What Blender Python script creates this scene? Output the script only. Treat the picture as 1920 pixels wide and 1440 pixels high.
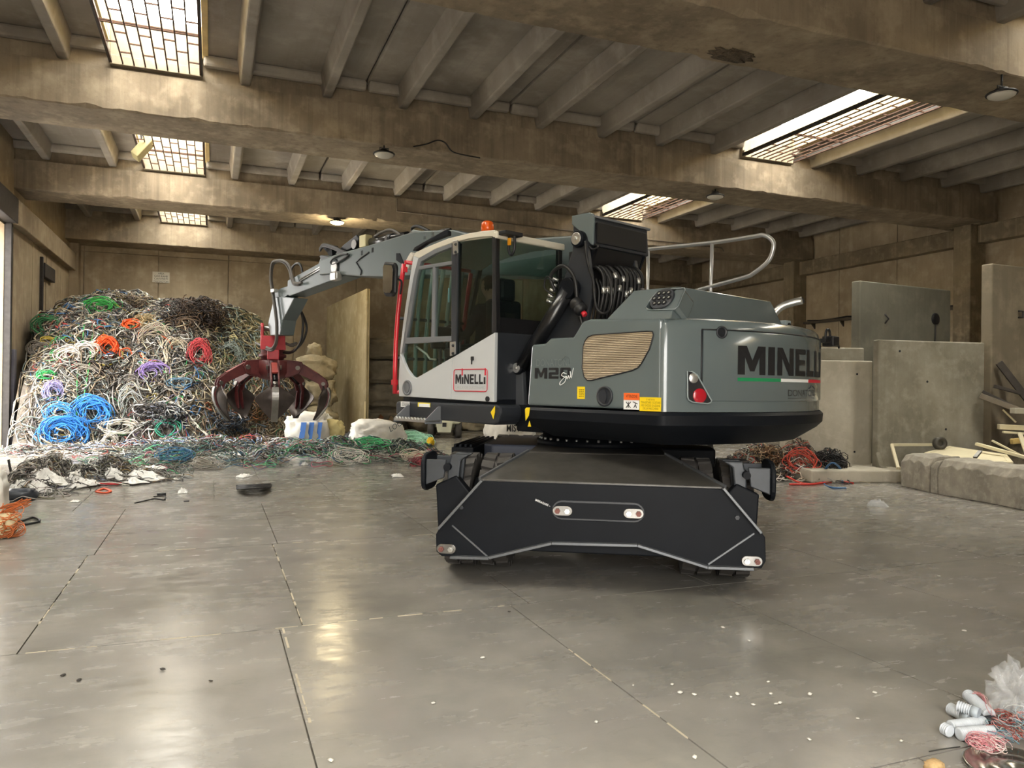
import bpy, bmesh, math, random
import numpy as np
from mathutils import Vector, Matrix, noise
R_ = math.radians
for o in list(bpy.data.objects): bpy.data.objects.remove(o)
SC = bpy.context.scene; COL = SC.collection
# ------------------------------------------------------------------ camera
F_PX = 1436.3; YAW, PITCH, ROLL = R_(21.363), R_(0.169), R_(0.704); EYE = Vector((0, 0, 1.6))
_f = Vector((math.sin(YAW)*math.cos(PITCH), math.cos(YAW)*math.cos(PITCH), math.sin(PITCH)))
_r = Vector((math.cos(YAW), -math.sin(YAW), 0)); _u = _r.cross(_f)
CR = math.cos(ROLL)*_r + math.sin(ROLL)*_u; CU = -math.sin(ROLL)*_r + math.cos(ROLL)*_u; CF = _f
cam = bpy.data.cameras.new('camera'); cam.sensor_fit = 'HORIZONTAL'; cam.sensor_width = 36; cam.lens = 36*F_PX/1920
cam.clip_start = .05; cam.clip_end = 300
co = bpy.data.objects.new('camera', cam); COL.objects.link(co)
co.matrix_world = Matrix(((CR.x, CU.x, -CF.x, EYE.x), (CR.y, CU.y, -CF.y, EYE.y), (CR.z, CU.z, -CF.z, EYE.z), (0, 0, 0, 1)))
SC.camera = co
# ------------------------------------------------------------------ world: bright hazy daylight
W = bpy.data.worlds.new('sky'); SC.world = W; W.use_nodes = True
bg = W.node_tree.nodes['Background']; bg.inputs[1].default_value = 17.0
_n = W.node_tree.nodes; _l = W.node_tree.links      # overcast sky: the zenith three times as bright as the horizon
_t = _n.new('ShaderNodeTexCoord'); _s = _n.new('ShaderNodeSeparateXYZ'); _m = _n.new('ShaderNodeMapRange'); _m.inputs[3].default_value = .28; _c = _n.new('ShaderNodeMix'); _c.data_type = 'RGBA'
_c.inputs[6].default_value = (0, 0, 0, 1); _c.inputs[7].default_value = (1.0, .965, .91, 1)
_l.new(_t.outputs['Generated'], _s.inputs[0]); _l.new(_s.outputs['Z'], _m.inputs[0]); _l.new(_m.outputs[0], _c.inputs[0]); _l.new(_c.outputs[2], bg.inputs[0])
W.cycles.sampling_method = 'AUTOMATIC'
SC.view_settings.view_transform = 'Standard'; SC.view_settings.look = 'None'
SC.view_settings.exposure = 0.86; SC.view_settings.gamma = 1; SC.view_settings.use_curve_mapping = False
SC.cycles.use_denoising = True; SC.cycles.max_bounces = 9; SC.cycles.diffuse_bounces = 6; SC.cycles.glossy_bounces = 4
SC.cycles.transmission_bounces = 8; SC.cycles.transparent_max_bounces = 12; SC.cycles.sample_clamp_indirect = 12
SC.cycles.caustics_reflective = False; SC.cycles.caustics_refractive = False
# ------------------------------------------------------------------ pixel -> place (frame 1920 x 1440)
def ray(x, y): return CR*((x-960)/F_PX) - CU*((y-720)/F_PX) + CF
def on_floor(x, y, z=0.0):
    d = ray(x, y); return EYE + d*((z-EYE.z)/d.z)
def on_plane(x, y, p, n):
    d = ray(x, y); return EYE + d*((Vector(p)-EYE).dot(n)/d.dot(n))
def on_Y(x, y, Y): return on_plane(x, y, (0, Y, 0), Vector((0, 1, 0)))
def on_X(x, y, X): return on_plane(x, y, (X, 0, 0), Vector((1, 0, 0)))
# ------------------------------------------------------------------ object helpers
def tag(o, label=None, cat=None, group=None, kind=None):
    if label: o['label'] = label
    if cat: o['category'] = cat
    if group: o['group'] = group
    if kind: o['kind'] = kind
    return o
def empty(name, loc=(0, 0, 0), rz=0, parent=None):
    o = bpy.data.objects.new(name, None); COL.objects.link(o); o.location = loc; o.rotation_euler = (0, 0, rz); o.parent = parent
    o.empty_display_size = .2
    return o
def frame_of(axis):
    a = Vector(axis).normalized(); t = Vector((0, 0, 1)) if abs(a.z) < .9 else Vector((1, 0, 0))
    u = t.cross(a).normalized(); return u, a.cross(u), a
class MB:
    def __init__(s): s.v = []; s.f = []; s.m = []; s.s = []
    def add(s, vs, fs, m=0, sm=False):
        b = len(s.v); s.v += [tuple(v) for v in vs]
        for f in fs: s.f.append([b+i for i in f]); s.m.append(m); s.s.append(sm)
        return s
    def box(s, x0, x1, y0, y1, z0, z1, m=0):
        return s.hexa([(x0,y0,z0),(x1,y0,z0),(x1,y1,z0),(x0,y1,z0),(x0,y0,z1),(x1,y0,z1),(x1,y1,z1),(x0,y1,z1)], m)
    def hexa(s, p, m=0):
        return s.add(p, [(0,3,2,1),(4,5,6,7),(0,1,5,4),(1,2,6,5),(2,3,7,6),(3,0,4,7)], m)
    def obox(s, c, ax, ay, az, hx, hy, hz, m=0):
        c = Vector(c); P = []
        for k in (-1, 1):
            for i, j in ((-1,-1),(1,-1),(1,1),(-1,1)): P.append(c + Vector(ax)*hx*i + Vector(ay)*hy*j + Vector(az)*hz*k)
        return s.hexa(P, m)
    def bar(s, a, b, w, h, up=(0,0,1), m=0):
        a = Vector(a); b = Vector(b); d = (b-a); L = d.length; d.normalize()
        u = d.cross(Vector(up))
        if u.length < 1e-4: u = d.cross(Vector((1, 0, 0)))
        u.normalize(); n = u.cross(d)
        return s.obox((a+b)/2, d, u, n, L/2, w/2, h/2, m)
    def prism(s, poly, vec, m=0, sm=False):      # poly: 3d ring, extruded by vec
        n = len(poly); P = [Vector(p) for p in poly]; Q = [p+Vector(vec) for p in P]
        fs = [tuple(range(n-1, -1, -1)), tuple(range(n, 2*n))] + [(i, (i+1) % n, n+(i+1) % n, n+i) for i in range(n)]
        nn = Vector((0,0,0))
        for i in range(n): nn += P[i].cross(P[(i+1) % n])
        if nn.dot(Vector(vec)) < 0: fs = [tuple(reversed(f)) for f in fs]
        b = len(s.v); s.v += [tuple(v) for v in P+Q]
        for k, f in enumerate(fs): s.f.append([b+i for i in f]); s.m.append(m); s.s.append(sm and k > 1)
        return s
    def tube(s, pts, r, n=8, closed=False, m=0, caps=True, sm=True):
        P = [Vector(p) for p in pts]; k = len(P); rr = r if isinstance(r, (list, tuple)) else [r]*k
        T = []
        for i in range(k):
            a = P[i-1] if (i > 0 or closed) else P[i]; b = P[(i+1) % k] if (i < k-1 or closed) else P[i]
            t = (b-a); T.append(t.normalized() if t.length > 1e-9 else Vector((0, 0, 1)))
        u = frame_of(T[0])[0]; vs = []
        for i in range(k):
            u = u - T[i]*u.dot(T[i])
            if u.length < 1e-6: u = frame_of(T[i])[0]
            u.normalize(); w = T[i].cross(u)
            for j in range(n):
                a = 2*math.pi*j/n; vs.append(P[i] + (u*math.cos(a)+w*math.sin(a))*rr[i])
        fs = []
        for i in range(k if closed else k-1):
            i2 = (i+1) % k
            for j in range(n): fs.append((i*n+j, i*n+(j+1) % n, i2*n+(j+1) % n, i2*n+j))
        s.add(vs, fs, m, sm)
        if caps and not closed:
            b = len(s.v)-len(vs)
            for ring, rev in ((0, True), (k-1, False)):
                f = [b+ring*n+j for j in range(n)]; s.f.append(f[::-1] if rev else f); s.m.append(m); s.s.append(False)
        return s
    def cyl(s, a, b, r, n=16, m=0, r2=None):
        return s.tube([a, b], [r, r if r2 is None else r2], n, m=m)
    def lathe(s, prof, o, axis, n=24, m=0, sm=True):   # prof: (radius, height)
        u, w, a = frame_of(axis); o = Vector(o); vs = []; k = len(prof)
        for r, h in prof:
            for j in range(n):
                t = 2*math.pi*j/n; vs.append(o + a*h + (u*math.cos(t)+w*math.sin(t))*max(r, 1e-4))
        fs = [(i*n+j, i*n+(j+1) % n, (i+1)*n+(j+1) % n, (i+1)*n+j) for i in range(k-1) for j in range(n)]
        s.add(vs, fs, m, sm); b = len(s.v)-len(vs)
        s.f.append([b+j for j in range(n)][::-1]); s.m.append(m); s.s.append(False)
        s.f.append([b+(k-1)*n+j for j in range(n)]); s.m.append(m); s.s.append(False)
        return s
    def ball(s, c, r, n=12, m=0):
        k = n//2; rx, ry, rz = r if isinstance(r, (list, tuple)) else (r, r, r)
        prof = []; vs = []; c = Vector(c)
        for i in range(k+1):
            t = math.pi*i/k
            for j in range(n):
                a = 2*math.pi*j/n; vs.append(c+Vector((rx*math.sin(t)*math.cos(a), ry*math.sin(t)*math.sin(a), -rz*math.cos(t))))
        return s.add(vs, [(i*n+j, i*n+(j+1) % n, (i+1)*n+(j+1) % n, (i+1)*n+j) for i in range(k) for j in range(n)], m, True)
    def mesh(s, name):
        me = bpy.data.meshes.new(name); me.from_pydata(s.v, [], s.f)
        me.polygons.foreach_set('material_index', s.m); me.polygons.foreach_set('use_smooth', s.s); me.update()
        return me
    def build(s, name, mat, parent=None, bevel=0, rz=None, seg=2):
        me = s.mesh(name)
        for x in (mat if isinstance(mat, (list, tuple)) else [mat]): me.materials.append(x)
        o = bpy.data.objects.new(name, me); COL.objects.link(o); o.parent = parent
        if rz is not None: o.rotation_euler = (0, 0, rz)
        if bevel:
            b = o.modifiers.new('bevel', 'BEVEL'); b.width = bevel; b.segments = seg; b.limit_method = 'ANGLE'; b.angle_limit = R_(35)
            b.harden_normals = False
        return o
def inst(o, parent=None, loc=None, rot=None, name=None):
    c = o.copy(); COL.objects.link(c); c.parent = parent
    if name: c.name = name
    if loc is not None: c.location = loc
    if rot is not None: c.rotation_euler = rot
    return c
def copy_tree(o, parent=None):
    c = o.copy(); COL.objects.link(c); c.parent = parent
    for ch in list(o.children): copy_tree(ch, c)
    return c
def smooth_pts(pts, n=6, closed=False):     # Catmull-Rom
    P = [Vector(p) for p in pts]; k = len(P); out = []
    rng = range(k if closed else k-1)
    for i in rng:
        p1, p2 = P[i], P[(i+1) % k]
        p0 = P[i-1] if (i > 0 or closed) else p1*2-p2
        p3 = P[(i+2) % k] if (i+2 < k or closed) else p2*2-p1
        for j in range(n):
            t = j/n; out.append(.5*((2*p1)+(p2-p0)*t+(2*p0-5*p1+4*p2-p3)*t*t+(3*p1-p0-3*p2+p3)*t**3))
    if not closed: out.append(P[-1])
    return out
# ------------------------------------------------------------------ materials
def lin(c):
    if isinstance(c, str):
        c = c.lstrip('#'); c = [int(c[i:i+2], 16)/255 for i in (0, 2, 4)]
    return tuple(x/12.92 if x <= .04045 else ((x+.055)/1.055)**2.4 for x in c)+(1.0,)
MATS = {}
def mat(name, col, rough=.5, metal=0.0, var=.0, scale=6.0, bump=.0, coat=0.0, spec=.5, emit=None, trans=0.0, alpha=1.0, coords='Object', col2=None, detail=4, sheen=0):
    if name in MATS: return MATS[name]
    m = bpy.data.materials.new(name); m.use_nodes = True; nt = m.node_tree; N = nt.nodes; L = nt.links
    b = N['Principled BSDF']; c = lin(col)
    b.inputs['Base Color'].default_value = c; b.inputs['Roughness'].default_value = rough; b.inputs['Metallic'].default_value = metal
    b.inputs['Coat Weight'].default_value = coat; b.inputs['Coat Roughness'].default_value = .08; b.inputs['Specular IOR Level'].default_value = spec
    b.inputs['Transmission Weight'].default_value = trans; b.inputs['Alpha'].default_value = alpha
    if emit: b.inputs['Emission Color'].default_value = lin(emit[0]); b.inputs['Emission Strength'].default_value = emit[1]
    if var or bump or col2:
        if coords == 'World':
            g = N.new('ShaderNodeNewGeometry'); src = g.outputs['Position']
        else:
            g = N.new('ShaderNodeTexCoord'); src = g.outputs[coords]
        n = N.new('ShaderNodeTexNoise'); n.inputs['Scale'].default_value = scale; n.inputs['Detail'].default_value = detail; n.inputs['Roughness'].default_value = .62
        L.new(src, n.inputs['Vector'])
        if var or col2:
            r = N.new('ShaderNodeMapRange'); r.inputs[1].default_value = .3; r.inputs[2].default_value = .7
            L.new(n.outputs['Fac'], r.inputs[0])
            mx = N.new('ShaderNodeMix'); mx.data_type = 'RGBA'
            if col2: mx.inputs[6].default_value = c; mx.inputs[7].default_value = lin(col2)
            else:
                mx.inputs[6].default_value = tuple(x*(1-var) for x in c[:3])+(1,); mx.inputs[7].default_value = tuple(min(1, x*(1+var)) for x in c[:3])+(1,)
            L.new(r.outputs[0], mx.inputs[0]); L.new(mx.outputs[2], b.inputs['Base Color'])
        if bump:
            bp = N.new('ShaderNodeBump'); bp.inputs['Strength'].default_value = bump; bp.inputs['Distance'].default_value = .02
            L.new(n.outputs['Fac'], bp.inputs['Height']); L.new(bp.outputs[0], b.inputs['Normal'])
    MATS[name] = m; return m
def concrete(name, base, dark, light, streak=.5, rough=.85, scale=1.0, stain=None, axis='Z', patch=.0):
    """weathered concrete: cloudy tone, long run-off streaks along one axis, pits, pale flaked patches"""
    m = bpy.data.materials.new(name); m.use_nodes = True; nt = m.node_tree; N = nt.nodes; L = nt.links; b = N['Principled BSDF']
    g = N.new('ShaderNodeNewGeometry')
    def nz(sc, det=5, vec=None, ro=.6):
        n = N.new('ShaderNodeTexNoise'); n.inputs['Scale'].default_value = sc; n.inputs['Detail'].default_value = det; n.inputs['Roughness'].default_value = ro
        L.new(vec if vec is not None else g.outputs['Position'], n.inputs['Vector']); return n.outputs['Fac']
    def rng(x, a, c, lo=0, hi=1):
        r = N.new('ShaderNodeMapRange'); r.inputs[1].default_value = a; r.inputs[2].default_value = c; r.inputs[3].default_value = lo; r.inputs[4].default_value = hi
        L.new(x, r.inputs[0]); return r.outputs[0]
    def mix(fac, a, c, mode='MIX'):
        x = N.new('ShaderNodeMix'); x.data_type = 'RGBA'; x.blend_type = mode
        for i, q in ((6, a), (7, c)):
            if isinstance(q, tuple): x.inputs[i].default_value = q
            else: L.new(q, x.inputs[i])
        if isinstance(fac, float): x.inputs[0].default_value = fac
        else: L.new(fac, x.inputs[0])
        return x.outputs[2]
    c = mix(rng(nz(.55*scale, 6), .32, .68), lin(dark), lin(base))
    c = mix(rng(nz(2.6*scale, 6), .5, .8, 0, .75), c, lin(light))
    mp = N.new('ShaderNodeMapping'); mp.inputs['Scale'].default_value = {'Z': (5, 5, .22), 'Y': (5, .22, 5), 'X': (.22, 5, 5)}[axis]
    L.new(g.outputs['Position'], mp.inputs['Vector'])
    s = nz(1.5, 5, mp.outputs[0])
    c = mix(rng(s, .52, .74, 0, streak), c, lin(stain or dark))
    c = mix(rng(s, .44, .28, 0, streak*.6), c, lin(light))
    if patch: c = mix(rng(nz(1.9, 8, ro=.7), .66, .70, 0, patch), c, lin('#cdb99b'))
    c = mix(rng(nz(28, 3), .62, .75, 0, .35), c, lin(dark))
    L.new(c, b.inputs['Base Color']); b.inputs['Roughness'].default_value = rough; b.inputs['Specular IOR Level'].default_value = .3
    bp = N.new('ShaderNodeBump'); bp.inputs['Strength'].default_value = .35; bp.inputs['Distance'].default_value = .015
    L.new(nz(9, 8), bp.inputs['Height']); L.new(bp.outputs[0], b.inputs['Normal'])
    MATS[name] = m; return m
# ================================================================== THE HALL
XL, XR, YF, YB = -4.6, 20.3, -3.5, 30.2
ZB, ZT, ZR = 6.3, 7.08, 7.46            # beam underside, beam top, roof underside
BEAMS = [7.88+7.0*n for n in range(-1, 4)]; BW = 1.33
M_beam = concrete('beam_concrete', '#9d8f7b', '#6f6455', '#b8aa93', .45, stain='#574d42', patch=.25)
M_roof = concrete('roof_concrete', '#a09a92', '#7f7870', '#b0a9a0', .3, scale=.8, axis='Y')
M_wall = concrete('wall_concrete', '#b3a48b', '#8d7f6a', '#c2b59d', .4)
M_wallL = concrete('stained_wall_concrete', '#a2937b', '#7d6f5c', '#b3a68e', .5)
M_slab = concrete('slab_concrete', '#9d988a', '#7d7869', '#b0aa9b', .35, scale=2)
M_slabpale = concrete('pale_slab_concrete', '#c6c0b0', '#aaa392', '#d6d0c2', .3, scale=1.5)
M_kerb = concrete('kerb_concrete', '#b0aa9c', '#857f75', '#cbc4b5', .16, scale=3.5, stain='#4b4946')
M_dsteel = mat('dark_steel', '#33302f', .55, .4, var=.3, scale=8)
M_rust = mat('rusty_bar', '#4a3327', .8, .2, var=.35, scale=14)
M_black = mat('black_plastic', '#141416', .5)
def floor_material():
    m = bpy.data.materials.new('floor_concrete'); m.use_nodes = True; nt = m.node_tree; N = nt.nodes; L = nt.links; b = N['Principled BSDF']
    g = N.new('ShaderNodeNewGeometry')
    def mapd(rot, sc):
        mp = N.new('ShaderNodeMapping'); mp.inputs['Rotation'].default_value = (0, 0, R_(rot)); mp.inputs['Scale'].default_value = sc
        L.new(g.outputs['Position'], mp.inputs['Vector']); return mp.outputs[0]
    def nz(sc, det=6, vec=None, ro=.6, dist=0):
        n = N.new('ShaderNodeTexNoise'); n.inputs['Scale'].default_value = sc; n.inputs['Detail'].default_value = det; n.inputs['Roughness'].default_value = ro; n.inputs['Distortion'].default_value = dist
        L.new(vec if vec is not None else g.outputs['Position'], n.inputs['Vector']); return n.outputs['Fac']
    def rng(x, a, c, lo=0, hi=1):
        r = N.new('ShaderNodeMapRange'); r.inputs[1].default_value = a; r.inputs[2].default_value = c; r.inputs[3].default_value = lo; r.inputs[4].default_value = hi
        L.new(x, r.inputs[0]); return r.outputs[0]
    def mix(fac, a, c):
        x = N.new('ShaderNodeMix'); x.data_type = 'RGBA'
        for i, q in ((6, a), (7, c)):
            if isinstance(q, tuple): x.inputs[i].default_value = q
            else: L.new(q, x.inputs[i])
        L.new(fac, x.inputs[0]); return x.outputs[2]
    c = mix(rng(nz(.35, 5), .35, .65), lin('#78766f'), lin('#94908a'))
    c = mix(rng(nz(1.7, 8), .45, .8, 0, .6), c, lin('#a8a49a'))
    for rot, lo in ((20, .62), (75, .65), (-40, .64)):       # scuffs and tyre rub, dark, drawn out
        c = mix(rng(nz(2.2, 6, mapd(rot, (.6, 2.6, 1)), .7, 1.2), lo, lo+.2, 0, .42), c, lin('#4a4846'))
    for rot, lo in ((12, .68), (100, .68), (48, .7)):       # fine pale scratches
        c = mix(rng(nz(24, 2, mapd(rot, (.12, 7, 1)), .5, 1.5), lo, lo+.12, 0, .16), c, lin('#b9b3a6'))
    c = mix(rng(nz(34, 3), .68, .78, 0, .45), c, lin('#514f4c'))
    L.new(c, b.inputs['Base Color'])
    rr = N.new('ShaderNodeMath'); rr.operation = 'ADD'
    L.new(rng(nz(1.3, 7), .3, .7, .12, .3), rr.inputs[0]); L.new(rng(nz(4, 6, mapd(20, (.7, 2.2, 1))), .4, .7, -.05, .12), rr.inputs[1])
    L.new(rr.outputs[0], b.inputs['Roughness']); b.inputs['Specular IOR Level'].default_value = .5
    bp = N.new('ShaderNodeBump'); bp.inputs['Strength'].default_value = .18; bp.inputs['Distance'].default_value = .006
    L.new(nz(11, 7), bp.inputs['Height']); L.new(bp.outputs[0], b.inputs['Normal'])
    return m
M_floor = floor_material()
M_joint = mat('joint_filler', '#5b564c', .9)
M_caulk = mat('pale_joint_filler', '#b7ad97', .8, var=.2)
M_yard = mat('yard_concrete', '#b5afa4', .9, var=.1, scale=.5, coords='World')
# ground outside
tag(MB().box(-60, 70, -70, 70, -.32, -.05).build('ground', M_yard), kind='structure')
# floor: cast bays divided by open joints
fl = MB().box(XL-.3, XR+.3, YF, YB+.3, -.09, -.02).build('floor', M_joint); tag(fl, kind='structure')
SW, SL = 1.62, 2.75
fs0 = MB().box(0, SW-.009, 0, SL-.009, -.06, 0).build('floor_slab', M_floor, fl)
rows = [2.47+SL*i for i in range(-3, 11)]; first = True
OFF = {0: 2.05, 1: 2.2, 2: 2.28}
rnd = random.Random(5)
for i, y in enumerate(rows):
    off = {0: 2.05, 1: 2.2, 2: .63}.get(i-3+0, rnd.uniform(0, 1.6))
    x = off-SW*math.ceil((off-XL)/SW)
    while x < XR:
        if y > YF-.2 and y+SL < YB+.6:
            s = fs0 if first else inst(fs0, fl); first = False; s.location = (x, y, 0)
        x += SW
# pale filler left in the joints nearest to hand
def caulk(x, y0, y1, seed, along='Y'):
    r = random.Random(seed); mb = MB(); y = y0
    while y < y1:
        l = r.uniform(.05, .22)
        if r.random() < .62:
            w = r.uniform(.003, .008)
            if along == 'Y': mb.box(x-w, x+w*.8, y, min(y+l, y1), -.01, .002)
            else: mb.box(y, min(y+l, y1), x-w*.8, x+w, -.01, .002)
        y += l+r.uniform(.0, .12)
    tag(mb.build('joint_strip', M_caulk, fl), kind='stuff')
for a in ((.43+.02, 2.6, 5.2, 1), (2.05-.005, 2.6, 5.0, 2), (.58, 5.3, 7.9, 3), (-1.19, 2.6, 5.2, 4), (-1.04, 5.25, 7.9, 5)): caulk(*a)
caulk(7.966, -.7, 3.0, 6, 'X'); caulk(5.216, -1.0, 2.0, 7, 'X')
# ---- roof: beams, ribbed panels
ce = MB().box(XL-.4, XR+.4, YF, YB+.4, ZR+.30, ZR+.34); 
ceil = empty('ceiling', (0, 0, 0)); tag(ceil, kind='structure')
def make_beam(seed):
    r = random.Random(seed); mb = MB(); n = 190; vs = []; prof = 10
    x0, x1 = XL-.1, XR-.1
    for i in range(n+1):
        x = x0+(x1-x0)*i/n
        def chip():
            q = noise.noise(Vector((x*1.7+seed*9, seed, 0)))
            return .02+max(0, q-.18)*.16+(r.uniform(0, .035) if r.random() < .35 else 0)
        a, b = chip(), chip()
        for y, z in ((0, ZT-.06), (0, ZB+a*.8), (a, ZB), (BW-b, ZB), (BW, ZB+b*.8), (BW, ZT-.06), (BW-.1, ZT-.06), (BW-.1, ZT+.35), (.1, ZT+.35), (.1, ZT-.06)): vs.append((x, y, z))
    fs = [(i*prof+j, i*prof+(j+1) % prof, (i+1)*prof+(j+1) % prof, (i+1)*prof+j) for i in range(n) for j in range(prof)]
    fs = [tuple(reversed(f)) for f in fs]
    mb.add(vs, fs); mb.f.append(list(range(prof))); mb.m.append(0); mb.s.append(False); mb.f.append([n*prof+j for j in range(prof)][::-1]); mb.m.append(0); mb.s.append(False)
    return mb.build('beam', M_beam, ceil)
for k, y in enumerate(BEAMS):
    o = make_beam(k+2); o.location = (0, y, 0)
PANELS = [(-4.66, 2), (-.24, 2), (2.72, 2), (5.68, 2), (8.64, 2), (13.08, 2), (16.04, 2), (19.0, 1)]
GAP = (-1.72, 11.6)
BL = 7.0-BW+.2          # clear panel length
def panel_mesh(n):
    w = 1.48*n
    pan = MB().box(.012, w-.012, -.1, BL+.1, ZR, ZR+.12)
    for y in (-.02, BL-.2+.0): pan.hexa([(.02,y,ZR-.19),(w-.02,y,ZR-.19),(w-.02,y+.14,ZR-.19),(.02,y+.14,ZR-.19),(.02,y-.06,ZR),(w-.02,y-.06,ZR),(w-.02,y+.22,ZR),(.02,y+.22,ZR)])
    return pan
rib_mb = lambda: MB().hexa([(-.085,-.1,ZT+.01),(.085,-.1,ZT+.01),(.085,BL+.1,ZT+.01),(-.085,BL+.1,ZT+.01),(-.16,-.1,ZR+.01),(.16,-.1,ZR+.01),(.16,BL+.1,ZR+.01),(-.16,BL+.1,ZR+.01)])
rib0 = None; pm = {}
for k in range(-1, 4):
    y0 = YF if k < 0 else BEAMS[k]+BW-.1
    for x, n in PANELS+([(11.6, 1)] if k == 3 else []):
        if n not in pm: p = pm[n] = panel_mesh(n).build('roof_panel', M_roof, ceil, bevel=.05)
        else: p = inst(pm[n], ceil)
        p.location = (x, BEAMS[k]+BW-.1 if k >= 0 else BEAMS[0]-BL-.1, 0)
        for j in range(n):
            if rib0 is None: r = rib0 = rib_mb().build('rib', M_roof, p, bevel=.025)
            else: r = inst(rib0, p)
            r.location = (.74+1.48*j, 0, 0)
# ---- skylights
M_curb = mat('cream_curb', '#d8c28c', .7, var=.15, scale=3, coords='World')
M_curbend = concrete('curb_end', '#9a8f7c', '#7c7263', '#b2a792', .5)
def pane_mat():
    m = bpy.data.materials.new('translucent_sheet'); m.use_nodes = True; nt = m.node_tree; N = nt.nodes; L = nt.links
    for n in list(N): N.remove(n)
    out = N.new('ShaderNodeOutputMaterial'); a = N.new('ShaderNodeBsdfTransparent'); b = N.new('ShaderNodeBsdfTranslucent'); mx = N.new('ShaderNodeMixShader')
    a.inputs[0].default_value = (.97, .97, .95, 1); b.inputs[0].default_value = (.9, .9, .86, 1); mx.inputs[0].default_value = .25
    L.new(a.outputs[0], mx.inputs[1]); L.new(b.outputs[0], mx.inputs[2]); L.new(mx.outputs[0], out.inputs[0]); return m
M_pane = pane_mat()
def portal(name, loc, rot, sx, sy):
    l = bpy.data.lights.new(name, 'AREA'); l.shape = 'RECTANGLE'; l.size = sx; l.size_y = sy; l.energy = 1; l.cycles.is_portal = True
    o = bpy.data.objects.new(name, l); COL.objects.link(o); o.location = loc; o.rotation_euler = rot; return o
wn = 0; bar0 = rung0 = None; L_ = 7.0-BW
for gx in GAP:
    for k in range(-1, 3+1):
        ya = (BEAMS[k]+BW) if k >= 0 else BEAMS[0]-L_
        if k == 3 and gx > 0: break
        wn += 1; w = 1.48; zc = 8.0
        win = empty('window_%d' % wn, (gx, ya, 0)); tag(win, kind='structure')
        e = MB(); e.box(-.1, 0, -.1, L_+.1, ZR-.03, zc); e.box(w, w+.1, -.1, L_+.1, ZR-.03, zc); e.build('curb', M_curb, win, bevel=.01)
        e = MB(); e.box(0, w, -.1, .0, ZR-.38, zc); e.box(0, w, L_, L_+.1, ZR-.38, zc)
        e.box(0, w, L_-.06, L_, ZR-.38, ZR-.22); e.build('curb_end', M_curbend, win, bevel=.01)
        MB().box(-.1, w+.1, -.1, L_+.1, zc, zc+.012).build('pane', M_pane, win)
        for i in range(9):
            if bar0 is None: b = bar0 = MB().box(-.011, .011, .0, L_, -.012, .012).build('grille_bar', M_rust, win)
            else: b = inst(bar0, win)
            b.location = (.03+i*(w-.06)/8, 0, ZT+.03)
        mb = MB().box(-.02, .02, 0, L_, -.03, .03)
        for xx in (.0, w): inst(mb.build('grille_edge_bar', M_dsteel, win), win, (xx, 0, ZT+.05)) if False else None
        for xx in (.012, w-.012):
            ee = MB().box(-.022, .022, 0, L_, -.035, .035).build('edge_bar', M_dsteel, win); ee.location = (xx, 0, ZT+.06)
        st = (w-.06)/8
        for i in range(8):
            y = .35 if i % 2 else .75
            while y < L_-.2:
                if rung0 is None: b = rung0 = MB().box(0, st, -.011, .011, -.01, .01).build('grille_rung', M_rust, win)
                else: b = inst(rung0, win)
                b.location = (.03+i*st, y, ZT+.045); y += .8
        for y in (L_*.28, L_*.72):
            cb = MB().box(0, w, -.018, .018, -.02, .02).build('cross_bar', M_rust, win); cb.location = (0, y, ZT+.08)
        portal('skylight_%d' % wn+('' if k > 0 else '_offscreen'), (gx+w/2, ya+L_/2, zc+.05), (0, 0, 0), w, L_)
# roof deck over everything but the skylights
dk = MB()
for x0, x1 in ((XL-.5, GAP[0]-.02), (GAP[0]+1.5, GAP[1]-.02), (GAP[1]+1.5, XR+.6)): dk.box(x0, x1, YF-.5, YB+.5, ZR+.13, ZR+.28)
for gx in GAP:
    for k, y in enumerate(BEAMS): dk.box(gx-.02, gx+1.5, y+.06, y+BW-.06, ZR+.0, ZR+.28)
    dk.box(gx-.02, gx+1.5, BEAMS[-1]+BW, YB+.5, ZR, ZR+.28); dk.box(gx-.02, gx+1.5, YF-.5, BEAMS[0]-L_-.02, ZR, ZR+.28)
dk.box(GAP[1]-.02, GAP[1]+1.5, BEAMS[3]+BW-.06, BEAMS[4]+.06, ZR+.13, ZR+.28)
dk.build('roof_deck', M_roof, ceil)
# ---- back wall
wb = MB().box(XL-.3, XR+.3, YB+.05, YB+.3, 0, ZR+.2).build('wall_back', M_wall); tag(wb, kind='structure')
x = XL+.42; pz = ((0, 6.1), (6.115, ZR+.1))
xs = [XL, -4.2, -1.85, .5, 2.85, 5.2, 7.55, 9.9, 12.25, 14.6, 16.95, 19.3, XR]
for a, b in zip(xs[:-1], xs[1:]):
    for z0, z1 in pz: MB().box(a+.012, b-.012, YB-.02-(.015 if z0 else 0), YB+.06, z0, z1).build('wall_panel', M_wall, wb, bevel=.008)
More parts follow.
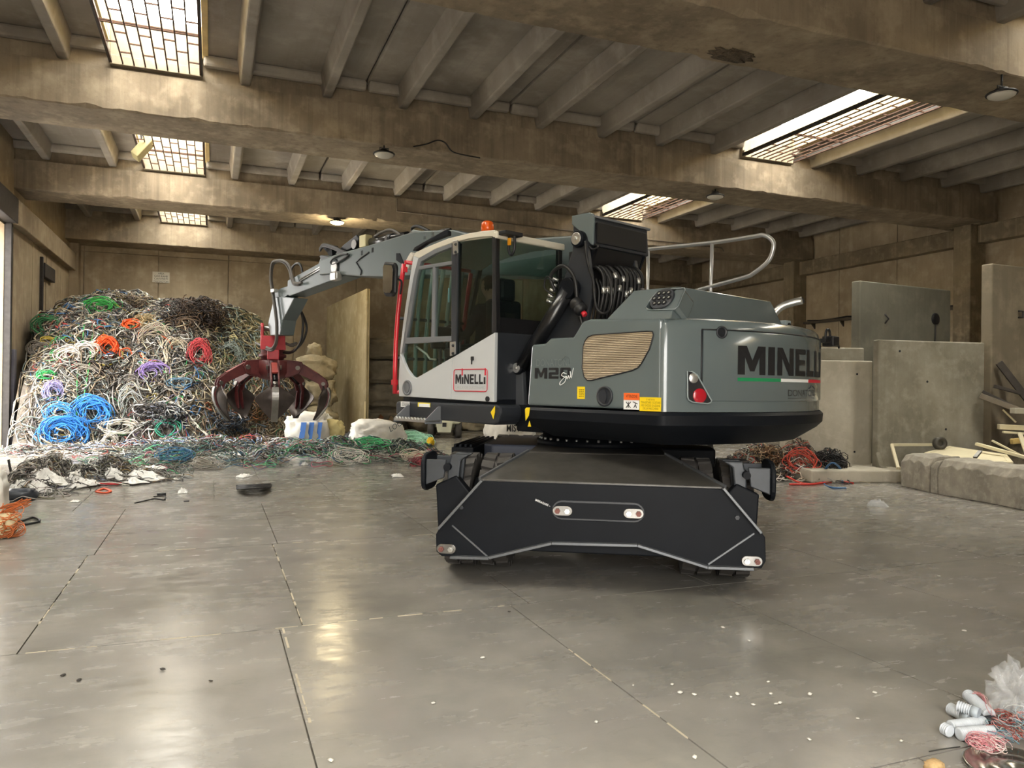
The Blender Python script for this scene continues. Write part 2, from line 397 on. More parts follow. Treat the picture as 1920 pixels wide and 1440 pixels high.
# ---- right wall: panels, columns, tie beam
wr = MB().box(XR+.05, XR+.3, YF, YB+.3, 0, ZR+.2).build('wall_right', M_wall); tag(wr, kind='structure')
ys = [YF+2.42*i for i in range(15)]
for a, b in zip(ys[:-1], ys[1:]):
    b = min(b, YB-.02)
    for z0, z1 in ((0, 6.1), (6.115, ZR+.1)): MB().box(XR-.02, XR+.06, a+.01, b-.01, z0, z1).build('wall_panel', M_wall, wr, bevel=.008)
M_col = concrete('column_concrete', '#96886f', '#6b604f', '#b5a88f', .5, patch=.35)
for k, y in enumerate(BEAMS):
    yc = y+BW/2
    if k == 4: yc -= .3
    MB().box(XR-.62, XR+.0, yc-.27, yc+.27, 0, ZB).build('column', M_col, wr, bevel=.03)
    MB().box(XR-.55, XR+.0, yc-.5, yc+.5, ZB-.02, ZR).build('column_head', M_col, wr, bevel=.02)
    if k < 4:
        MB().box(XR-.36, XR-.02, yc+.27, yc+7.0-.27, 5.78, 6.27).build('tie_beam', M_col, wr, bevel=.02)
# ---- left wall: gate opening towards the yard, stained panels behind it
YG0, YG1, ZG = 17.0, 21.35, 5.3
wl = MB(); wl.box(XL-.3, XL-.05, YF, YG0, 0, ZR+.2); wl.box(XL-.3, XL-.05, YG0, YG1, ZG, ZR+.2); wl.box(XL-.3, XL-.05, YG1, YB+.3, 0, ZR+.2)
wl = wl.build('wall_left', M_wallL); tag(wl, kind='structure')
for a, b in ((YF, 0), (.02, 5), (5.02, 10), (10.02, YG0), (21.95, 24.05), (24.07, 25.85), (25.95, 28.2), (28.22, YB)):
    MB().box(XL-.06, XL+.02, a+.01, b-.01, 0, 6.0).build('wall_panel', M_wallL, wl, bevel=.008)
for a, b in ((YF, 6.4), (6.42, 14), (14.02, 21.9), (21.92, YB)): MB().box(XL-.06, XL+.02, a, b, 6.02, ZR+.1).build('wall_panel', M_wallL, wl, bevel=.008)
MB().box(XL-.06, XL+.22, YG1+.1, YB-.05, 5.35, 5.95).build('tie_beam', M_wallL, wl, bevel=.02)
MB().box(XL-.06, XL+.22, YG0, YG1+.1, 5.35, 5.95).build('tie_beam', M_dsteel, wl, bevel=.02)
MB().box(XL-.02, XL+.14, 25.1, 26.6, 4.55, 4.95).build('bracket', M_dsteel, wl, bevel=.02)
mb = MB(); mb.box(XL, XL+.1, 25.0, 25.14, 3.1, 5.1); mb.build('bracket_post', M_dsteel, wl, bevel=.01)
MB().box(XL+.0, XL+.3, YB-.5, YB-.05, 0, 6.3).build('corner_column', M_wallL, wl, bevel=.02)
# gate: jamb posts and a leaf folded outwards
M_gatew = mat('gate_white', '#d9dce6', .5, var=.05, scale=2); M_gated = mat('gate_dark', '#4b4d58', .6, var=.15, scale=2)
dr = empty('door_1', (XL, YG1, 0)); tag(dr, kind='structure')
MB().box(-.06, .1, .02, .17, 0, 5.35).build('jamb_post', M_dsteel, dr, bevel=.01)
MB().box(-.02, .06, .19, .30, 0, 5.2).build('jamb_post', mat('post_grey', '#5d5a5e', .5, .3, var=.2, scale=3), dr, bevel=.01)
MB().box(-.02, .12, .36, .6, 0, 2.35).build('jamb_guard', mat('guard_grey', '#6d6c78', .5, .3, var=.2, scale=3), dr, bevel=.01)
MB().box(-3.2, -.08, .03, .1, 1.0, 5.2).build('gate_leaf', M_gatew, dr, bevel=.01)
MB().box(-3.2, -.08, .02, .11, .03, 1.0).build('gate_kick_board', M_gated, dr, bevel=.01)
MB().box(-.55, -.2, .015, .028, 2.35, 2.7).build('notice', mat('paper', '#e6e3d6', .9), dr)
MB().box(-.62, -.16, .015, .028, 1.5, 1.95).build('notice', mat('paper2', '#eef0f2', .9), dr)
# ---- wall towards the yard behind the photographer, wide open
wf = MB(); wf.box(XL-.3, -3.4, YF-.3, YF, 0, ZR+.2); wf.box(1.5, XR+.3, YF-.3, YF, 0, ZR+.2); wf.box(-3.4, 1.5, YF-.3, YF, 4.8, ZR+.2)
tag(wf.build('wall_front', M_wall), kind='structure')
portal('front_opening_offscreen', (-.95, YF-.15, 2.4), (R_(90), 0, 0), 4.9, 4.8)
portal('gate_left_offscreen', (XL-.15, (YG0+YG1)/2, ZG/2), (R_(90), 0, R_(-90)), YG1-YG0, ZG)
# ================================================================== THE MATERIAL HANDLER
M_grey = mat('machine_grey', '#626d6f', .22, 0, coat=.8, var=.03, scale=2)
M_pgrey = mat('machine_pale_grey', '#8d999b', .35, coat=.4)
M_boom = mat('boom_grey', '#5d686a', .4, 0, var=.04, scale=2, spec=.35)
M_dark = mat('machine_charcoal', '#2d3035', .42, .0, var=.08, scale=5)
M_dark2 = mat('machine_anthracite', '#14171c', .5, var=.12, scale=4, spec=.15)
M_worn = mat('worn_black_deck', '#4b4945', .33, var=.35, scale=7, detail=8, coat=.2)
M_white = mat('cab_silver', '#c3c7ca', .3, coat=.4)
M_frame = mat('window_frame_grey', '#6d7074', .4)
M_red = mat('guard_red', '#c8202f', .35, coat=.4)
M_gred = mat('grapple_red', '#b3303a', .45, var=.15, scale=9)
M_maroon = mat('grapple_maroon', '#481a1f', .45, var=.3, scale=6, detail=8, col2='#67302f')
M_steel = mat('worn_steel', '#8c8a86', .32, .9, var=.25, scale=5, detail=7)
M_chrome = mat('zinc_steel', '#c9c9c6', .3, .8, var=.1)
M_pipe = mat('rail_aluminium', '#c3c5c6', .35, .7)
M_rubber = mat('tyre_rubber', '#45423f', .75, var=.2, scale=8)
M_hose = mat('hydraulic_hose', '#1a1a1b', .45)
M_hoseg = mat('hose_grey_sleeve', '#5c5854', .6)
M_barrel = mat('cylinder_black', '#1b1c1f', .3, .2, coat=.3)
M_yel = mat('warning_yellow', '#f2d21a', .5)
M_ink = mat('decal_black', '#1c1d20', .45)
M_inkgrey = mat('decal_grey', '#5f6a6d', .5)
M_decw = mat('decal_white', '#eceeee', .5)
M_decr = mat('decal_red', '#cf2438', .5)
M_decg = mat('decal_green', '#1d8a55', .5)
M_orange = mat('beacon_orange', '#f0641e', .25, trans=.3)
M_deco = mat('decal_orange', '#ee6a2a', .5)
def glass_mat(name, tint):
    m = bpy.data.materials.new(name); m.use_nodes = True; nt = m.node_tree; N = nt.nodes; L = nt.links
    for n in list(N): N.remove(n)
    out = N.new('ShaderNodeOutputMaterial'); a = N.new('ShaderNodeBsdfTransparent'); b = N.new('ShaderNodeBsdfGlossy'); mx = N.new('ShaderNodeMixShader'); lw = N.new('ShaderNodeLayerWeight')
    lw.inputs[0].default_value = .5; pw = N.new('ShaderNodeMath'); pw.operation = 'POWER'; pw.inputs[1].default_value = 4; mr_ = N.new('ShaderNodeMapRange'); mr_.inputs[3].default_value = .04; mr_.inputs[4].default_value = .7
    a.inputs[0].default_value = tint; b.inputs['Roughness'].default_value = .02
    L.new(lw.outputs['Facing'], pw.inputs[0]); L.new(pw.outputs[0], mr_.inputs[0]); L.new(mr_.outputs[0], mx.inputs[0]); L.new(a.outputs[0], mx.inputs[1]); L.new(b.outputs[0], mx.inputs[2]); L.new(mx.outputs[0], out.inputs[0]); return m
M_glass = glass_mat('tinted_glass', (.85, .92, .89, 1)); M_glassd = glass_mat('dark_tinted_glass', (.52, .60, .59, 1))
def grille_mat():
    m = bpy.data.materials.new('louvre_mesh'); m.use_nodes = True; nt = m.node_tree; N = nt.nodes; L = nt.links; b = N['Principled BSDF']
    t = N.new('ShaderNodeTexCoord'); w = N.new('ShaderNodeTexWave'); w.bands_direction = 'Z'; w.inputs['Scale'].default_value = 22; w.inputs['Distortion'].default_value = .3
    L.new(t.outputs['Object'], w.inputs['Vector']); r = N.new('ShaderNodeMix'); r.data_type = 'RGBA'; r.inputs[6].default_value = lin('#7d705d'); r.inputs[7].default_value = lin('#b8a88e')
    L.new(w.outputs['Fac'], r.inputs[0]); L.new(r.outputs[2], b.inputs['Base Color']); b.inputs['Roughness'].default_value = .4; b.inputs['Metallic'].default_value = .4
    bp = N.new('ShaderNodeBump'); bp.inputs['Strength'].default_value = .5; bp.inputs['Distance'].default_value = .01; L.new(w.outputs['Fac'], bp.inputs['Height']); L.new(bp.outputs[0], b.inputs['Normal']); return m
M_mesh = grille_mat()
SL_ = Vector((3.8, 7.16, 0)); HD = R_(111); UD = R_(60.5); DU = UD-HD
HX = Vector((math.cos(HD), math.sin(HD), 0)); HY = Vector((-math.sin(HD), math.cos(HD), 0))
UX = Vector((math.cos(UD), math.sin(UD), 0)); UY = Vector((-math.sin(UD), math.cos(UD), 0))
def ms(x, y, lat=1.25):        # pixel -> machine frame, on the plane `lat` metres left of its centre line
    p = on_plane(x, y, SL_+HY*lat, HY)-SL_; return Vector((p.dot(HX), lat, p.z))
def mr(x, y, fx):
    p = on_plane(x, y, SL_+HX*fx, HX)-SL_; return Vector((fx, p.dot(HY), p.z))
def us(x, y, fx):
    p = on_plane(x, y, SL_+UX*fx, UX)-SL_; return Vector((fx, p.dot(UY), p.z))
def sp(pts, lat=1.25): return [ms(x, y, lat) for x, y in pts]
MH = empty('material_handler', SL_, HD)
tag(MH, 'grey and white wheeled material handler with long boom parked on the bare concrete floor', 'material handler')
def text_geo(s, bold=0.0, shear=0):
    c = bpy.data.curves.new('t', 'FONT'); c.body = s; c.offset = bold; c.resolution_u = 3; c.shear = shear
    o = bpy.data.objects.new('t', c); COL.objects.link(o); dg = bpy.context.evaluated_depsgraph_get(); dg.update()
    me = o.evaluated_get(dg).to_mesh(); vs = [(v.co.x, v.co.y) for v in me.vertices]; fs = [tuple(p.vertices) for p in me.polygons]
    o.evaluated_get(dg).to_mesh_clear(); bpy.data.objects.remove(o); bpy.data.curves.remove(c)
    xs = [v[0] for v in vs]; ys = [v[1] for v in vs]; x0, x1, y0, y1 = min(xs), max(xs), min(ys), max(ys)
    return [((x-x0)/(x1-x0), (y-y0)/(y1-y0)) for x, y in vs], fs
def text(name, s, fn, mt, parent, bold=0.0, rz=None, shear=0):
    """lettering as a flat film: fn(u, v) maps the unit box onto the surface"""
    vs, fs = text_geo(s, bold, shear); return MB().add([fn(u, v) for u, v in vs], fs).build(name, mt, parent, rz=rz)
GLY = {'M': (1.25, [[(0,0),(0,1),(.3,1),(.5,.5),(.7,1),(1,1),(1,0),(.76,0),(.76,.6),(.58,.12),(.42,.12),(.24,.6),(.24,0)]]),
 'N': (1.05, [[(0,0),(0,1),(.3,1),(.72,.4),(.72,1),(1,1),(1,0),(.7,0),(.28,.6),(.28,0)]]), 'I': (.36, [[(0,0),(0,1),(1,1),(1,0)]]), 'i': (.34, [[(0,0),(0,.72),(1,.72),(1,0)]]),
 'E': (.85, [[(0,0),(0,1),(1,1),(1,.8),(.35,.8),(.35,.6),(.95,.6),(.95,.4),(.35,.4),(.35,.2),(1,.2),(1,0)]]), 'L': (.8, [[(0,0),(0,1),(.35,1),(.35,.22),(1,.22),(1,0)]]),
 '2': (.95, [[(0,1),(.9,1),(1,.92),(1,.42),(.9,.36),(.32,.36),(.32,.22),(1,.22),(1,0),(0,0),(0,.5),(.1,.58),(.68,.58),(.68,.78),(0,.78)]]),
 '0': (1.0, [[(.5,1),(.1,1),(0,.92),(0,.08),(.1,0),(.5,0),(.5,.21),(.32,.21),(.32,.79),(.5,.79)], [(.5,1),(.5,.79),(.68,.79),(.68,.21),(.5,.21),(.5,0),(.9,0),(1,.08),(1,.92),(.9,1)]])}
def block(name, s, fn, mt, parent, gap=.14):
    tot = sum(GLY[c][0] for c in s)+gap*(len(s)-1); x = 0; mb = MB()
    for c in s:
        w, polys = GLY[c]
        for poly in polys: mb.add([fn((x+w*u)/tot, v) for u, v in poly], [tuple(range(len(poly)))])
        x += w+gap
    return mb.build(name, mt, parent)
def quad_fn(p0, p1, p3, lift=(0, 0, 0)):       # origin, along, up
    p0, p1, p3, l = Vector(p0), Vector(p1), Vector(p3), Vector(lift); return lambda u, v: p0+(p1-p0)*u+(p3-p0)*v+l
def side_box(name, x0, y0, x1, y1, mt, parent, lat=1.25, th=.004):   # flat sticker on a side face, pixel corners
    a, b, c, d = ms(x0, y0, lat), ms(x1, y0, lat), ms(x1, y1, lat), ms(x0, y1, lat)
    z0, z1 = (c.z+d.z)/2, (a.z+b.z)/2
    return MB().box(b.x, a.x, lat, lat+th, z0, z1).build(name, mt, parent)
def ring_pts(c, rx, rz, lat, n=24): return [Vector((c[0]+rx*math.cos(2*math.pi*i/n), lat, c[1]+rz*math.sin(2*math.pi*i/n))) for i in range(n)]
def disc_y(mb, x, z, r, y0, y1, n=24, m=0): return mb.cyl((x, y0, z), (x, y1, z), r, n, m)
def pin(parent, px, py, lat, r=.055, cap=True):
    p = ms(px, py, lat); b = disc_y(MB(), p.x, p.z, r*1.35, lat-.04, lat+.02).build('pin_boss', M_dark2, parent, bevel=.006)
    b2 = disc_y(MB(), p.x, p.z, r, lat+.02, lat+.035); disc_y(b2, p.x, p.z, r*.3, lat+.03, lat+.05, 8); b2.build('pin_cap', M_chrome, b, bevel=.004)
    return p
# ---------------------------------------------------------------- undercarriage (turned against the upper works)
def upart(mb, name, mt, bevel=.0, parent=MH, **k): return mb.build(name, mt, parent, bevel=bevel, rz=DU if parent is MH else None, **k)
ch = MB(); ch.box(-1.25, 1.9, -.42, .42, .5, .93); upart(ch, 'chassis', M_dark2, .03)

for x in (-1.3, 1.3): upart(MB().box(x-.14, x+.14, -.95, .95, .38, .62), 'axle', M_dark2, .02)

bx1 = MB().prism([(-.32,.42,1.0),(-.32,1.1,1.0),(-.2,1.2,1.0),(1.0,1.2,1.0),(1.2,1.1,1.0),(1.2,.42,1.0)], (0,0,-.45)); upart(bx1, 'tool_box', mat('tool_box_blue_grey','#4b5160',.4,coat=.2), .02)
bx1 = MB().prism([(-.3,-1.15,1.0),(-.3,-.42,1.0),(1.2,-.42,1.0),(1.2,-1.15,1.0)], (0,0,-.45)); upart(bx1, 'fuel_tank', M_dark2, .02)
dkp = MB().box(-1.25, 1.5, -.62, .62, .95, 1.01); upart(dkp, 'deck_plate', M_worn, .01)
# stepped box at the left
stp = MB().box(-.42, .95, 1.27, 1.5, .62, .97); so = upart(stp, 'step_box', M_dark2, .012)
for i in range(4): MB().box(-.42, .95, 1.285+i*.055, 1.31+i*.055, .97, 1.0).build('tread_rib', M_dark2, so, bevel=.004)
MB().box(-.1, .9, 1.18, 1.28, .7, .8).build('step_bracket', M_dark2, so, bevel=.005)
# wheels
def tyre_mb():
    mb = MB(); R, w = .5, .12
    prof = [(.27,-w*.7),(.3,-w*.92),(.4,-w*1.03),(.455,-w),(.475,-w*.93),(.475,w*.93),(.455,w),(.4,w*1.03),(.3,w*.92),(.27,w*.7)]
    mb.lathe(prof, (0,0,0), (0,1,0), 40)
    n = 22
    for i in range(n):
        for sgn in (-1, 1):
            a = 2*math.pi*(i+(.5 if sgn > 0 else 0))/n; da = .095
            P = []
            for rr in (.462, R):
                for aa, yy in ((a-da, sgn*w*1.0), (a+da, sgn*w*1.0), (a+da+.06, sgn*.012), (a-da+.06, sgn*.012)):
                    P.append((rr*math.cos(aa), yy, rr*math.sin(aa)))
            if sgn > 0: mb.hexa([P[3],P[2],P[1],P[0],P[7],P[6],P[5],P[4]])
            else: mb.hexa(P)
    return mb
tyre0 = rim0 = None
for x in (-1.3, 1.3):
    for sgn in (-1, 1):
        wh = empty('wheel', (0, 0, 0), DU, MH); wh.location = Matrix.Rotation(DU, 3, 'Z') @ Vector((x, sgn*1.01, .5))
        for dy in (-.155, .155):
            if tyre0 is None: t = tyre0 = tyre_mb().build('tyre', M_rubber, wh, bevel=0)
            else: t = inst(tyre0, wh)
            t.location = (0, dy, 0); t.rotation_euler = (0, random.Random(x+dy).uniform(0, 6), 0)
        if rim0 is None: r0 = rim0 = MB().lathe([(.1,-.27),(.27,-.25),(.28,-.05),(.2,-.03),(.2,.03),(.28,.05),(.27,.25),(.1,.27)], (0,0,0), (0,1,0), 24).build('rim', M_dark, wh)
        else: r0 = inst(rim0, wh)
# rear stabiliser: front plate, sloping cover, folded feet
PX0 = -2.05
def up(pts, fx=PX0): return [us(x, y, fx) for x, y in pts]
outl = up([(902,902),(1357,917),(1428,998),(1435,1008),(1436,1052),(1428,1066),(1326,1061),(1195,1020),(1035,1016),(918,1045),(828,1043),(818,1034),(817,1002),(822,993)])
stb = MB().prism(outl, (.05, 0, 0)); stb = upart(stb, 'stabiliser_plate', M_dark2, .006)
def rim(name, a, b, w=.035, d=.07, mt=M_dark2, fx=PX0):
    p, q = us(*a, fx), us(*b, fx); return MB().bar(p+Vector((0, 0, 0)), q, .11, .022, up=(q-p).cross(Vector((1, 0, 0)))).build(name, mt, stb, bevel=.004)
M_edge = mat('worn_edge_grey', '#6a6d70', .35, .4)
for a, b in (((905,900),(824,990)), ((1355,914),(1426,998)), ((918,1044),(1035,1017)), ((1035,1017),(1195,1021)), ((1195,1021),(1326,1062)), ((846,1043),(918,1045)), ((1326,1062),(1412,1065))): rim('edge_flange', a, b, mt=M_edge)
for a, b in (((848,985),(915,1044)), ((1328,1058),(1414,1000))):
    p, q = us(*a, PX0-.004), us(*b, PX0-.004); MB().bar(p, q, .012, .012, up=(1,0,0)).build('weld_seam', M_edge, stb)
c0, c1 = us(1053,956,PX0), us(1190,961,PX0)
def capsule(mb, a, b, r, x0, x1, m=0):
    d = (b-a).normalized(); n = Vector((0,-d.z,d.y)); P = []
    for i in range(9):
        t = -math.pi/2+math.pi*i/8; P.append(b+(d*math.cos(t)+n*math.sin(t))*r)
    for i in range(9):
        t = math.pi/2+math.pi*i/8; P.append(a+(d*math.cos(t)+n*math.sin(t))*r)
    P = [Vector((x0, p.y, p.z)) for p in P]; return mb.prism(P, (x1-x0, 0, 0), m)
capsule(MB(), c0, c1, .078, PX0-.012, PX0).build('slot_rim', M_dark, stb, bevel=.004)
capsule(MB(), c0, c1, .062, PX0-.016, PX0-.011).build('slot_plate', M_dark2, stb)
for (x, y, red) in ((1055,957,-1), (1188,962,1), (838,1028,-1), (1409,1051,1)):
    c = us(x, y, PX0); d = Vector((0, -.04, -.0)); lug = capsule(MB(), c-d, c+d, .038, PX0-.03, PX0).build('bolt_lug', M_steel, stb, bevel=.003)
    for s in (-1, 1):
        q = c+d*s*.95; is_r = (s == red) if red > 0 else (s == -1)
        nb = MB().cyl((PX0-.03, q.y, q.z), (PX0-.055, q.y, q.z), .022, 6); nb.cyl((PX0-.05, q.y, q.z), (PX0-.066, q.y, q.z), .011, 8)
        nb.build('nut', mat('oxide_nut', '#7d5149', .5, .4) if is_r else M_chrome, lug)
for (x, y) in ((866,951),(1382,970)):
    c = us(x, y, PX0); MB().cyl((PX0, c.y, c.z), (PX0-.02, c.y, c.z), .018, 6).build('bolt_head', M_dark, stb)
p0, p1 = us(1003,939,PX0-.003), us(1031,951,PX0-.003); nrm = Vector((0, (p1-p0).z, -(p1-p0).y)).normalized()*-.018
text('lettering', 'IMBRAGARE \u2013', quad_fn(p0, p1, p0+(nrm if nrm.z > 0 else -nrm)), M_decw, stb, .01)
# sloping cover
ZC = .98
A, B = us(902,900,PX0+.02), us(1357,916,PX0+.02); 
cov = MB(); t = [A+Vector((0,0,.012)), B+Vector((0,0,.012)), Vector((-1.2,-.60,ZC+.035)), Vector((-1.2,.60,ZC+.035))]
cov.prism(t, (0,0,-.03)); cov = upart(cov, 'sloping_cover', M_worn, .006)
MB().bar(A+Vector((0,.012,.01)), Vector((-1.2,.61,ZC+.035)), .02, .03).build('cover_edge', M_edge, cov)
MB().bar(B+Vector((0,-.012,.01)), Vector((-1.2,-.61,ZC+.035)), .02, .03).build('cover_edge', M_edge, cov)
back = MB().prism([(-2.0,.86,.8),(-2.0,-.98,.8),(-2.0,-1.2,.35),(-2.0,-.85,.28),(-2.0,.8,.28),(-2.0,1.15,.35)], (.75,0,0)); upart(back, 'stabiliser_housing', M_dark2, .01)
for sgn in (1, -1):
    leg = MB(); y = sgn
    leg.prism([(-1.93,y*1.29,.78),(-1.93,y*1.12,.86),(-1.93,y*1.0,.72),(-1.93,y*.95,.3),(-1.93,y*1.26,.3)], (.12,0,0))
    lo = upart(leg, 'stabiliser_leg', M_dark2, .012)
    arm = MB(); path = smooth_pts([(-1.83,y*1.0,.5),(-1.83,y*1.08,.68),(-1.82,y*1.15,.86),(-1.8,y*1.1,1.0)], 5)
    for i in range(len(path)-1): pass
    w = [.05,.06,.075,.08]; 
    arm.prism([(-1.9,y*.98,.48),(-1.9,y*1.05,.62),(-1.9,y*1.11,.78),(-1.9,y*1.09,.98),(-1.9,y*1.02,1.03),(-1.9,y*1.17,1.03),(-1.9,y*1.2,.9),(-1.9,y*1.2,.78),(-1.9,y*1.12,.6),(-1.9,y*1.03,.46)], (.07,0,0))
    arm.prism([(-1.72,y*.98,.48),(-1.72,y*1.05,.62),(-1.72,y*1.11,.78),(-1.72,y*1.09,.98),(-1.72,y*1.02,1.03),(-1.72,y*1.17,1.03),(-1.72,y*1.2,.9),(-1.72,y*1.2,.78),(-1.72,y*1.12,.6),(-1.72,y*1.03,.46)], (.07,0,0))
    upart(arm, 'stabiliser_arm', mat('foot_grey', '#3f4348', .4, .2, var=.15), .012)
    ft = MB(); P = []
    for i in range(24):
        a = 2*math.pi*i/24; ca, sa = math.cos(a), math.sin(a)
        P.append((-1.75+.24*math.copysign(abs(ca)**.6, ca), y*1.37, .88+.16*math.copysign(abs(sa)**.6, sa)))
    ft.prism(P, (0, y*.035, 0)); fo = upart(ft, 'stabiliser_foot', M_dark2, .01)
    MB().prism([(-1.95,y*1.37,.99),(-1.95,y*1.2,.99),(-1.95,y*1.22,.84),(-1.95,y*1.37,.78)], (.03,0,0)).build('foot_web', MATS['foot_grey'], fo, bevel=.008)
    MB().prism([(-1.58,y*1.37,.99),(-1.58,y*1.2,.99),(-1.58,y*1.22,.84),(-1.58,y*1.37,.78)], (.03,0,0)).build('foot_web', MATS['foot_grey'], fo, bevel=.008)
    MB().cyl((-1.97,y*1.19,.93), (-1.53,y*1.19,.93), .03, 12).build('foot_pin', M_dark2, fo)
    fd = MB(); a0 = [(-1.3+.56*math.cos(t), .5+.56*math.sin(t)) for t in [R_(a) for a in (40, 60, 80, 100, 120, 140)]]
# ---------------------------------------------------------------- slewing ring and turret
mb = MB().lathe([(.66,1.0),(.66,1.06),(.6,1.07),(.6,1.16),(.3,1.16)], (0,0,0), (0,0,1), 48); sr = mb.build('slewing_ring', M_dark2, MH)
b0 = None
for i in range(36):
    a = 2*math.pi*i/36
    if b0 is None: b = b0 = MB().cyl((0,0,1.055), (0,0,1.085), .014, 6).build('ring_bolt', M_chrome, sr)
    else: b = inst(b0, sr)
    b.location = (.63*math.cos(a), .63*math.sin(a), 0)
RR, XC = 2.0, -.15
def tail(off=0.0, halfw=1.25, xf=-.2, cr=.1, n=26, xfr=.4):
    """plan outline: left front -> left rear corner -> tail arc -> right rear corner -> right front"""
    R = RR+off; hw = halfw+off; P = [(xf, hw)]
    t = math.asin((hw-cr)/(R-cr)); cxn = XC-(R-cr)*math.cos(t); cyn = hw-cr
    for i in range(7):
        a = math.pi/2+(math.pi/2-t)*i/6; P.append((cxn+cr*math.cos(a), cyn+cr*math.sin(a)))
    for i in range(1, n):
        a = t-2*t*i/n; P.append((XC-R*math.cos(a), R*math.sin(a)))
    for i in range(7):
        a = math.pi+t+(math.pi/2-t)*i/6; P.append((cxn+cr*math.cos(a), -cyn+cr*math.sin(a)))
    P.append((xfr, -hw)); return P
def loft(rings, cap=True, m=0, sm=True):      # rings: list of (outline, z)
    mb = MB(); n = len(rings[0][0]); vs = [(x, y, z) for o, z in rings for x, y in o]
    fs = [(i*n+j, i*n+(j+1) % n, (i+1)*n+(j+1) % n, (i+1)*n+j) for i in range(len(rings)-1) for j in range(n)]
    mb.add(vs, fs, m, sm)
    if cap:
        mb.f.append(list(range(n))[::-1]); mb.m.append(m); mb.s.append(False); k = (len(rings)-1)*n; mb.f.append([k+j for j in range(n)]); mb.m.append(m); mb.s.append(False)
    return mb
def autosmooth(o, ang=40):
    me = o.data
    for e in me.edges: pass
    bm = bmesh.new(); bm.from_mesh(me)
    for e in bm.edges:
        if len(e.link_faces) == 2 and e.calc_face_angle(0) > R_(ang): e.smooth = False
    bm.to_mesh(me); bm.free(); return o
sk = loft([(tail(-.2, xf=-.35), 1.145), (tail(-.02), 1.26), (tail(.03), 1.31), (tail(.035), 1.385), (tail(.01), 1.41)])
sk = autosmooth(sk.build('skirt', M_dark2, MH), 25)
for pl in ([(985,767),(988,764),(994,764),(992,779),(986,789)], [(993,789),(996,800),(990,800)]):
    MB().prism([Vector((p.x, 1.29, p.z)) for p in sp(pl, 1.29)], (0, .004, 0)).build('warning_marker', M_yel, sk)
MB().box(-.3, 1.0, -.7, .3, 1.15, 1.45).build('turret_frame', M_dark2, MH, bevel=.02)
MB().box(-1.6, .35, -1.2, -.3, 1.4, 1.9).build('turret_frame', M_dark2, MH, bevel=.02)
# left side panel
spx = [(988,758),(996,648),(999,646),(1022,644),(1031,634),(1074,632),(1091,603),(1106,598),(1238,597),(1236,771)]
P = sp(spx, 1.25); P[-1].x = P[-2].x = -1.70; P[-2].z = 2.14; P[-1].z = P[0].z = 1.425
pan = MB().prism(P, (0, -.9, 0)); pan = pan.build('side_panel', M_grey, MH, bevel=.022, seg=3)
g = [(1094,650),(1097,640),(1103,632),(1112,628),(1215,621),(1224,622),(1226,628),(1218,655),(1203,682),(1196,690),(1185,695),(1110,713),(1102,713),(1096,707),(1092,690)]
G = sp(g, 1.25); gr = MB().prism([p+Vector((0,.002,0)) for p in G], (0,.004,0)).build('louvre', M_mesh, pan)
gl = MB(); gl.tube([p+Vector((0,.004,0)) for p in G], .006, 6, closed=True); gl.build('louvre_seal', M_ink, gr)
k = ms(1135,743); rg = MB().lathe([(.075,0),(.085,.004),(.085,.016),(.07,.018),(.066,.004)], (k.x,1.25,k.z), (0,1,0), 28).build('latch', M_dark, pan)
rg2 = MB(); rg2.prism([Vector((k.x+.006+.055*math.cos(R_(a)), 1.253, k.z+.055*math.sin(R_(a)))) for a in range(-70, 71, 10)]+[Vector((k.x+.006+.03*math.cos(R_(a)), 1.253, k.z+.058*math.sin(R_(a)))) for a in range(110, 251, 20)], (0, .014, 0)); rg2.build('latch_grip', M_dark, rg)
side_box('warning_sticker', 1083,725,1097,748, M_yel, pan)
def lines(parent, x0, y0, x1, y1, rows, mt, lat=1.255, seed=1):
    r = random.Random(seed); mb = MB(); a, c = ms(x0, y0, lat), ms(x1, y1, lat); h = (a.z-c.z)/rows
    for i in range(rows):
        x = a.x-.004
        while x > c.x+.004:
            w = r.uniform(.008, .025); mb.box(max(c.x, x-w), x, lat, lat+.0015, a.z-h*(i+.75), a.z-h*(i+.3)); x -= w+.006
    return mb.build('print', mt, parent)
lines(pan, 1085,729,1095,745, 5, mat('print_ochre', '#8a7410', .6))
wst = side_box('warning_sticker', 1170,737,1199,768, M_decw, pan)
side_box('sticker_header', 1170,737,1199,750, M_deco, wst, 1.2545, .003)
a_ = ms(1172,747,1.258); b_ = ms(1197,739,1.258)
text('lettering', 'ATTENZIONE', lambda u, v: Vector((a_.x+(b_.x-a_.x)*(.08+.84*u), 1.2585, a_.z+(b_.z-a_.z)*(.2+.6*v))), M_ink, wst)
for cx, kind in ((1178,0),(1191,1)):
    q = ms(cx, 759, 1.2555); mb = MB(); s = .024
    for dx, dz in (((-s,-s),(s,s)), ((-s,s),(s,-s)), ((0,-s),(0,s))) if not kind else (((-s*.6,-s),(0,0)), ((s*.6,-s),(0,0)), ((0,0),(-s*.2,s*.6)), ((-s,.3*s),(s,s))):
        pass
    segs = (((-s,-s),(s,s)), ((-s,s),(s,-s)), ((0,-s),(0,s))) if not kind else (((-s*.6,-s),(0,0)), ((s*.6,-s),(0,0)), ((0,0),(-s*.2,s*.6)), ((-s,.3*s),(s,s)))
    for (p, r2) in segs: mb.bar(q+Vector((p[0],0,p[1])), q+Vector((r2[0],0,r2[1])), .006, .002, up=(0,1,0))
    mb.build('pictogram', M_ink, wst)
yst = side_box('warning_sticker', 1200,745,1240,771, M_yel, pan)
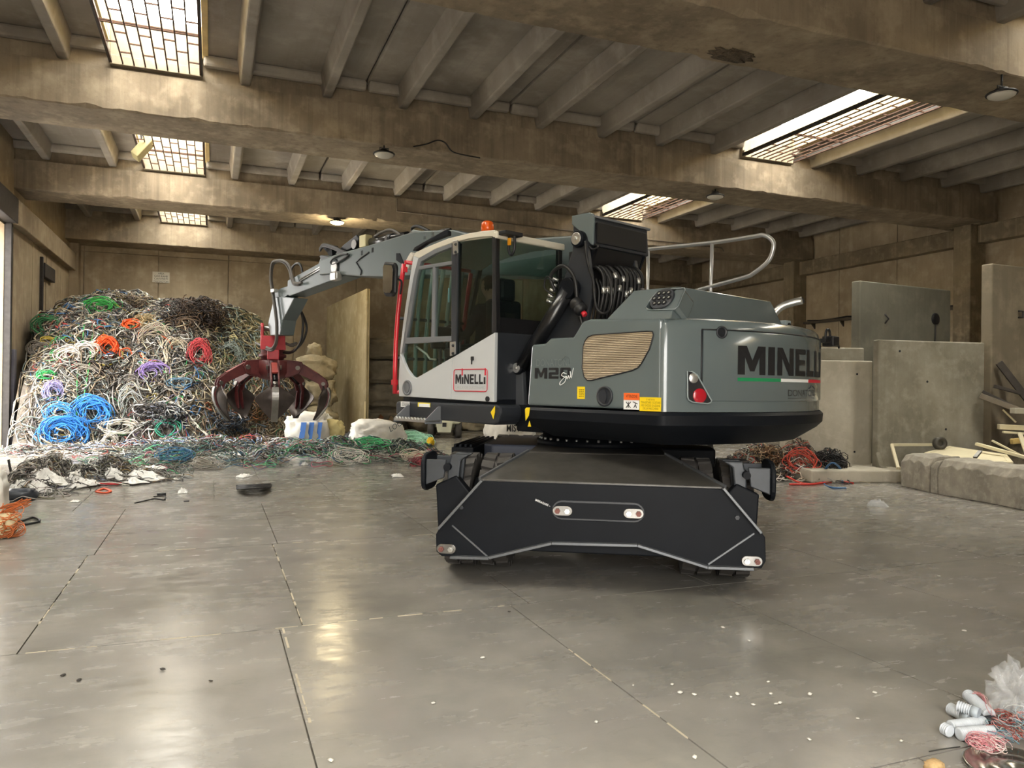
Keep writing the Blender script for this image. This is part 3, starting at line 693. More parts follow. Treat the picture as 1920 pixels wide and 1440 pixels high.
for i, s in enumerate(('\u00c8 VIETATO', 'TRANSITARE E SOSTARE', "NEL RAGGIO D'AZIONE", 'DELLA MACCHINA')):
    A_ = ms(1201,745,1.255); C_ = ms(1239,771,1.255); z1 = A_.z-(A_.z-C_.z)*(.06+.23*i); z0 = z1-(A_.z-C_.z)*.17; w = (.3, 0.02, .04, .12)[i]
    text('lettering', s, lambda u, v, w=w, z0=z0, z1=z1: Vector((A_.x+(C_.x-A_.x)*(w+(1-2*w)*u), 1.2552, z0+(z1-z0)*v)), mat('print_ochre', '#8a7410'), yst)
A_ = ms(1002,712,1.2555); C_ = ms(1070,687,1.2555)
block('lettering', 'M20', lambda u, v: Vector((A_.x+(C_.x-A_.x)*u, 1.2525, 1.672+.098*v)), M_ink, pan)
A_ = ms(1005,685,1.2555); C_ = ms(1066,672,1.2555)
text('lettering', 'DONATONI', lambda u, v: Vector((A_.x+(C_.x-A_.x)*u, 1.2525, 1.785+.062*v)), M_inkgrey, pan, -.008)
mb = MB(); rf = [ms(x, y, 1.254) for x, y in ((1050,679),(1060,667),(1067,672),(1067,682))]
for p, q in zip(rf[:-1], rf[1:]): mb.bar(p, q, .004, .002, up=(0,1,0))
mb.build('emblem_roof', M_inkgrey, pan)
scr = [ms(x, y, 1.256) for x, y in ((1062,701),(1056,699),(1053,704),(1060,708),(1059,716),(1051,722),(1050,717),(1058,708),(1062,706),(1063,711),(1066,704),(1067,710),(1070,703),(1069,696),(1071,709),(1075,690))]
MB().tube(smooth_pts(scr, 4), .0035, 5).build('script_lettering', M_decw, pan)
# tail: hood shell and counterweight
ct = loft([(tail(.0, xf=-1.64), 1.415), (tail(.0, xf=-1.64), 2.06), (tail(-.012, xf=-1.64), 2.11), (tail(-.04, xf=-1.64), 2.14), (tail(-.09, xf=-1.64), 2.155)])
ct = autosmooth(ct.build('counterweight', M_grey, MH), 30)
def arc(lat, z, off=0.0): R = RR+off; return Vector((XC-math.sqrt(max(R*R-lat*lat, 0)), lat, z))
# engine door: a slightly proud curved panel
dz0, dz1 = 1.50, 2.06; mb = MB(); vs = []; n = 30
for i in range(n+1):
    lat = .98-(.98+1.02)*i/n
    for z, off in ((dz0, .001), (dz0+.012, .012), (dz1-.012, .012), (dz1, .001)): vs.append(arc(lat, z, off))
mb.add(vs, [(i*4+j, i*4+j+1, (i+1)*4+j+1, (i+1)*4+j) for i in range(n) for j in range(3)][::1], 0, True); dor = mb.build('engine_door', M_grey, ct)
for la in (.985, -1.03):
    g_ = [arc(la, dz0, .004), arc(la, dz1, .004)]; MB().tube(g_, .007, 6).build('door_gap', M_ink, dor)
MB().tube([arc(.985-2.015*i/24, dz1+.004, .003) for i in range(25)], .006, 6).build('door_gap', M_ink, dor)
def rear_px(x, y, off=.013):
    """pixel -> tail surface"""
    d = ray(x, y); o = EYE-SL_; ox, oy = o.dot(HX)-XC, o.dot(HY); dx, dy = d.dot(HX), d.dot(HY); R = RR+off
    a = dx*dx+dy*dy; b = 2*(ox*dx+oy*dy); c = ox*ox+oy*oy-R*R; t = (-b-math.sqrt(max(b*b-4*a*c, 0)))/(2*a)
    return Vector((XC+ox+dx*t, oy+dy*t, EYE.z+d.z*t))
tl = [rear_px(*p, .013) for p in ((1288,696),(1297,697),(1306,703),(1320,728),(1333,751),(1331,755),(1325,757),(1297,754),(1290,750),(1288,744))]
cen = sum(tl, Vector())/len(tl); nrm = Vector((cen.x-XC, cen.y, 0)).normalized()
tlo = MB().prism(tl, nrm*.012).build('tail_lamp', M_black, ct, bevel=.004)
for x, y, r, mt in ((1300,709,.036,M_chrome), (1311.5,742,.052,mat('lamp_red', '#b01828', .2, coat=.5))):
    q = rear_px(x, y, .02); MB().lathe([(r*1.1,0),(r*1.1,.006),(r,.008),(r*.6,.014),(.002,.016)], q, nrm, 20).build('lamp_lens', mt, tlo)
MB().tube([p+nrm*.012 for p in tl], .006, 6, closed=True).build('lamp_rim', M_pgrey, tlo)
q = rear_px(1353,623,.012); nn = Vector((q.x-XC, q.y, 0)).normalized(); MB().lathe([(.05,0),(.05,.008),(.038,.01),(.036,-.0)], q, nn, 20).build('filler_cap', M_dark, ct)
def rear_fn(l0, l1, z0, z1, off=.0155): return lambda u, v: arc(l0+(l1-l0)*u, z0+(z1-z0)*v, off)
block('lettering', 'MINELLI', rear_fn(.70, -.72, 1.715, 1.945), M_ink, ct)
for la, lb, mt in ((.70,.225,M_decg), (.225,-.25,M_decw), (-.25,-.725,M_decr)):
    vs = []; mb = MB(); n = 8
    for i in range(n+1):
        l = la+(lb-la)*i/n; vs += [arc(l, 1.663, .016), arc(l, 1.69, .016)]
    mb.add(vs, [(2*i, 2*i+1, 2*i+3, 2*i+2) for i in range(n)]); mb.build('flag_stripe', mt, ct)
text('lettering', 'DONATONI', rear_fn(.12, -.44, 1.545, 1.60), M_ink, ct, -.01)
mb = MB(); mb.tube([arc(.12,1.528,.016), arc(-.1,1.528,.016), arc(-.44,1.528,.016)], .002, 4); mb.tube([arc(-.28,1.61,.016), arc(-.36,1.64,.016), arc(-.44,1.61,.016)], .003, 4); mb.build('emblem_roof', M_ink, ct)
# top hood
hd = MB(); F_ = [(-1.06,1.2,2.14),(-1.23,1.0,2.42),(-1.69,1.0,2.415),(-1.75,1.2,2.14)]; Bk = [(-1.06,-.75,2.14),(-1.23,-.55,2.42),(-1.69,-.43,2.415),(-1.75,-.6,2.14)]
MB().box(-1.62, -.95, -1.2, 1.0, 1.9, 2.13).build('engine_deck', M_dark2, MH, bevel=.02)
MB().box(-1.2, .45, -1.22, -.62, 1.4, 2.3).build('right_housing', M_grey, MH, bevel=.03)
# opening in the hood flank with the round multi-jet end cap
nh = (Vector((0,.28,.2))).normalized()
def hood_px(x, y):       # pixel -> sloping left flank of the hood
    n_w = HX*0+HY*nh.y+Vector((0,0,nh.z)); p0 = SL_+HY*1.2+Vector((0,0,2.14)); p = on_plane(x, y, p0, n_w)-SL_
    return Vector((p.dot(HX), p.dot(HY), p.z))
HP = [hood_px(*p) for p in ((1212,577),(1217,567),(1232,548),(1245,543),(1283,541),(1284,546),(1272,575),(1266,581),(1222,582),(1215,581))]
from mathutils.geometry import tessellate_polygon
_nv = nh; HP = [p-nh*(p-Vector(F_[0])).dot(nh) for p in HP]; _o = [Vector(p) for p in F_]; _all = _o+HP; _bk = [p-nh*.16 for p in HP]; _n = len(HP)
hd.add(F_+Bk, [(7,6,5,4),(0,4,5,1),(1,5,6,2),(2,6,7,3),(3,7,4,0)])
_tri = []
for t in tessellate_polygon([_o, HP]):
    a, b, c = (_all[i] for i in t); _tri.append(t if (b-a).cross(c-a).dot(nh) > 0 else t[::-1])
hd.add(_all, _tri); hd.add(HP+_bk, [(i, (i+1) % _n, _n+(i+1) % _n, _n+i) for i in range(_n)]+[tuple(range(_n, 2*_n))])
bmh = hd.build('engine_hood', M_grey, MH)
bm = bmesh.new(); bm.from_mesh(bmh.data); bmesh.ops.remove_doubles(bm, verts=bm.verts, dist=1e-4); bmesh.ops.recalc_face_normals(bm, faces=bm.faces); bm.to_mesh(bmh.data); bm.free()
_b = bmh.modifiers.new('bevel', 'BEVEL'); _b.width = .006; _b.segments = 2; _b.limit_method = 'ANGLE'; _b.angle_limit = R_(35)
hole = MB().prism([p-nh*.15 for p in HP], nh*.004).build('opening_floor', M_dark2, bmh)
MB().tube([p+nh*.004 for p in HP], .008, 6, closed=True).build('opening_lip', M_grey, hole)
q = hood_px(1243,562); q = q-nh*((q-Vector(F_[0])).dot(nh)+.03); MB().cyl(q-nh*.12, q+nh*.01, .06, 16).build('jet_pipe', M_dark2, hole); cp = MB().lathe([(.1,-.0),(.1,.03),(.108,.034),(.108,.045),(.1,.05)], q, nh, 32).build('jet_cap', M_dark, hole)
u_, w_, _a = frame_of(nh); hx = Vector((1,0,0)); hv = nh.cross(hx).normalized(); ring0 = None
for dx, dz in [(i*.047-.047+0, .052) for i in range(3)]+[(i*.047-.0705, 0) for i in range(4)]+[(i*.047-.047, -.052) for i in range(3)]:
    c = q+hx*dx+(-hv if hv.z < 0 else hv)*dz+nh*.05
    b = MB().lathe([(.021,0),(.021,.01),(.013,.01),(.013,.002)], c, nh, 14).build('jet_ring', M_black, cp)
    MB().lathe([(.010,0),(.010,.006),(.002,.009)], c, nh, 10).build('jet_core', M_chrome, cp)
# exhaust pipe, camera, right mirror arm
ex = smooth_pts([(-1.62,-.5,2.2),(-1.66,-.52,2.29),(-1.72,-.56,2.37),(-1.80,-.62,2.41),(-1.88,-.66,2.43)], 4)
MB().tube(ex, [.035]*(len(ex)), 16).tube([ex[-1], ex[-1]+Vector((-.004,0,.001))], .03, 16, m=1).build('exhaust_pipe', [M_chrome, M_black], MH)
q = mr(1470,595,-1.6); cb = MB().box(q.x-.05, q.x+.05, q.y-.05, q.y+.05, 2.15, 2.27).build('rear_camera', M_pgrey, MH, bevel=.01)
MB().cyl((q.x-.05,q.y,2.22), (q.x-.06,q.y,2.22), .025, 12).build('camera_lens', M_ink, cb)
wl_ = ms(1557,640,-1.36); wk = MB().box(wl_.x-.06,wl_.x+.06, -1.43,-1.30, wl_.z-.05, wl_.z+.05).build('side_camera', M_black, MH, bevel=.01)
MB().tube(smooth_pts([(wl_.x,-1.24,wl_.z-.02),(wl_.x,-1.27,wl_.z+.1),(wl_.x,-1.33,wl_.z+.11),(wl_.x,-1.36,wl_.z+.04)],5), .012, 6).build('camera_lead', M_hose, wk)
MB().box(wl_.x-.03,wl_.x+.03,-1.32,-1.2,wl_.z-.02,wl_.z+.02).build('camera_arm', M_black, wk)
MB().tube(smooth_pts([(wl_.x,-1.42,wl_.z+.04),(wl_.x,-1.5,wl_.z+.02),(wl_.x,-1.55,wl_.z-.06)],4), .011, 6).build('camera_stalk', M_hose, wk)
# handrail on the right of the machine
hr = MB(); lat = -.9
hr.tube(smooth_pts([ms(1195,470,lat), ms(1217,467,lat), ms(1335,455,lat), ms(1410,444,lat), ms(1432,441,lat), ms(1448,451,lat), ms(1450,466,lat), ms(1440,490,lat), ms(1412,513,lat), ms(1396,520,lat), ms(1360,530,lat), ms(1305,545,lat)], 5), .022, 10)
hr.tube([ms(1335,456,lat), Vector((ms(1332,540,lat).x, lat, 2.28))], .02, 10); hr.tube([ms(1215,468,lat), Vector((ms(1215,520,lat).x, lat, 2.28))], .02, 10)
hr.build('handrail', M_pipe, MH)
# ---------------------------------------------------------------- tower, lift cylinders, head box
TW = .85
tw_px = [(1073,470),(1074,448),(1080,438),(1090,437),(1098,443),(1100,465),(1104,495),(1110,530),(1109,560),(1102,590),(1096,640),(1040,655),(1010,668),(1006,640),(1035,575),(1052,540),(1062,505)]
for lat in (TW, .16):
    P = [Vector((p.x, lat-(.05 if lat > 0 else 0), p.z)) for p in sp(tw_px, TW)]
    tp = MB().prism(P, (0, .05, 0)).build('tower_plate', M_dark, MH, bevel=.008)
    if lat > 0: tower = tp
MB().box(-.6, .1, .1, .78, 1.3, 1.95).build('tower_core', M_dark2, MH, bevel=.02)
MB().box(-.15, .22, -.28, 1.0, 1.16, 1.42).build('boom_foot', M_dark2, MH, bevel=.02)
for a in ((1084,448), (1072,538)): pin(tower, *a, TW+.03, .058)
# lift cylinder: barrel and foot link on both sides
for lat in (TW+.08, -.38):
    a, b = ms(975,693,TW+.08), ms(1068,541,TW+.08); a.y = b.y = lat; d = (b-a).normalized()
    cy = MB().cyl(a+d*.05, b-d*.02, .072, 20).build('lift_cylinder', M_barrel, MH)
    MB().tube([a+d*.06+Vector((.06,0,-.055)), b-d*.05+Vector((.06,0,-.055))], .014, 8).build('cylinder_pipe', M_hose, cy)
    MB().cyl(a+d*.0, a+d*.08, .05, 16).build('cylinder_eye', M_dark2, cy)
    hp = MB().cyl(b-Vector((0,.05,0)), b+Vector((0,.05,0)), .1, 20).build('cylinder_head', M_dark2, cy, bevel=.01)
    lk = MB(); q = ms(970,777,TW+.08); q.y = lat
    lk.prism([Vector((p.x, lat-.03, p.z)) for p in sp([(966,700),(967,688),(975,683),(983,690),(984,720),(986,760),(984,785),(972,788),(963,780),(965,740)], TW+.08)], (0,.06,0)); lo = lk.build('foot_link', mat('link_grey','#4a4d52',.45), MH, bevel=.012)
    if lat > 0:
        pin(lo, 972,690, lat+.035, .05); pin(lo, 970,777, lat+.035, .05)
        pb = ms(1072,538,lat); 
        for k in range(5): MB().cyl(b+Vector((.1+.02*k,.05,.08-.05*k)), b+Vector((.14+.02*k,.08,.1-.05*k)), .014, 8).build('fitting', M_chrome, cy)
        MB().tube(smooth_pts([b+Vector((.12,.07,-.02)), b+Vector((.16,.09,.12)), b+Vector((.0,.1,.2)), b+Vector((-.14,.09,.08)), b+Vector((-.16,.05,-.2)), b+Vector((-.25,0,-.6))], 6), .018, 8).build('hose', M_hose, cy)
        MB().tube(smooth_pts([b+Vector((.14,.07,-.06)), b+Vector((.24,.09,.02)), b+Vector((.2,.1,.12)), b+Vector((.1,.1,.06))], 6), .008, 6).build('hose', M_hose, cy)
        ac = ms(1075,562,TW+.15); ad = (ms(1095,588,TW+.15)-ac).normalized()
        acc = MB().lathe([(.015,0),(.05,.02),(.062,.05),(.062,.1),(.055,.105),(.062,.11),(.06,.15),(.03,.175)], ac, ad, 20).build('accumulator', M_black, MH)
        MB().lathe([(.026,0),(.026,.035),(.018,.04)], ac+ad*.172, ad, 12).build('accumulator_cap', M_red, acc)
# head box above the tower
HL = .8; hb_l = sp([(1075,405),(1108,398.5),(1114,400),(1117,406),(1115,460),(1111,460),(1093,437),(1075,422)], HL)
hb = MB().prism(hb_l, (0,.025,0)).build('head_box', M_grey, MH, bevel=.01)
xr = ms(1116,406,HL).x; q1, q2, q3 = mr(1217,427,xr), mr(1216,477,xr), mr(1116,461,xr); y0, y1 = HL, q1.y; zt, zb = mr(1116,406,xr).z, q3.z
MB().prism([Vector((xr+d, y0, z)) for d, z in ((.28,zt-.005),(.02,zt),(.0,zb),(.15,zb),(.28,zt-.1))], (0, y1-y0, 0)).build('box_shell', M_dark, hb, bevel=.012)
MB().box(xr-.012,xr+.01, y1+.05, y0-.02, zb+.03, zt-.05).build('box_cover', M_black, hb, bevel=.004)
MB().box(xr-.01,xr+.02, y1-.01, y0+.02, zt-.012, zt+.01).build('box_rim', M_frame, hb, bevel=.003)
for yy in (y0-.02, y1+.02): MB().prism([(xr+.18,yy,zb),(xr+.02,yy,zb),(xr+.14,yy,zb-.26),(xr+.3,yy,zb-.2)], (0,-.02 if yy > .3 else .02,0)).build('box_gusset', M_dark2, hb, bevel=.005)
MB().prism([(xr+.03,y0-.08,zb),(xr+.4,y0-.08,zb),(xr+.42,y0-.08,zb-.5),(xr+.22,y0-.08,zb-.5)], (0,y1-y0+.14,0)).build('hose_chute', M_black, hb)
MB().tube(smooth_pts([ms(x, y, HL+.04) for x, y in ((1105,462),(1112,468),(1122,462),(1116,458))], 5), .01, 6).build('lead', M_hose, hb)
MB().tube(smooth_pts([ms(x, y, TW+.06) for x, y in ((1098,452),(1099,475),(1104,500),(1112,525),(1115,560),(1120,580),(1133,588),(1145,575),(1146,540),(1140,515))], 6), .013, 7).build('lead', M_hose, hb)
# hose bundle behind the tower
rh = random.Random(3)
for i in range(11):
    px = 1112+7.2*i; j = rh.uniform(-3, 3); fx = xr-.02+.01*(i % 3)
    pts = smooth_pts([mr(px-4, 505, fx+.12), mr(px+8, 503+j, fx), mr(px+20, 520+j, fx-.08), mr(px+19, 555+j, fx-.1), mr(px+12, 590, fx-.05), mr(px+6, 625, fx+.02)], 5)
    ho = MB().tube(pts, .017, 8).build('hose', M_hose, MH)
    k = 9+rh.randrange(6); d = (pts[k+1]-pts[k]).normalized(); MB().cyl(pts[k], pts[k]+d*.06, .021, 8).build('ferrule', M_chrome, ho)
    pts = smooth_pts([mr(px-2, 525+j, fx+.02), mr(px+4, 545, fx-.04), mr(px+2, 580, fx-.02), mr(px-4, 620, fx+.05)], 5)
    MB().tube(pts, .013, 7).build('hose', M_hose, MH)
MB().tube(smooth_pts([mr(x, y, xr+.1) for x, y in ((1190,470),(1195,500),(1192,530),(1180,545),(1200,548))], 5), .013, 7).build('hose', M_hose, MH)
# ---------------------------------------------------------------- boom
bt = [(-.12,3.1),(0.2,3.2),(1.0,3.27),(1.7,3.38),(2.3,3.56),(3.13,3.66),(4.2,3.62),(5.2,3.60),(5.75,3.56)]; bb = [(5.75,3.33),(5.45,3.32),(4.6,3.20),(3.9,3.12),(3.0,3.06),(2.0,2.95),(1.0,2.85),(.3,2.75),(-.12,2.72)]
boom = MB().prism([(x, .2, z) for x, z in bt+bb], (0,-.4,0)).build('boom', M_boom, MH, bevel=.02)
for pxs in ([(676,516),(678,508),(668,492),(675,485),(692,473)],):
    MB().tube([ms(x, y, .205) for x, y in pxs], .012, 6).build('weld_bead', M_dark, boom)
MB().prism([Vector((p.x,.2,p.z)) for p in sp([(744,475),(750,475),(758,495),(764,502),(744,488)], .2)], (0,.01,0)).build('boom_gusset', M_dark2, boom)
# drag cylinder and lugs along the boom top
lugA = MB().prism(sp([(628,476),(636,478),(664,462),(673,448),(668,440),(645,458)], .12), (0,-.24,0)).build('boom_lug', M_dark, MH, bevel=.01)
q = ms(664,458,.13); disc_y(MB(), q.x, q.z, .07, .125, .14).build('lug_pin', M_steel, lugA)
lugB = MB().prism(sp([(764,446),(768,436),(774,430),(785,432),(800,440),(800,446)], .12), (0,-.24,0)).build('boom_lug', M_pgrey, MH, bevel=.01)
q = ms(771,441,.13); disc_y(MB(), q.x, q.z, .05, .125, .14).build('lug_pin', M_steel, lugB)
a, b = ms(682,458,0), ms(765,444,0); dc = MB().cyl(a, b, .075, 18).build('stick_cylinder', M_barrel, MH)
d = (b-a).normalized(); MB().cyl(a+d*.7, a+d*.82, .085, 18).build('cylinder_collar', M_dark, dc); MB().cyl(a-d*.35, a, .04, 14).build('cylinder_rod', M_chrome, dc)
q = ms(685,453,.06); MB().box(q.x-.1, q.x+.08, .0, .12, q.z-.09, q.z+.09).build('valve_block', mat('valve_brass','#c9c29a',.4,.5), dc, bevel=.012)
hs = MB(); hs.tube(smooth_pts([ms(x, y, .05) for x, y in ((702,444),(715,436),(728,431),(740,433),(752,442),(757,448))], 6), .02, 8); hs.build('hose', M_hoseg, MH)
MB().tube(smooth_pts([ms(x, y, .0) for x, y in ((773,436),(773,428),(780,424),(790,426),(806,434)) ], 6), .022, 8).build('hose', M_hose, MH)
for k in range(3):
    MB().tube(smooth_pts([ms(x, y+k*2.2, .16) for x, y in ((600,466),(607,458),(625,462),(650,473),(680,474),(720,463),(760,452),(800,440),(830,432),(845,430))], 5), .018, 7).build('hose', M_hose, MH)
MB().tube(smooth_pts([ms(x, y, .22) for x, y in ((652,476),(640,477),(626,484),(620,492),(625,496),(640,488),(655,478))], 6), .014, 7).build('hose', M_hose, MH)
for px in (682, 702, 800, 815): 
    q = ms(px, 474-(px-682)*.26, .17); MB().box(q.x-.03,q.x+.03,.14,.2,q.z-.04,q.z+.03).build('hose_clamp', M_chrome if px > 780 else M_dark2, boom)
MB().prism(sp([(602,462),(612,458),(622,468),(624,485),(618,486),(614,474)], .1), (0,-.2,0)).build('hose_guide', M_dark2, MH, bevel=.006)
# ---------------------------------------------------------------- stick and its tip
stk = MB().prism(sp([(640,499),(648,508),(645,517),(543,555),(538,553),(539,526),(597,494),(602,478),(620,480),(626,490)], .15), (0,-.3,0)).build('stick', M_boom, MH, bevel=.012)
MB().prism(sp([(540,536),(540,553),(527,561),(514,560),(512,551),(526,540)], .11), (0,-.22,0)).build('stick_tongue', M_boom, stk, bevel=.01)
MB().prism(sp([(598,480),(602,478),(618,481),(622,492),(605,494)], .16), (0,-.32,0)).build('stick_head', M_dark, stk, bevel=.01)
for dz in (0, 4): MB().tube([ms(562,524+dz,.16), ms(600,501+dz,.16), ms(615,497+dz,.16)], .012, 6).build('pipe', M_chrome, stk)
fin = MB().prism(sp([(526,556),(552,558),(542,578),(530,600),(525,628),(507,629),(502,608),(509,577),(514,557)], .13), (0,-.26,0)).build('stick_nose', mat('nose_grey','#5f6a6c',.4,coat=.3), stk, bevel=.012)
kp = ms(632,502,.17); kb = MB().lathe([(.13,0),(.13,.05),(.1,.06)], (kp.x,.15,kp.z), (0,1,0), 24).build('knee_pin', M_dark, MH)
disc_y(MB(), kp.x, kp.z, .085, .2, .23).build('pin_cap', M_steel, kb)
kw = ms(632,518,.2); wkl = MB().box(kw.x-.1, kw.x+.1, .16, .28, kw.z-.07, kw.z+.07).build('work_lamp', M_chrome, MH, bevel=.03)
# hose loops at the tip
for lat, pts in ((.17, ((562,533),(551,533),(546,520),(541,503),(533,493),(522,490),(512,497),(509,520),(512,545),(517,580),(520,610),(519,640),(512,656),(500,655),(490,648),(480,643))),
                 (.21, ((566,530),(553,530),(548,518),(543,500),(534,490),(521,488),(510,494),(507,520),(510,545),(515,580),(518,610),(517,640),(510,653),(500,651))),
                 (-.16, ((568,520),(566,505),(562,495),(556,494),(548,502),(545,520),(548,545))),
                 (-.19, ((553,556),(560,575),(570,595),(575,615),(570,635),(560,650),(545,660),(530,658),(515,652))),
                 (-.14, ((556,556),(562,575),(568,600),(567,625),(564,640),(555,655),(543,662),(530,661)))):
    MB().tube(smooth_pts([ms(x, y, lat) for x, y in pts], 6), .021, 8).build('hose', M_hoseg if lat > 0 else M_hose, MH)
q = ms(515,545,.19); MB().box(q.x-.06,q.x+.06,.15,.24,q.z-.03,q.z+.03).build('hose_clamp', M_chrome, stk, bevel=.01)
# ---------------------------------------------------------------- cab
cab = empty('cab', (0, 0, 0), 0, MH); LT = 1.25
def cpan(name, pts, mt, th=.04, lat=LT, bevel=.006, parent=cab): return MB().prism(sp(pts, lat), (0, -th, 0)).build(name, mt, parent, bevel=bevel)
cpan('door_panel', [(748,743),(747,715),(751,662),(756,678),(763,693),(772,705),(780,709),(848,670),(845,749)], M_white)
cpan('rear_side_panel', [(848.6,670),(928,623),(926,754),(845.8,749)], M_white)
cpan('a_pillar', [(747,715),(750,655),(757,595),(766,535),(775,480),(784,484),(776,520),(767,575),(759,630),(754,662),(751,663)], M_white)
cpan('roof_rail', [(775,480),(779,473),(805,461),(840,447),(880,437),(905,433),(927,431),(927,443),(905,444),(880,447),(848,455),(815,467),(786,484)], mat('roof_cream','#cfcabb',.4,coat=.3))
cpan('door_frame_top', [(784,484),(815,467),(848,455),(848,463),(817,475),(789,491)], M_frame, .05)
cpan('door_frame_front', [(784,484),(789,491),(781,520),(773,570),(765,620),(760,640),(755,662),(752,662),(757,630),(765,575),(774,520)], M_frame, .05)
cpan('door_bar', [(784,499),(848,489),(848,496),(783,506)], M_frame, .05)
cpan('door_sill', [(758,633),(846,630),(846,640),(756,645)], M_frame, .05)
cpan('window_post', [(811,500),(816,499),(814,632),(808,633)], M_frame, .05)
cpan('b_pillar', [(846,456),(858,452),(854,664),(846,668)], M_dark, .06)
cpan('rear_post', [(922,444),(928,443),(930,622),(924,626)], M_black, .06)
for pts, mt in (([(787,492),(848,464),(848,489),(784,500)], M_glass), ([(783,505),(811,501),(808,634),(760,635),(768,580)], M_glass), ([(815,500),(846,496),(846,631),(813,633)], M_glass),
            ([(755,645),(846,640),(846,668),(781,705),(773,702),(764,690),(757,674)], M_glass), ([(857,453),(923,445),(925,624),(853,664)], M_glassd)):
    MB().prism([p-Vector((0,.02,0)) for p in sp(pts, LT)], (0,-.006,0)).build('window_pane', mt, cab)
# far side, rear, roof and front of the cab
RT = .32; XR0, XF = .27, 1.88
MB().box(XR0, XF-.05, RT, RT+.04, 1.45, 2.1).build('right_panel', M_dark, cab, bevel=.01)
MB().box(XR0+.06, XF-.25, RT+.01, RT+.016, 2.1, 3.0).build('window_pane', M_glass, cab)
MB().box(XR0, XR0+.05, RT, LT-.04, 1.45, 2.125).build('rear_panel', M_dark, cab, bevel=.01)
MB().box(XR0+.01, XR0+.016, RT+.04, LT-.06, 2.125, 3.03).build('window_pane', M_glass, cab)
for yy in (RT, LT-.055): MB().box(XR0, XR0+.05, yy, yy+.05, 2.12, 3.04).build('rear_pillar', M_black, cab, bevel=.005)
MB().box(XR0+.0, XR0+.03, RT+.04, LT-.06, 2.125, 2.27).build('glass_mask', M_black, cab)
MB().box(XR0-.02, XR0+.05, RT-.02, LT, 3.03, 3.10).build('rear_roof_rail', mat('roof_cream','#cfcabb'), cab, bevel=.015)
rf_t = [(XR0,3.10),(.7,3.12),(1.1,3.1),(1.4,3.06),(1.6,3.0)]
MB().prism([(x, LT-.03, z) for x, z in rf_t]+[(x, LT-.03, z-.05) for x, z in rf_t[::-1]], (0, RT-LT+.03, 0)).build('roof', MATS['roof_cream'], cab, bevel=.015)
MB().prism([(1.6,LT-.04,2.98),(1.74,LT-.04,2.55),(1.86,LT-.04,2.0),(1.88,LT-.04,1.48),(1.872,LT-.04,1.48),(1.852,LT-.04,2.0),(1.732,LT-.04,2.55),(1.592,LT-.04,2.98)], (0, RT-LT+.08, 0)).build('windscreen_pane', M_glass, cab)
MB().prism([(1.58,RT+.04,3.0),(1.72,RT+.04,2.55),(1.84,RT+.04,2.0),(1.86,RT+.04,1.48),(1.9,RT+.04,1.48),(1.88,RT+.04,2.0),(1.76,RT+.04,2.55),(1.62,RT+.04,3.0)], (0,-.06,0)).build('front_pillar', M_dark, cab, bevel=.005)
MB().box(XR0, XF, RT, LT-.05, 1.42, 1.47).build('cab_floor', M_dark2, cab)
# red guard frame with upright bars in front of the windscreen
gx = lambda z: 1.955-.105*max(0, z-2.0)**1.0-.12*max(0, z-2.45)**1.3
gz = [1.5, 1.8, 2.1, 2.4, 2.7, 2.95]
for yy in (LT+.015, RT-.02): MB().tube([ (gx(z)+.0, yy, z) for z in gz], .026, 8).build('guard_post', M_red, cab)
for z in (1.52, 2.97): MB().tube([(gx(z), LT, z), (gx(z), RT, z)], .022, 8).build('guard_rail', M_red, cab)
for i in range(6):
    yy = LT-.12-i*.14; MB().tube([(gx(z), yy, z) for z in gz], .026, 6).build('guard_bar', mat('guard_bar_grey','#7d8a88',.45), cab)
for z in (1.9, 2.35): MB().tube([(gx(z), LT, z), (gx(z), RT, z)], .018, 8).build('guard_rail', M_dark, cab)
for py in (506, 717):
    q = ms(742 if py > 600 else 760, py, LT); MB().box(q.x-.03, q.x+.05, LT-.01, LT+.03, q.z-.03, q.z+.03).build('guard_tab', M_red, cab, bevel=.004)
MB().prism(sp([(773,470),(777,463),(835,430),(840,433),(840,441),(800,456),(780,470)], LT-.1), (0,-.05,0)).build('roof_guard_bar', M_dark2, cab, bevel=.01)
MB().prism(sp([(773,470),(777,463),(835,430),(840,433),(840,441),(800,456),(780,470)], RT+.1), (0,-.05,0)).build('roof_guard_bar', M_dark2, cab, bevel=.01)
MB().prism(sp([(757,495),(766,478),(770,472),(774,480),(764,506)], LT-.3), (0,-.1,0)).build('front_lamp_shell', mat('shell_cream','#cfcac0',.5), cab, bevel=.01)
# hinges, handle, vent, latch
for a in ([(850,452),(859,450),(860,474),(851,478)], [(845,642),(855,640),(855,664),(845,668)]):
    hg = MB().prism(sp(a, LT+.001), (0,.012,0)).build('hinge', M_chrome, cab, bevel=.004)
    cy_ = sum((ms(x, y, LT+.013) for x, y in a), Vector())/4; 
    for dz in (-.05, .03): MB().ball(cy_+Vector((0,.004,dz)), .016, 8).build('hinge_bolt', M_ink, hg)
q = ms(886,672,LT); hl = MB().box(q.x-.025, q.x+.02, LT, LT+.012, q.z-.02, q.z+.02).build('door_handle', M_ink, cab, bevel=.006); MB().box(q.x+.0, q.x+.016, LT, LT+.01, q.z-.06, q.z-.01).build('handle_grip', M_ink, hl, bevel=.004)
q = ms(764,727,LT); vt = MB().lathe([(.085,0),(.085,.012),(.066,.014),(.064,.002)], (q.x,LT,q.z), (0,1,0), 28).build('vent', M_frame, cab)
MB().prism([Vector((q.x+.008+.05*math.cos(R_(a)), LT+.003, q.z+.055*math.sin(R_(a)))) for a in range(80, 281, 20)]+[Vector((q.x+.0, LT+.003, q.z-.04))], (0,.006,0)).build('vent_flap', M_frame, vt)
q = ms(915,748,LT); disc_y(MB(), q.x, q.z, .025, LT, LT+.015).build('lock', M_ink, cab)
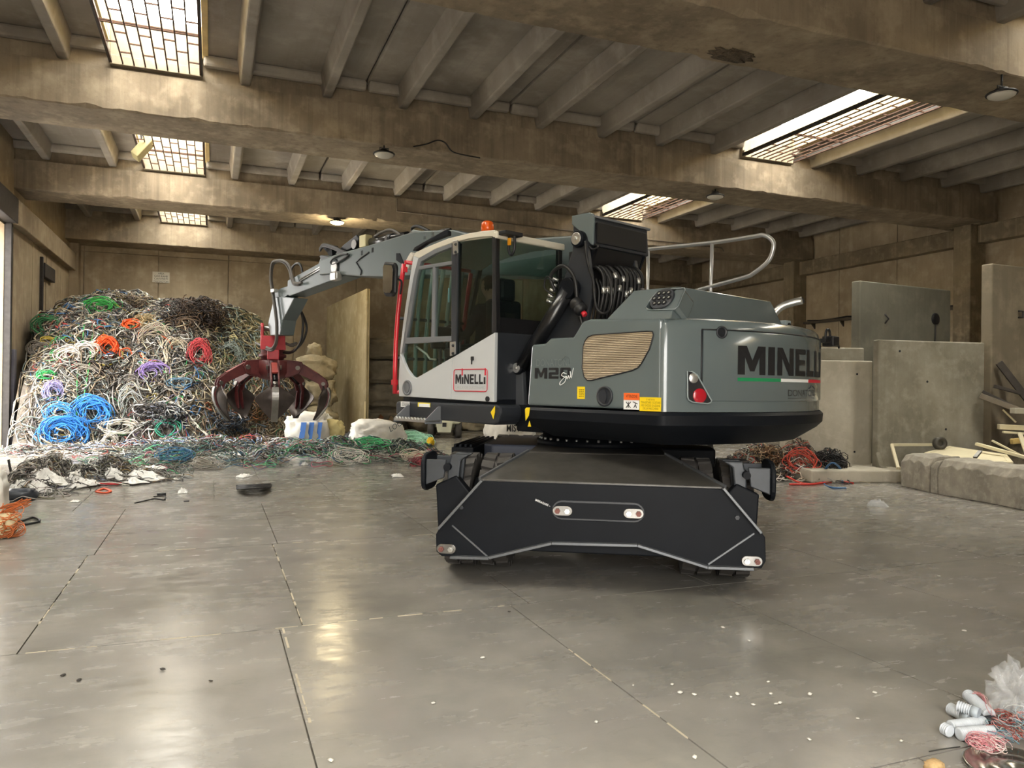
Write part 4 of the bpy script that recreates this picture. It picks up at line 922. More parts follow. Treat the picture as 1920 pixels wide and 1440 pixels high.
# badge on the cab side
A_ = ms(851,694,LT+.004); C_ = ms(913,731,LT+.004); zA, zC = 1.765, 1.545
def badge(u, v): return Vector((A_.x+(C_.x-A_.x)*u, LT+.003, zC+(zA-zC)*v))
fr = []
for cx, cy, a0 in ((.94,.1,-90), (.94,.9,0), (.06,.9,90), (.06,.1,180)):
    for a in range(a0, a0+91, 30): fr.append(badge(cx+.06*math.cos(R_(a)), cy+.1*math.sin(R_(a))))
bd = MB(); bd.tube(fr, .005, 4, closed=True); bd = bd.build('badge_outline', M_decr, cab)
block('lettering', 'MiNELLi', lambda u, v: badge(.05+.9*u, .33+.44*v), M_ink, bd)
for u in (.262, .945): MB().prism([badge(u-.018,.72), badge(u+.018,.72), badge(u+.018,1.04), badge(u-.018,1.04)], (0,.002,0)).build('badge_dot', M_decr, bd)
text('lettering', 'CARICATORI OLEODINAMICI', lambda u, v: badge(.05+.9*u, .1+.14*v), mat('decal_pale_grey', '#a9adaf', .5), bd)
# mirrors, beacon, rear hook, wiper
def mirror(px, lat):
    P = sp(px, lat); c = sum(P, Vector())/len(P); mi = MB().prism(P, (.0,-.05,0)).build('mirror', M_black, cab, bevel=.02)
    n = len(P); MB().prism([c+(p-c)*.8+Vector((-.002,.012,0)) for p in P], (0,.003,0)).build('mirror_glass', mat('mirror_glass', '#b9bcc0', .03, 1.0), mi); return mi
mi = mirror([(720,490),(738,492),(741,500),(739,548),(734,556),(722,556),(718,550),(718,496)], LT+.22)
MB().tube(smooth_pts([ms(738,522,LT+.2), ms(748,524,LT+.14), ms(753,530,LT+.08), ms(751,548,LT+.03), ms(750,556,LT)], 4), .012, 8).build('mirror_arm', M_ink, mi)
q = ms(914,431,1.05); bc = MB().lathe([(.07,0),(.07,.03),(.05,.045),(.058,.05)], (q.x,1.05,3.11), (0,0,1), 20).build('beacon', M_black, cab)
MB().lathe([(.062,.05),(.066,.1),(.062,.15),(.04,.17),(.005,.175)], (q.x,1.05,3.11), (0,0,1), 20).build('beacon_lens', M_orange, bc)
hk = [ms(x, y, 1.1) for x, y in ((948,437),(962,438),(965,448),(964,468),(959,478),(954,470),(954,445))]; hk = [p-Vector((.0,0,0)) for p in hk]
MB().tube(smooth_pts(hk, 5), .014, 7).build('rear_strap', M_ink, cab); q = ms(955,453,1.12); MB().box(q.x-.015,q.x+.015,1.11,1.13,q.z-.035,q.z+.035).build('strap_tag', mat('tag_amber','#f2a81c',.5), cab)
MB().box(XR0-.12, XR0, 1.0, LT-.02, 3.06, 3.1).build('lamp_bracket', M_ink, cab, bevel=.006)
MB().tube([ms(781,650,LT-.25), ms(800,664,LT-.2), ms(806,673,LT-.18), ms(817,674,LT-.18)], .012, 6).build('grab_handle', M_chrome, cab)
# seat, console, monitor
seat = MB().box(.7,1.15,.55,1.02,1.75,1.9).build('seat', M_ink, cab, bevel=.05, seg=3); MB().box(.6,.73,.57,1.0,1.85,2.5).build('seat_back', M_ink, seat, bevel=.05, seg=3)
MB().box(.58,.67,.68,.9,2.48,2.72).build('headrest', M_ink, seat, bevel=.04); MB().box(.7,1.15,.6,.97,1.47,1.75).build('seat_base', M_dark2, seat)
for yy in (.48, 1.06): MB().box(.8,1.25,yy-.04,yy+.06,1.9,2.0).build('arm_console', M_ink, seat, bevel=.02)
MB().tube([(1.22,1.09,2.0),(1.24,1.09,2.12)], .02, 8).build('joystick', M_ink, seat); MB().tube([(1.22,.5,2.0),(1.24,.5,2.12)], .02, 8).build('joystick', M_ink, seat)
MB().box(1.45,1.5,.85,1.12,2.0,2.25).build('monitor', M_ink, cab, bevel=.02); MB().tube([(1.48,1.0,1.5),(1.47,1.0,2.05)], .02, 8).build('monitor_post', M_ink, cab)
MB().tube([(1.72,.78,1.5),(1.57,.78,2.12)], .03, 8).build('steering_column', M_ink, cab); MB().tube([(1.56-.06*math.cos(a),.78+.16*math.sin(a),2.14+.14*math.cos(a)) for a in [2*math.pi*i/24 for i in range(24)]], .015, 6, closed=True).build('steering_wheel', M_ink, cab)
MB().box(1.05,1.06,1.2,1.215,2.47,2.62).build('note', mat('note_blue','#7fa6b5',.7), cab)
# deck under the cab with its step
dkx = [(742,752),(746,749),(928,760),(937,764),(939,777),(934,792),(925,797),(800,786),(742,778)]
D_ = sp(dkx, LT+.02)
for p in D_: p.z = {0:1.40,1:1.42,2:1.42,3:1.41}.get(D_.index(p), p.z)
dk_ = MB().prism(D_, (0,-1.0,0)).build('cab_deck', M_dark, MH, bevel=.02)
side_box('label_plate', 752,753,768,763, M_decw, dk_, LT+.021); lines(dk_, 753,754,767,762, 3, M_ink, LT+.026, 4)
side_box('label_plate', 784,755,807,763, mat('label_yellow','#e8d84a',.5), dk_, LT+.021); side_box('label_field', 786,757,806,763, M_decw, dk_, LT+.024)
MB().prism([p+Vector((0,.004,0)) for p in sp([(929,761),(929,773),(926,786),(921,773)], LT+.02)], (0,.004,0)).build('warning_marker', M_yel, dk_)
st_ = MB()
q0, q1 = ms(742,783,LT+.2), ms(800,787,LT+.2)
stp = MB().box(q1.x, q0.x, LT+.02, LT+.22, 1.215, 1.24).build('cab_step', M_chrome, MH, bevel=.004)
for xx in (q0.x, q1.x): MB().prism([(xx,LT+.0,1.38),(xx,LT+.05,1.38),(xx,LT+.22,1.24),(xx,LT+.22,1.2),(xx,LT+.0,1.2)], (.012,0,0)).build('step_cheek', M_frame, stp, bevel=.003)
n = 10
for i in range(n): MB().prism([(q1.x+(q0.x-q1.x)*(i+.15)/n,LT+.2,1.24),(q1.x+(q0.x-q1.x)*(i+.85)/n,LT+.2,1.24),(q1.x+(q0.x-q1.x)*(i+.5)/n,LT+.2,1.262)], (0,.02,0)).build('step_tooth', M_chrome, stp)
# ================================================================== GRAPPLE (hangs from the stick)
GP = SL_+HX*7.80; GA = math.atan2(-GP.y, -GP.x)
GR = empty('orange_peel_grapple', (GP.x, GP.y, 0), GA+R_(3)); tag(GR, 'dark red orange-peel scrap grapple with five open curved tines hanging from the boom', 'grapple')
# local frame: +x towards the photographer's side
hanger = MB()
for s in (-1, 1): hanger.prism([(-.1,s*.16,2.24),(-.1,s*.16,2.62),(-.06,s*.16,2.68),(.06,s*.16,2.68),(.1,s*.16,2.62),(.1,s*.16,2.24)], (0,.05*s,0))
hanger.box(-.12,.12,-.2,.2,2.2,2.42); hanger = hanger.build('hanger', M_gred, GR, bevel=.015); 
MB().cyl((0,-.25,2.58), (0,.25,2.58), .045, 16).build('hanger_pin', M_steel, hanger)
MB().prism([(.1,-.2,2.45),(.1,.2,2.45),(.14,.22,2.2),(.14,-.22,2.2)], (.03,0,0)).build('hanger_web', M_gred, hanger, bevel=.006)
MB().lathe([(.2,2.02),(.2,2.06),(.24,2.07),(.24,2.12),(.2,2.13),(.2,2.2),(.14,2.24)], (0,0,0), (0,0,1), 28).build('rotator', M_maroon, GR)
MB().box(.15,.24,-.1,.1,2.02,2.2).build('rotator_motor', M_gred, GR, bevel=.012)
MB().tube(smooth_pts([(.1,.22,2.32),(.2,.32,2.28),(.12,.4,2.33),(-.05,.3,2.3)],5), .025, 8).build('hose', M_hoseg, GR)
body = MB().lathe([(.2,2.02),(.3,2.0),(.3,1.78),(.24,1.7),(.1,1.66)], (0,0,0), (0,0,1), 20).build('hub', M_maroon, GR)
tine0 = None
for i in range(5):
    ang = R_(72*i)
    if tine0 is None:
        tn = tine0 = empty('tine', (0,0,0), 0, GR)
        # bracket cheeks on the hub
        for s in (-1, 1): MB().prism([(.2,s*.07,2.03),(.5,s*.07,2.0),(.56,s*.07,1.9),(.5,s*.07,1.78),(.25,s*.07,1.7)], (0,s*.03,0)).build('hub_bracket', M_maroon, tn, bevel=.008)
        MB().cyl((.48,-.13,1.88), (.48,.13,1.88), .04, 14).build('pivot_pin', M_steel, tn)
        arm = [(.42,1.95),(.55,1.95),(.8,1.80),(.97,1.67),(1.0,1.58),(.97,1.46),(.9,1.46),(.84,1.6),(.6,1.72),(.42,1.80)]
        for s in (-1, 1): MB().prism([(x, s*.075, z) for x, z in arm], (0,-s*.03,0)).build('arm_cheek', M_maroon, tn, bevel=.008)
        MB().prism([(.5,-.05,1.965),(.82,-.05,1.79),(.8,-.05,1.765),(.48,-.05,1.93)], (0,.1,0)).build('arm_top_plate', mat('grapple_worn_red','#9c3f38',.5,var=.2,scale=10), tn, bevel=.004)
        MB().cyl((.93,-.1,1.6), (.93,.1,1.6), .035, 14).build('knuckle_pin', M_steel, tn)
        MB().cyl((.55,0,1.86), (.88,0,1.62), .05, 14).build('tine_cylinder', M_barrel, tn)
        # curved blade: outer strap and wide inner shell tapering to the tip
        cur = smooth_pts([(.94,0,1.62),(1.0,0,1.45),(.985,0,1.28),(.90,0,1.10),(.77,0,.94)], 4)
        wid = [.06,.07,.1,.15,.21,.27,.315,.33,.31,.275,.24,.205,.17,.13,.09,.05,.01]
        vs = []; n = len(cur)
        for k, p in enumerate(cur):
            w = wid[min(k, 16)]*.98; 
            for off, sgn in ((0,-1),(0,1)): pass
            vs += [p+Vector((-.015-.06*(w/.28), -w, 0)), p+Vector((0,-w*.45,0)), p+Vector((.012,0,0)), p+Vector((0,w*.45,0)), p+Vector((-.015-.06*(w/.28), w, 0))]
        t_ = MB(); m5 = 5; T = Vector((-.02, 0, .008)); vs2 = [v+T for v in vs]; nv = len(vs)
        fs = [(k*m5+j, k*m5+j+1, (k+1)*m5+j+1, (k+1)*m5+j) for k in range(n-1) for j in range(m5-1)]
        fs2 = [tuple(nv+q for q in f[::-1]) for f in fs]; rimf = []
        for k in range(n-1):
            rimf += [((k+1)*m5, k*m5, nv+k*m5, nv+(k+1)*m5)[::1], (k*m5+4, (k+1)*m5+4, nv+(k+1)*m5+4, nv+k*m5+4)]
        rimf += [tuple(range(5))[::-1]+tuple(nv+j for j in range(5)), tuple((n-1)*m5+j for j in range(5))+tuple(nv+(n-1)*m5+4-j for j in range(5))]
        t_.add(vs+vs2, [f[::-1] for f in fs+fs2]+rimf, 0, True)
        bl = autosmooth(t_.build('blade', mat('blade_steel','#4c4542',.4,.6,var=.35,scale=5,detail=8), tn), 30)
        sv = MB(); out = [p+Vector((.05-.02*k/n,0,0)) for k, p in enumerate(cur)]
        for k in range(2, n-1): sv.hexa([(cur[k].x,-.055,cur[k].z),(out[k].x,-.055,out[k].z),(out[k+1].x,-.055,out[k+1].z),(cur[k+1].x,-.055,cur[k+1].z),(cur[k].x,.055,cur[k].z),(out[k].x,.055,out[k].z),(out[k+1].x,.055,out[k+1].z),(cur[k+1].x,.055,cur[k+1].z)])
        sv.build('wear_strap', M_steel, tn)
        for s in (-1, 1): MB().prism([(.97,s*.06,1.55),(1.04,s*.06,1.42),(1.0,s*.06,1.22),(.9,s*.06,1.1),(.86,s*.06,1.14),(.9,s*.06,1.4)], (0,-s*.02,0)).build('blade_rib', M_maroon, tn, bevel=.004)
    else:
        tn = copy_tree(tine0, GR); tn.rotation_euler = (0, 0, ang)
# ================================================================== CABLES
def cable_mat(name='cable_insulation', rough=.55):
    m = bpy.data.materials.new(name); m.use_nodes = True; nt = m.node_tree; b = nt.nodes['Principled BSDF']; a = nt.nodes.new('ShaderNodeAttribute'); a.attribute_name = 'col'
    nt.links.new(a.outputs['Color'], b.inputs['Base Color']); b.inputs['Roughness'].default_value = rough; return m
M_cable = cable_mat()
def strands_obj(name, lines_, sides=4, parent=None):
    """lines_: list of (points ndarray n x 3, radius, rgb, closed); all become one tangle mesh"""
    V = []; Fq = []; Cc = []; base = 0
    for P, r, c, closed in lines_:
        P = np.asarray(P, float); n = len(P)
        T = (np.roll(P, -1, 0)-np.roll(P, 1, 0)) if closed else np.gradient(P, axis=0)
        T /= np.linalg.norm(T, axis=1)[:, None]+1e-9
        up = np.tile(np.array([.13, .21, .97]), (n, 1)); U = np.cross(up, T); U /= np.linalg.norm(U, axis=1)[:, None]+1e-9; Wv = np.cross(T, U)
        ang = 2*np.pi*np.arange(sides)/sides
        ring = P[:, None, :]+r*(np.cos(ang)[None, :, None]*U[:, None, :]+np.sin(ang)[None, :, None]*Wv[:, None, :])
        V.append(ring.reshape(-1, 3)); m = n if closed else n-1
        i = np.arange(m)[:, None]; j = np.arange(sides)[None, :]; i2 = (i+1) % n; j2 = (j+1) % sides
        q = np.stack([i*sides+j, i*sides+j2, i2*sides+j2, i2*sides+j], -1).reshape(-1, 4)+base
        Fq.append(q); Cc.append(np.tile(np.array(list(c[:3])+[1.0]), (n*sides, 1))); base += n*sides
    V = np.concatenate(V); Fq = np.concatenate(Fq); Cc = np.concatenate(Cc)
    me = bpy.data.meshes.new(name); me.vertices.add(len(V)); me.vertices.foreach_set('co', V.astype(np.float32).ravel())
    me.loops.add(Fq.size); me.loops.foreach_set('vertex_index', Fq.astype(np.int32).ravel()); me.polygons.add(len(Fq)); me.polygons.foreach_set('loop_start', np.arange(0, Fq.size, 4, dtype=np.int32))
    me.polygons.foreach_set('use_smooth', np.ones(len(Fq), bool)); me.update(calc_edges=True)
    at = me.color_attributes.new('col', 'FLOAT_COLOR', 'POINT'); at.data.foreach_set('color', Cc.astype(np.float32).ravel())
    me.materials.append(M_cable); o = bpy.data.objects.new(name, me); COL.objects.link(o); o.parent = parent; return o
def vary(rg, c, a=.18):
    k = 1+rg.uniform(-a, a); return tuple(max(0, min(1, x*k*(1+rg.uniform(-.05, .05)))) for x in lin(c)[:3])
PAL = [('#8b8882', 9), ('#4a4745', 9), ('#2d2825', 8), ('#7a6a58', 7), ('#b1a38c', 6), ('#c9c7c0', 7), ('#5f6a66', 5), ('#3f8f5a', 1.2), ('#3f6f9f', 1.6), ('#a8403a', 1.0), ('#d0592a', .4), ('#6f5f86', .6), ('#8a7a2e', .8)]
def pick(rg, pal):
    t = rg.random()*sum(w for _, w in pal)
    for c, w in pal:
        t -= w
        if t <= 0: return c
    return pal[0][0]
def lay(H, pts, off):
    """push points onto the heap surface z = H(x, y)"""
    out = []
    for p, o in zip(pts, off):
        x, y, z = p; e = .06; h = H(x, y); gx_ = (H(x+e, y)-H(x-e, y))/(2*e); gy_ = (H(x, y+e)-H(x, y-e))/(2*e); L = math.sqrt(1+gx_*gx_+gy_*gy_); d = (z-h)/L
        nx, ny, nz_ = -gx_/L, -gy_/L, 1/L
        out.append((max(XL+.24, x-nx*(d-o)), y-ny*(d-o), max(.012, z-nz_*(d-o))))
    return np.array(out)
def surf_frame(H, x, y):
    e = .12; gx_ = (H(x+e, y)-H(x-e, y))/(2*e); gy_ = (H(x, y+e)-H(x, y-e))/(2*e); n = Vector((-gx_, -gy_, 1)).normalized(); u = Vector((0, 1, 0)).cross(n); u = u.normalized() if u.length > .1 else Vector((1, 0, 0)); return n, u, n.cross(u)
def loop_on(rg, H, x, y, r, c, rad, n=22, lift=.05, asp=None, turns=1):
    nrm, u, w = surf_frame(H, x, y); a0 = rg.uniform(0, 6.28); asp = asp or rg.uniform(.4, 1); tw = rg.uniform(0, 6.28); ph = rg.uniform(0, 6.28); N_ = n*turns; pts = []
    for i in range(N_):
        a = a0+2*math.pi*i/n; k = r*(1+.16*math.sin(2*a+ph)+.1*math.sin(3*a+tw)+(rg.uniform(-.05, .05) if turns > 1 else 0))
        X, Yv = k*math.cos(a), k*asp*math.sin(a); X, Yv = X*math.cos(tw)-Yv*math.sin(tw), X*math.sin(tw)+Yv*math.cos(tw)
        p = Vector((x, y, H(x, y)))+u*X+w*Yv; pts.append(tuple(p))
    off = [lift*(.5+.5*math.sin(3*i*6.28/N_+ph))+rad for i in range(N_)]
    return (lay(H, pts, off), rad, c, turns == 1)
def walk_on(rg, H, x, y, L, c, rad, n=24, lift=.05, curl=.5, dirn=None):
    a = rg.uniform(0, 6.28) if dirn is None else dirn; da = rg.uniform(-curl, curl)*.3; pts = []; s = L/n
    for i in range(n):
        pts.append((x, y, H(x, y))); da = da*.9+rg.uniform(-curl, curl)*.25; a += da; x += math.cos(a)*s; y += math.sin(a)*s
    off = [rad+lift*(.5+.5*math.sin(i*.7+a)) for i in range(n)]
    return (lay(H, pts, off), rad, c, False)
# ---------------------------------------------------------------- the big heap against the back wall
_sil = [(35,606),(95,586),(150,572),(200,561),(250,560),(300,563),(340,560),(380,563),(420,579),(450,592),(480,602),(500,640),(525,690),(545,745),(575,800)]
_cr = [(on_Y(x, y, 25.2).x, max(0, on_Y(x, y, 25.2).z)) for x, y in _sil]; _cr = [(XL-.1, _cr[0][1])]+_cr+[(_cr[-1][0]+.6, 0)]
def crest(x):
    if x <= _cr[0][0]: return _cr[0][1]
    for (a, za), (b, zb) in zip(_cr[:-1], _cr[1:]):
        if a <= x <= b: return za+(zb-za)*(x-a)/(b-a)
    return 0
def H1(x, y):
    c = crest(x)
    if c <= 0: return 0
    f0 = 20.55+.35*noise.noise(Vector((x*.7, 3.1, 0)))+(max(0, x+.3)*.35); s = (y-f0)/(25.0-f0)
    if s <= 0: return 0
    k = 1-(1-min(s, 1))**1.9
    z = c*k*(1+.0); z += k*(.38*noise.noise(Vector((x*.75, y*.75, z*.6)))+.16*noise.noise(Vector((x*2.1, y*2.1, z*1.7))))*min(1, z/.8)
    if s > 1: z -= (s-1)*.6
    return max(0, z)
# core of the heap
gx0, gx1, gy0, gy1 = XL+.31, 3.2, 20.2, 30.1; nx, ny = 64, 70; vs = []; mb = MB()
for i in range(nx+1):
    for j in range(ny+1):
        x, y = gx0+(gx1-gx0)*i/nx, gy0+(gy1-gy0)*j/ny; vs.append((x, y, max(.01, H1(x, y)-.06)))
fs = [(i*(ny+1)+j, (i+1)*(ny+1)+j, (i+1)*(ny+1)+j+1, i*(ny+1)+j+1) for i in range(nx) for j in range(ny) if max(vs[i*(ny+1)+j][2], vs[(i+1)*(ny+1)+j+1][2]) > .012]
M_core = mat('tangle_core', '#4d4842', .9, var=.5, scale=9, detail=8, bump=.8, col2='#7d756a')
heap = mb.add(vs, fs, 0, True).build('cable_heap', M_core); tag(heap, 'huge heap of tangled scrap cables piled against the back wall', 'cable heap', kind='stuff')
rg = random.Random(11); LN = []
_x1, _x2, _x3 = on_Y(318, 600, 25.2).x, on_Y(425, 600, 25.2).x, on_Y(385, 650, 24).x; _zt, _zm = on_Y(370, 628, 25).z, on_Y(370, 700, 23).z
def zone_pal(x, y, z):
    """kinds of cable by where they were dumped on the heap"""
    if _x1 < x < _x2 and z > _zt: return [('#2e2420', 9), ('#4a3a2e', 5), ('#6b5842', 3), ('#1f1a18', 6)]
    if x > _x3 and z > _zm: return [('#8c8262', 6), ('#6d6a55', 5), ('#a39a7c', 5), ('#4b5a52', 3), ('#7d8a86', 4), ('#b9b19a', 2), ('#3a3834', 3)]
    if x > _x3: return [('#6b5a46', 6), ('#7d6a50', 5), ('#56677a', 4), ('#8a8478', 5), ('#8a4a30', 1), ('#3f6a4a', 1.5), ('#a0937c', 3)]
    return PAL
def on_px(x, y, z):
    d = Vector((x, y, z))-EYE; w = d.dot(CF); return (960+F_PX*d.dot(CR)/w, 720-F_PX*d.dot(CU)/w)
k = 0
while k < 3300:
    x = rg.uniform(XL+.45, 2.9); y = rg.uniform(20.5, 26.4); h = H1(x, y)
    if h < .05: continue
    c = vary(rg, pick(rg, zone_pal(x, y, h)), .25); rad = rg.choice((.008, .010, .012, .015, .02))
    if rg.random() < .6: LN.append(loop_on(rg, H1, x, y, rg.uniform(.1, .42)*rg.uniform(.7, 1.5), c, rad, 18, rg.uniform(.02, .14)))
    else: LN.append(walk_on(rg, H1, x, y, rg.uniform(.5, 2.2), c, rad, 18, rg.uniform(.02, .12), .9))
    k += 1
tg = strands_obj('loose_cables', LN, 3, heap); tg['kind'] = 'stuff'
def hit(H, x, y, t0=15.0, t1=32.0):
    d = ray(x, y); t = t0
    while t < t1:
        p = EYE+d*t
        if p.z < H(p.x, p.y) or p.z < 0: return p
        t += .04
    return EYE+d*t1
def coil(px, py, rx, ry, col, n, rad, label, seed, face=.75, H=H1, spread=.12, grp=None, name='cable_coil', t0=15.0, var=.15):
    """wound cable lying on a heap: n loops about one centre, tilted towards the open side"""
    r = random.Random(seed); p = hit(H, px, py, t0); dist = (p-EYE).dot(CF); sx, sy = rx*dist/F_PX, ry*dist/F_PX
    if n > 5: n = int(n*1.5); rad *= .62
    spread = .28 if n > 5 else spread
    view = (EYE-p).normalized(); nrm, _, _ = surf_frame(H, p.x, p.y); ax_ = (view*face+nrm*(1-face)).normalized(); u = Vector((0, 0, 1)).cross(ax_).normalized(); w = ax_.cross(u); out = []
    c0 = p+ax_*(rad*2+.05)
    for i in range(n):
        q = r.uniform(.5, 1.08); a0 = r.uniform(0, 6.28); ph = r.uniform(0, 6.28); cc = c0+u*r.uniform(-1, 1)*sx*spread+w*r.uniform(-1, 1)*sy*spread+ax_*r.uniform(-.06, .10); tl = r.uniform(-.9, .9); pts = []
        for j in range(30):
            a = a0+2*math.pi*j/30; kx = sx*q*(1+.1*math.sin(2*a+ph)+.06*math.sin(3*a-ph)); ky = sy*q*(1+.12*math.sin(3*a+ph)+.08*math.cos(2*a+2*ph))
            v = cc+u*kx*math.cos(a)+w*ky*math.sin(a)+ax_*(tl*.12*math.sin(a+ph)); pts.append((v.x, v.y, max(v.z, rad)))
        out.append((np.array(pts), rad, vary(r, col, var), True))
    o = strands_obj(name, out, 6); tag(o, label, 'cable coil', grp); return o
CO = [(120,812,36,27,'#2f7fd0',26,.017,'bright blue cable coil at the foot of the big cable heap'), (172,778,32,30,'#3a8ada',24,.016,'bright blue cable bundle looped upright over the blue coil'), (112,776,24,17,'#4a93dd',9,.016,'thin loose loops of bright blue cable behind the blue coil'),
 (202,652,17,17,'#e2521f',18,.02,'round orange cable coil in the middle of the heap'), (248,612,16,9,'#e85c24',12,.02,'flattened orange cable hank high on the heap'), (234,664,13,11,'#d4562a',3,.018,'thin single ring of orange cable beside the round orange coil'),
 (286,701,24,19,'#8f7ab8',12,.018,'purple cable coil with a hollow centre on the heap'), (185,577,26,15,'#2f9440',18,.018,'bright green cable coil on the crest of the heap'), (374,662,17,24,'#c0444a',20,.012,'red thin wire tangle on the flank by the grapple of the heap'),
 (132,668,21,15,'#bdb6ab',12,.022,'pale grey thick cable coil on the flank by the gate of the heap'), (163,660,21,15,'#c4bdb2',12,.022,'off-white thick cable coil next to the orange coil'), (222,803,30,13,'#c2bdb2',12,.018,'wide off-white cable ring low on the heap'),
 (206,827,11,11,'#cfcac0',10,.016,'small white cable roll standing at the foot of the heap'), (105,667,8,8,'#3aa856',6,.014,'small green cable ring beside the pale grey coil'), (88,706,17,9,'#2c9a52',8,.016,'green cable hank low on the flank by the gate'), (101,738,14,19,'#8a84ae',14,.014,'lavender cable hank on the flank by the gate'),
 (246,757,19,28,'#9a9e9c',10,.016,'tall grey cable loop standing in the heap'), (312,805,25,20,'#2f9f80',4,.014,'thin teal cable loops above the floor litter'), (437,637,8,6,'#d8d0a0',7,.012,'small cream cable ring on the olive wires'), (92,642,15,9,'#8f7c2a',9,.018,'olive yellow cable coil behind the pale grey coil'),
 (432,668,21,24,'#84918c',14,.012,'grey green thin wire coil near the grapple'), (90,612,24,19,'#2a6a40',10,.016,'dark green cable coil on the heap beside the gate wall'), (338,720,20,10,'#5a7a90',8,.014,'blue grey wire hank below the red tangle'), (330,655,18,22,'#b8ae98',9,.014,'beige cable coil left of the red tangle'),
 (160,700,22,12,'#9c948a',9,.014,'taupe cable coil below the off-white coil'), (290,640,30,26,'#a99f8e',12,.013,'sandy cable loops behind the purple coil'), (76,657,19,15,'#5c564e',10,.016,'dark grey cable coil below the olive yellow coil'), (350,610,20,14,'#5a4836',8,.014,'brown wire loops under the dark matted tangle'), (245,720,18,14,'#7a7672',8,.014,'mid grey cable loops above the tall grey loop'), (270,770,26,14,'#55504c',10,.016,'charcoal cable coil right of the tall grey loop')]
for i, a in enumerate(CO): coil(*a, seed=40+i)
# dark matted tangle on the crest
def tangle(name, label, cat, px, py, rx, ry, n, cols, rad, seed, H=H1, depth=.5, sides=3, t0=15.0, squash=1.0, curl=1.0):
    r = random.Random(seed); p = hit(H, px, py, t0); dist = (p-EYE).dot(CF); sx, sy = rx*dist/F_PX, ry*dist/F_PX; out = []
    for i in range(n):
        while True:
            a, b, c = r.uniform(-1, 1), r.uniform(-1, 1), r.uniform(-1, 1)
            if a*a+b*b+c*c < 1: break
        c0 = Vector((p.x, p.y, p.z))+CR*a*sx+Vector((0, 0, 1))*b*sy+Vector((0, 1, 0))*c*depth; pts = []; d = Vector((r.uniform(-1, 1), r.uniform(-1, 1), r.uniform(-1, 1))).normalized(); q = c0.copy(); L = r.uniform(.25, .7)*curl
        for j in range(14):
            pts.append((q.x, q.y, max(q.z, rad))); d = (d+Vector((r.uniform(-1, 1), r.uniform(-1, 1), r.uniform(-1, 1)))*.45).normalized(); q = q+d*L/9
            e = q-p
            if (e.dot(CR)/sx)**2+(e.z/sy)**2+(e.y/depth)**2 > 1.15: d = (d-e.normalized()*.9).normalized()
        out.append((np.array(pts), rad*r.uniform(.7, 1.3), vary(r, r.choice(cols), .3), False))
    o = strands_obj(name, out, sides); tag(o, label, cat); return o
tangle('wire_tangle', 'matted dark brown wire tangle on the crest of the heap', 'wire tangle', 370, 592, 50, 32, 420, ['#2e2420', '#3d2f26', '#1f1a18', '#57442f'], .012, 5, depth=.6)
tangle('wire_tangle', 'straw coloured wire tangle beside the orange hank', 'wire tangle', 275, 605, 20, 12, 140, ['#a8946c', '#8f7d5a', '#b9a880'], .009, 6, depth=.3)
tangle('wire_tangle', 'dusty brown wire tangle along the crest beside the green coil', 'wire tangle', 240, 568, 40, 12, 200, ['#6e5f4c', '#8d7d68', '#4a4037', '#a4957e'], .010, 7, depth=.4)
tangle('wire_tangle', 'black and white wire tangle low in the middle of the heap', 'wire tangle', 310, 780, 45, 22, 240, ['#1d1c1c', '#2d2b2b', '#c9c8c6', '#4d4a48', '#6b6f78'], .012, 8, depth=.4)
tangle('wire_tangle', 'dark blue grey wire tangle under the open grapple', 'wire tangle', 425, 795, 40, 20, 200, ['#2c3640', '#3f4d5c', '#24282c', '#4c4238'], .011, 9, depth=.4)
tangle('wire_tangle', 'rusty brown wire tangle below the grapple tines', 'wire tangle', 470, 770, 45, 28, 240, ['#4e3a26', '#6b4a2a', '#34302a', '#8a5a30', '#3e4a34'], .011, 10, depth=.4)
def hung(pts, col, rad, label, seed, name='cable', H=H1, lift=.12, n=3):
    r = random.Random(seed); out = []
    base = [hit(H, x, y)+Vector((0, -lift, 0)) for x, y in pts]
    for i in range(n):
        P = smooth_pts([b+Vector((r.uniform(-.05, .05), r.uniform(-.04, .04), r.uniform(-.03, .03))) for b in base], 6); out.append((np.array([tuple(p) for p in P]), rad, vary(r, col, .12), False))
    o = strands_obj(name, out, 6); tag(o, label, 'cable'); return o
hung([(166,592),(160,620),(155,660),(150,710),(146,750),(143,780)], '#3aa04f', .013, 'green cable hanging down the heap from the green coil', 1, n=1)
hung([(178,600),(176,640),(168,680),(160,730),(157,760)], '#4aa85c', .013, 'second green cable trailing towards the blue bundle', 2, n=1)
hung([(280,757),(310,754),(335,762),(360,790),(385,815),(405,830)], '#d9d5cc', .016, 'white cables arching down to the floor at the foot under the grapple', 3)
hung([(260,640),(272,670),(268,700),(285,735)], '#b9a98e', .014, 'beige cables hanging over the purple coil', 4)
hung([(262,640),(250,680),(243,720),(240,740)], '#a89c88', .014, 'sandy cables sagging from the orange hank', 5, n=4)
hung([(60,715),(90,690),(130,690),(60,790),(75,830)], '#8f8a82', .012, 'long grey cable loop sweeping round the foot by the gate', 6, n=2)
hung([(298,640),(310,660),(318,690),(325,720)], '#cbbfa6', .014, 'cream cables hanging right of the purple coil', 7, n=5)
